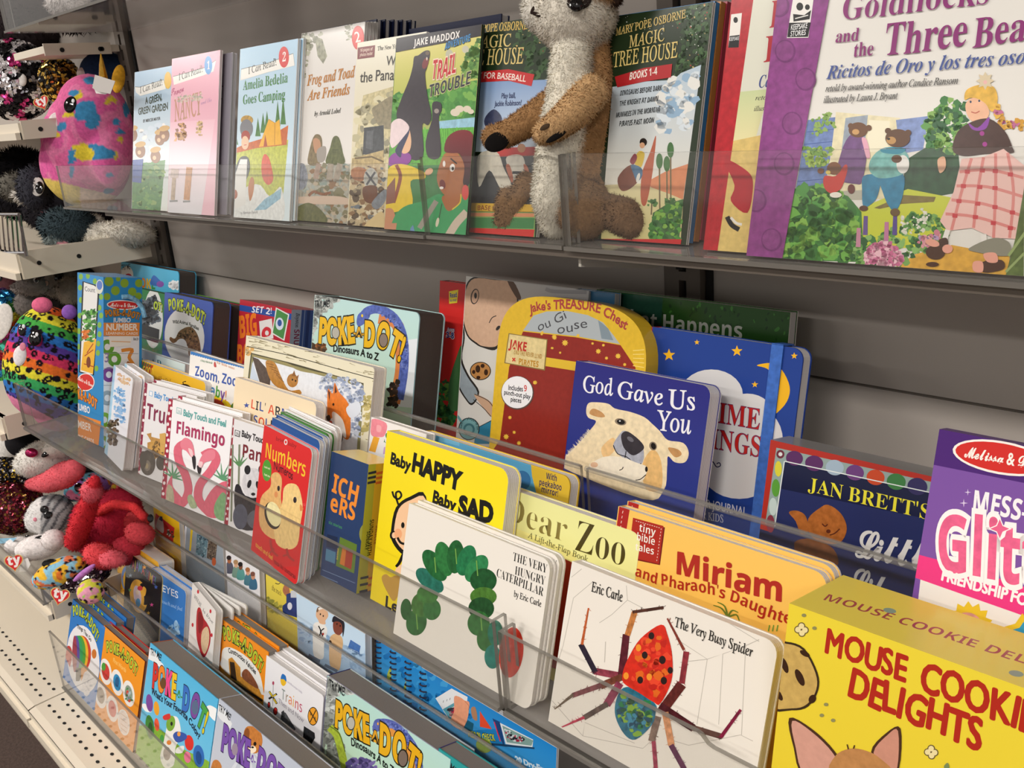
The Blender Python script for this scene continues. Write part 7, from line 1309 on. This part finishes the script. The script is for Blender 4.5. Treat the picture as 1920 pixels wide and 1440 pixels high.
# --- the left bay: toys on their shelves
T = 'plush toy'
def toy(name, label, prims, eyes=(), **k): 
    o = plush(name, label, T, prims, **k)
    for e in eyes: feat(o, 'eye', *e)
    return o
sq = toy('sequin_plush', 'black, white and pink sequin toy on the upper left shelf', [E_(28, 150, .66, 72, 74, 60, '#1c181c')], voxel=.006)
sequins(sq, lambda p, r: ('#e8e4e8' if mnoise.noise(p*45) > .02 else ('#d83f8c' if mnoise.noise(p*30+Vector((5, 3, 1))) > .04 else '#17141a')), 3400, .0042, 3)
heart_tag(sq, 78, 192, .58, 16, -25); feat(sq, 'pom_pom', 42, 150, 8, 12, '#d8d4d0', 0, .6); feat(sq, 'pom_pom', 43, 222, 8, 8, '#e8608c', 0, .6)
gd = toy('sequin_plush', 'small gold and black sequin toy right of the pink sequin one', [E_(112, 150, .70, 36, 42, 34, '#2a2018')], voxel=.006); sequins(gd, ['#d8a83a', '#f0c860', '#1c1816', '#8a6420', '#1c1816'], 1100, .0042, 5)
toy('navy_plush', 'dark blue soft toy behind the gold sequin toy', [E_(196, 135, .735, 48, 40, 28, '#1c2f4a')], voxel=.006)
toy('black_plush', 'black fluffy toy in the dark under the upper left shelf', [E_(40, 345, .68, 62, 66, 50, '#17151a'), E_(100, 330, .70, 40, 40, 40, '#1c1a20')], [(18, 340, 10, 12)], voxel=.006, fur=4000, flen=.014)
gw = toy('husky_plush', 'grey toy with a white ringed eye under the pink plush', [E_(66, 352, .60, 30, 40, 30, '#3a3a42'), E_(28, 350, .60, 30, 26, 26, '#6a665e'), E_(40, 370, .585, 20, 10, 14, '#c4beb6', 35)], voxel=.005, fur=2500, flen=.01)
feat(gw, 'eye_ring', 70, 350, 13, 18, '#cfcac6', 0, .3); feat(gw, 'eye', 74, 352, 8, 12, None, 0, .4, .008)
wf = toy('wolf_plush', 'teal grey fluffy toy with pink nose under the tray of the pink plush', [E_(128, 425, .62, 52, 34, 40, '#3c4a50'), E_(112, 448, .60, 26, 20, 22, '#8a9696'), E_(95, 415, .60, 14, 18, 12, '#c89aa0')], voxel=.005, fur=4500, flen=.010); feat(wf, 'nose', 115, 458, 14, 9, '#c98a94', 0, .6)
toy('white_plush', 'fluffy white toy lying on the shelf left of the back panel', [E_(182, 440, .66, 34, 24, 34, '#f4f0e4'), E_(235, 440, .70, 56, 26, 40, '#f4efe2'), E_(178, 420, .67, 18, 18, 18, '#f6f2e8')], voxel=.005, fur=5000, flen=.007)
e = empty('wire_basket', Matrix.Translation(on_y(20, 450, .50))); tag(e, 'chrome wire basket at the far left edge on the shelf', 'basket')
BO = on_y(20, 450, .50)
for k in range(9):
    b = MB(); x = -30+8.5*k; b.tube([on_y(x, 402, .50)-BO, on_y(x+6, 474, .50)-BO, on_y(x+7, 463, .56)-BO], .0016, n=6); b.build('wire', [CHROME], e)
b = MB(); b.tube([on_y(-40, 402, .50)-BO, on_y(36, 402, .50)-BO, on_y(48, 470, .50)-BO, on_y(50, 480, .50)-BO], .003, n=8); b.build('rim', [CHROME], e); b = MB(); b.tube([on_y(-40, 474, .50)-BO, on_y(48, 474, .50)-BO], .003, n=8); b.build('rim', [CHROME], e)
an = toy('antelope_plush', 'small grey antelope toy with dark curved horns above the rainbow toys', [E_(60, 535, .56, 30, 20, 26, '#7a726e'), E_(38, 540, .55, 18, 12, 14, '#857c78'), E_(52, 570, .565, 24, 26, 24, '#6f6864')], voxel=.004, fur=1500, flen=.006)
for q in ([(72, 520, .56, 5), (52, 500, .555, 5), (38, 492, .55, 4), (44, 478, .55, 3), (56, 474, .55, 2)], [(80, 515, .575, 5), (84, 500, .575, 4), (66, 488, .57, 4), (58, 478, .565, 3)]): sub('horn', [L_(q, '#2a1f1c')], an)
feat(an, 'eye', 67, 526, 5, 5, '#d8d0cc', 0, .6); feat(an, 'eye', 68, 526, 3, 4, None, 0, .6, .004); feat(an, 'nose', 87, 531, 4, 5, '#a88878', 0, .6)
rc = toy('raccoon_plush', 'grey brown toy with a black eye behind the antelope', [E_(108, 525, .64, 36, 34, 34, '#77706a'), E_(130, 545, .63, 24, 26, 24, '#8d8378'), E_(128, 500, .66, 14, 12, 12, '#6a6058')], [(108, 518, 12, 9, None, -30)], voxel=.005, fur=2500, flen=.007)
toy('pink_plush', 'dusty pink toy at the left edge behind the antelope', [E_(8, 530, .62, 30, 34, 30, '#8a5a64')], [(0, 520, 4, 8)], voxel=.006)
fs = toy('sequin_plush', 'rainbow fish-scale toy with a white heart at the left edge', [E_(6, 670, .52, 48, 130, 40, '#4a8a6a')], voxel=.006)
sequins(fs, lambda p, r: ['#d83f8c', '#e8702c', '#d8d03a', '#4aa84a', '#2f86c0', '#6a4a9a', '#d8344a', '#3fa890'][int((p.z*60+p.x*14) % 8)], 2600, .0065, 9); feat(fs, 'white_heart', 0, 605, 22, 38, '#e6e0da', 20, .2, .012)
# shelf with black and white toys
mask = toy('panda_plush', 'white faced toy with a magenta nose under the front tray', [E_(88, 858, .52, 62, 34, 44, '#e2ded6', -18), E_(120, 838, .54, 40, 20, 30, '#e0dbd2', -14)], voxel=.005, fur=3500, flen=.006)
feat(mask, 'nose', 59, 849, 12, 9, '#b0205c', 0, .7, .004, SEQUIN); feat(mask, 'eye', 87, 851, 11, 5, None, -30, .5)
toy('penguin_plush', 'black and white toy behind the white faced one', [E_(18, 838, .55, 26, 30, 28, '#e0dcd6'), E_(42, 828, .55, 30, 30, 30, '#19171a'), E_(8, 815, .555, 34, 20, 28, '#1a181c')], voxel=.005)
bs = toy('sequin_plush', 'black sequin toy below the white faced one', [E_(30, 885, .50, 62, 24, 36, '#141216', 12)], voxel=.006); sequins(bs, ['#141216', '#1c1a20', '#2a2630', '#e8e4e8', '#141216', '#d8b23a'], 1500, .003, 11)
# pile on the tray shelf
B4 = .333
tl = toy('flamingo_plush', 'coral flamingo lying with its tail towards the black sequin toy', [L_([(56, 908, .47, 10), (90, 905, .475, 20), (122, 890, .49, 26), (140, 880, .50, 20)], '#e0606a')], voxel=.005, fur=2500, flen=.004)
mx = lambda p, q: ['#d8c83a', '#d87a9c', '#6ab0c8', '#9a6ab8', '#d8843a'][int((mnoise.noise(p*26)+1)*2.5) % 5]
toy('leopard_plush', 'pastel multicolour spotted toy behind the coral flamingos', [E_(165, 912, .56, 44, 26, 34, '#d8c83a', -15), E_(140, 925, .545, 20, 16, 20, '#c8d0c0')], [(147, 914, 8, 9)], voxel=.0035, pattern=leopard(mx, 80, .30, '#2a1a24', False))
bu = toy('sequin_plush', 'burgundy sequin toy at the left edge of the pile', [E_(26, 952, .47, 56, 50, 44, '#4a1020')], voxel=.006); sequins(bu, ['#5a1428', '#7a1c34', '#3a0c18', '#a83040', '#8a6428'], 2400, .0035, 13)
tc = toy('tabby_plush', 'grey striped tabby cat toy in the middle of the pile', [E_(95, 965, .49, 44, 38, 36, '#b4b2b0', -20), E_(72, 975, .475, 24, 26, 24, '#d8d6d4')], [(83, 956, 8, 8), (89, 966, 9, 7, None, -20)], voxel=.0035, fur=2500, flen=.004, pattern=lambda p, q: '#5f6064' if math.sin((q[0]*.9+q[1]*.55)*.42+mnoise.noise(p*40)*1.5) > .35 and q[0] > 78 else ('#dedcda' if q[0] < 76 else '#b0b0b0'))
feat(tc, 'nose', 66, 974, 4, 4, '#d88a9a', 0, .6)
wc = toy('unicorn_plush', 'white toy with a red heart tag at the front of the pile', [E_(72, 1026, .448, 44, 24, 30, '#eee8e6', -12), E_(34, 1022, .44, 26, 16, 20, '#f0eae8', -10), E_(100, 1012, .46, 22, 20, 22, '#ece4e2')], [(75, 1009, 11, 5, None, -12), (52, 1007, 6, 4)], voxel=.004, fur=2500, flen=.004)
heart_tag(wc, 26, 1054, .392, 19, -8)
b = MB(); hq = [on_y(x, y, .41) for x, y in ((40, 1050), (52, 1046), (57, 1058), (50, 1072), (36, 1072))]; b.face([p-wc.location for p in hq], col4('#e4e0dc')); b.build('paper_tag', [MATTE], wc)
b = MB(); hq = [on_y(x, y, .43) for x, y in ((-10, 1010), (32, 1008), (22, 1018), (-10, 1020))]; b.face([p-wc.location for p in hq], col4('#8fc4e0')); b.build('ribbon', [MATTE], wc)
RD, CO, CO2 = '#d8323c', '#e4606c', '#b0243c'
fl = toy('flamingo_plush', 'large red and coral flamingo in the middle of the pile', [E_(195, 985, .54, 62, 66, 50, CO2), E_(222, 965, .56, 44, 50, 44, '#c42c44'), L_([(140, 1015, .47, 18), (155, 975, .475, 19), (172, 930, .48, 15), (178, 900, .485, 10)], RD), E_(172, 920, .48, 20, 22, 20, CO), E_(190, 1042, .475, 34, 22, 30, '#e04a50', 20), E_(212, 1048, .47, 26, 16, 24, CO)], voxel=.0035, fur=9000, flen=.006, soft=.1)
fm = toy('flamingo_plush', 'coral flamingo with a yellow beak and black eye at the back of the pile', [E_(238, 920, .60, 30, 22, 26, '#e07068', 15), L_([(182, 960, .52, 9), (215, 945, .53, 9), (250, 950, .55, 9), (268, 968, .55, 9)], '#e03c40'), E_(255, 975, .575, 26, 20, 22, '#d84a50')], [(227, 917, 4, 6)], voxel=.0035, fur=3000, flen=.004); feat(fm, 'beak', 214, 914, 5, 6, '#d8b83a', 0, .8)
toy('flamingo_plush', 'coral pink flamingo at the right end of the pile', [E_(262, 1000, .56, 28, 22, 26, '#e05058', 20), E_(240, 1030, .55, 30, 30, 30, '#c43848')], [(282, 972, 6, 8)], voxel=.0035, fur=3000, flen=.004)
ml = lambda p, q: ['#e8c83a', '#e07a34', '#e8b83a', '#8ac0d8', '#e07a50', '#d8d04a'][int((mnoise.noise(p*42+Vector((3, 1, 2)))+1)*3) % 6]
lf = toy('leopard_plush', 'flat multicolour leopard toy on the front edge of the toy shelf', [E_(112, 1072, .425, 52, 26, 26, '#e8c83a', -22), E_(92, 1085, .42, 34, 20, 20, '#c86a9a', -10)], [(93, 1056, 15, 8, None, -10)], voxel=.003, pattern=leopard(ml, 85, .30, '#2a1420', False)); sub('purple_trim', [E_(158, 1074, .43, 26, 6, 8, '#b878c0', -38)], lf); heart_tag(lf, 112, 1117, .394, 20, 12)
tb = toy('leopard_plush', 'small spotted toy ball in front of the card rack, over the blue balloon book', [E_(170, 1109, .42, 25, 24, 24, '#d8d03a')], voxel=.0025, pattern=leopard(lambda p, q: ['#7ac0dc', '#d8d44a', '#e8a0b8', '#9ac85a'][int((mnoise.noise(p*64)+1)*2) % 4], 85, .30, '#2a1428', False))
ds = toy('sequin_plush', 'dark purple sequin toy between the flamingos and the spotted ball', [E_(160, 1082, .46, 50, 22, 30, '#2a1a24', -20)], voxel=.006); sequins(ds, ['#2a1a24', '#1c1218', '#4a2a3a', '#d8d0d4', '#3a1c2c'], 1300, .003, 17)
# clear bin that holds the pile, and goods over the top tray
tray('clear bin holding the pile of soft toys', -2.6, -1.775, .400, .74, .302, .045, (0, 1))
for k, (a, b2, q) in enumerate((((240, 8), (262, 6), '#e6e0de'), ((262, 6), (276, 4), '#d8c8c8'), ((280, 4), (324, 0), '#e8e4e0'), ((345, -4), (396, -12), '#d8828c'))):
    P, Q = on_y(a[0], a[1]+16, .60), on_y(b2[0], b2[1]+16, .60); e = empty('paperback_book', Matrix.Translation((P.x, .60, 1.3255))); tag(e, ('white book standing over the top row, leftmost of the light ones', 'thin greyish book beside the white one over the top row', 'second wide white book over the top row', 'pink book over the top row, right of the white ones')[k], 'book')
    b = MB(); b.box(0, Q.x-P.x-.002, 0, .002, 0, .2, col4(q)); b.build('front_cover', [PRINT], e); b = MB(); b.box(.001, Q.x-P.x-.003, .002, .010, .001, .199, (1, 1, 1, 0)); b.build('page_block', [PAGES['paper']], e); b = MB(); b.box(0, Q.x-P.x-.002, .010, .012, 0, .2, col4(q)); b.build('back_cover', [PRINT], e)
toy('white_plush', 'white fluffy toy in the tray above the sequin toys', [E_(128, 8, .66, 40, 26, 34, '#e4dedc')], voxel=.006, fur=2000, flen=.008)
# dark filler toys, added to darken the bright back of the left bay
for (lab, x, y, Y, rx, ry, q, fu) in (('dark brown filler toy added to darken the back behind the sequin toys, under the highest tray', 40, 40, .72, 90, 60, '#2c2426', 2500), ('black filler toy added to darken the back above the fluffy white toy', 150, 385, .73, 90, 52, '#1d1a20', 2500),
    ('dark brown filler toy added to darken the top of the left bay, seen through the highest tray', 130, 10, .715, 110, 50, '#33292a', 1500), ('dark grey filler toy added to darken the back behind the antelope and the raccoon', 150, 560, .73, 70, 60, '#2c2828', 1500), ('black filler toy added to darken the bay behind the rainbow leopard', 60, 700, .68, 100, 70, '#18161a', 0), ('black and violet filler toy added to darken the bay behind the white faced toy', 150, 842, .70, 90, 42, '#1d1822', 0),
    ('dark filler toy added to darken the back of the pile, behind the pastel spotted toy', 120, 893, .68, 90, 32, '#1e1a22', 0)):
    toy('dark_filler', lab, [E_(x, y, Y, rx, ry, 46, q), E_(x-rx*.6, y+8, Y-.03, rx*.6, ry*.8, 40, q)], voxel=.008, fur=fu, flen=.012)
# --- parts that stand proud of covers
R0, t0, _, _, w0, h0 = BOOKS['bless']
cb = Face(MB(), R0.matrix_world.translation, R0.matrix_world.col[0].to_3d(), R0.matrix_world.col[2].to_3d(), [], None).z(*ZD2)
xa, xb = cb.at((1405, 383))[0], cb.at((1475, 386))[0]; b = MB(); b.box(xa, xb, -.0016, -.0004, -.0005, h0+.0012, col4('#3b68ba', .3)); b.box(xa, xb, -.0016, t0+.001, h0+.0003, h0+.0014, col4('#3b68ba', .3)); b.build('elastic_strap', [MATTE], R0)
R0, t0, _, _, w0, h0 = BOOKS['jumbo']; Mi = R0.matrix_world.inverted(); N0 = R0.matrix_world.col[0].to_3d(); O0 = R0.matrix_world.translation+N0*(w0+.004)
b = MB(); b.tube([Mi @ on_plane(x*.29167, 440+y*.29167, O0, N0) for x, y in ((785, 400), (830, 398), (880, 425), (915, 470), (930, 530))], .0035, col4('#7fb6d6', .6), n=8); b.build('rope_handle', [MATTE], R0)
R0, t0, _, _, w0, h0 = BOOKS['heart']
for k in range(3):
    M = Matrix.Translation((0, t0+.0006, 0)) @ Matrix.Rotation(math.radians(7+6*k), 4, 'Z'); b = MB(); b.prism(outline(w0, h0-.001, .006), .0005, .0032, col4('#efece8'))
    b.v = [tuple(M @ Vector(v)) for v in b.v]; b.build('fanned_page', [MATTE], R0)
for k in range(4):
    R0, t0, _, _, w0, h0 = BOOKS['spiral%d' % k]; b = MB(); P = []; n = 15
    for i in range(n*10): a = 2*math.pi*i/10; P.append((.004+.008*math.cos(a), t0/2+.0048*math.sin(a), h0*(.03+.94*i/(n*10))))
    b.tube(P, .0011, col4('#2a2438'), n=5); b.build('spiral_binding', [MATTE], R0)
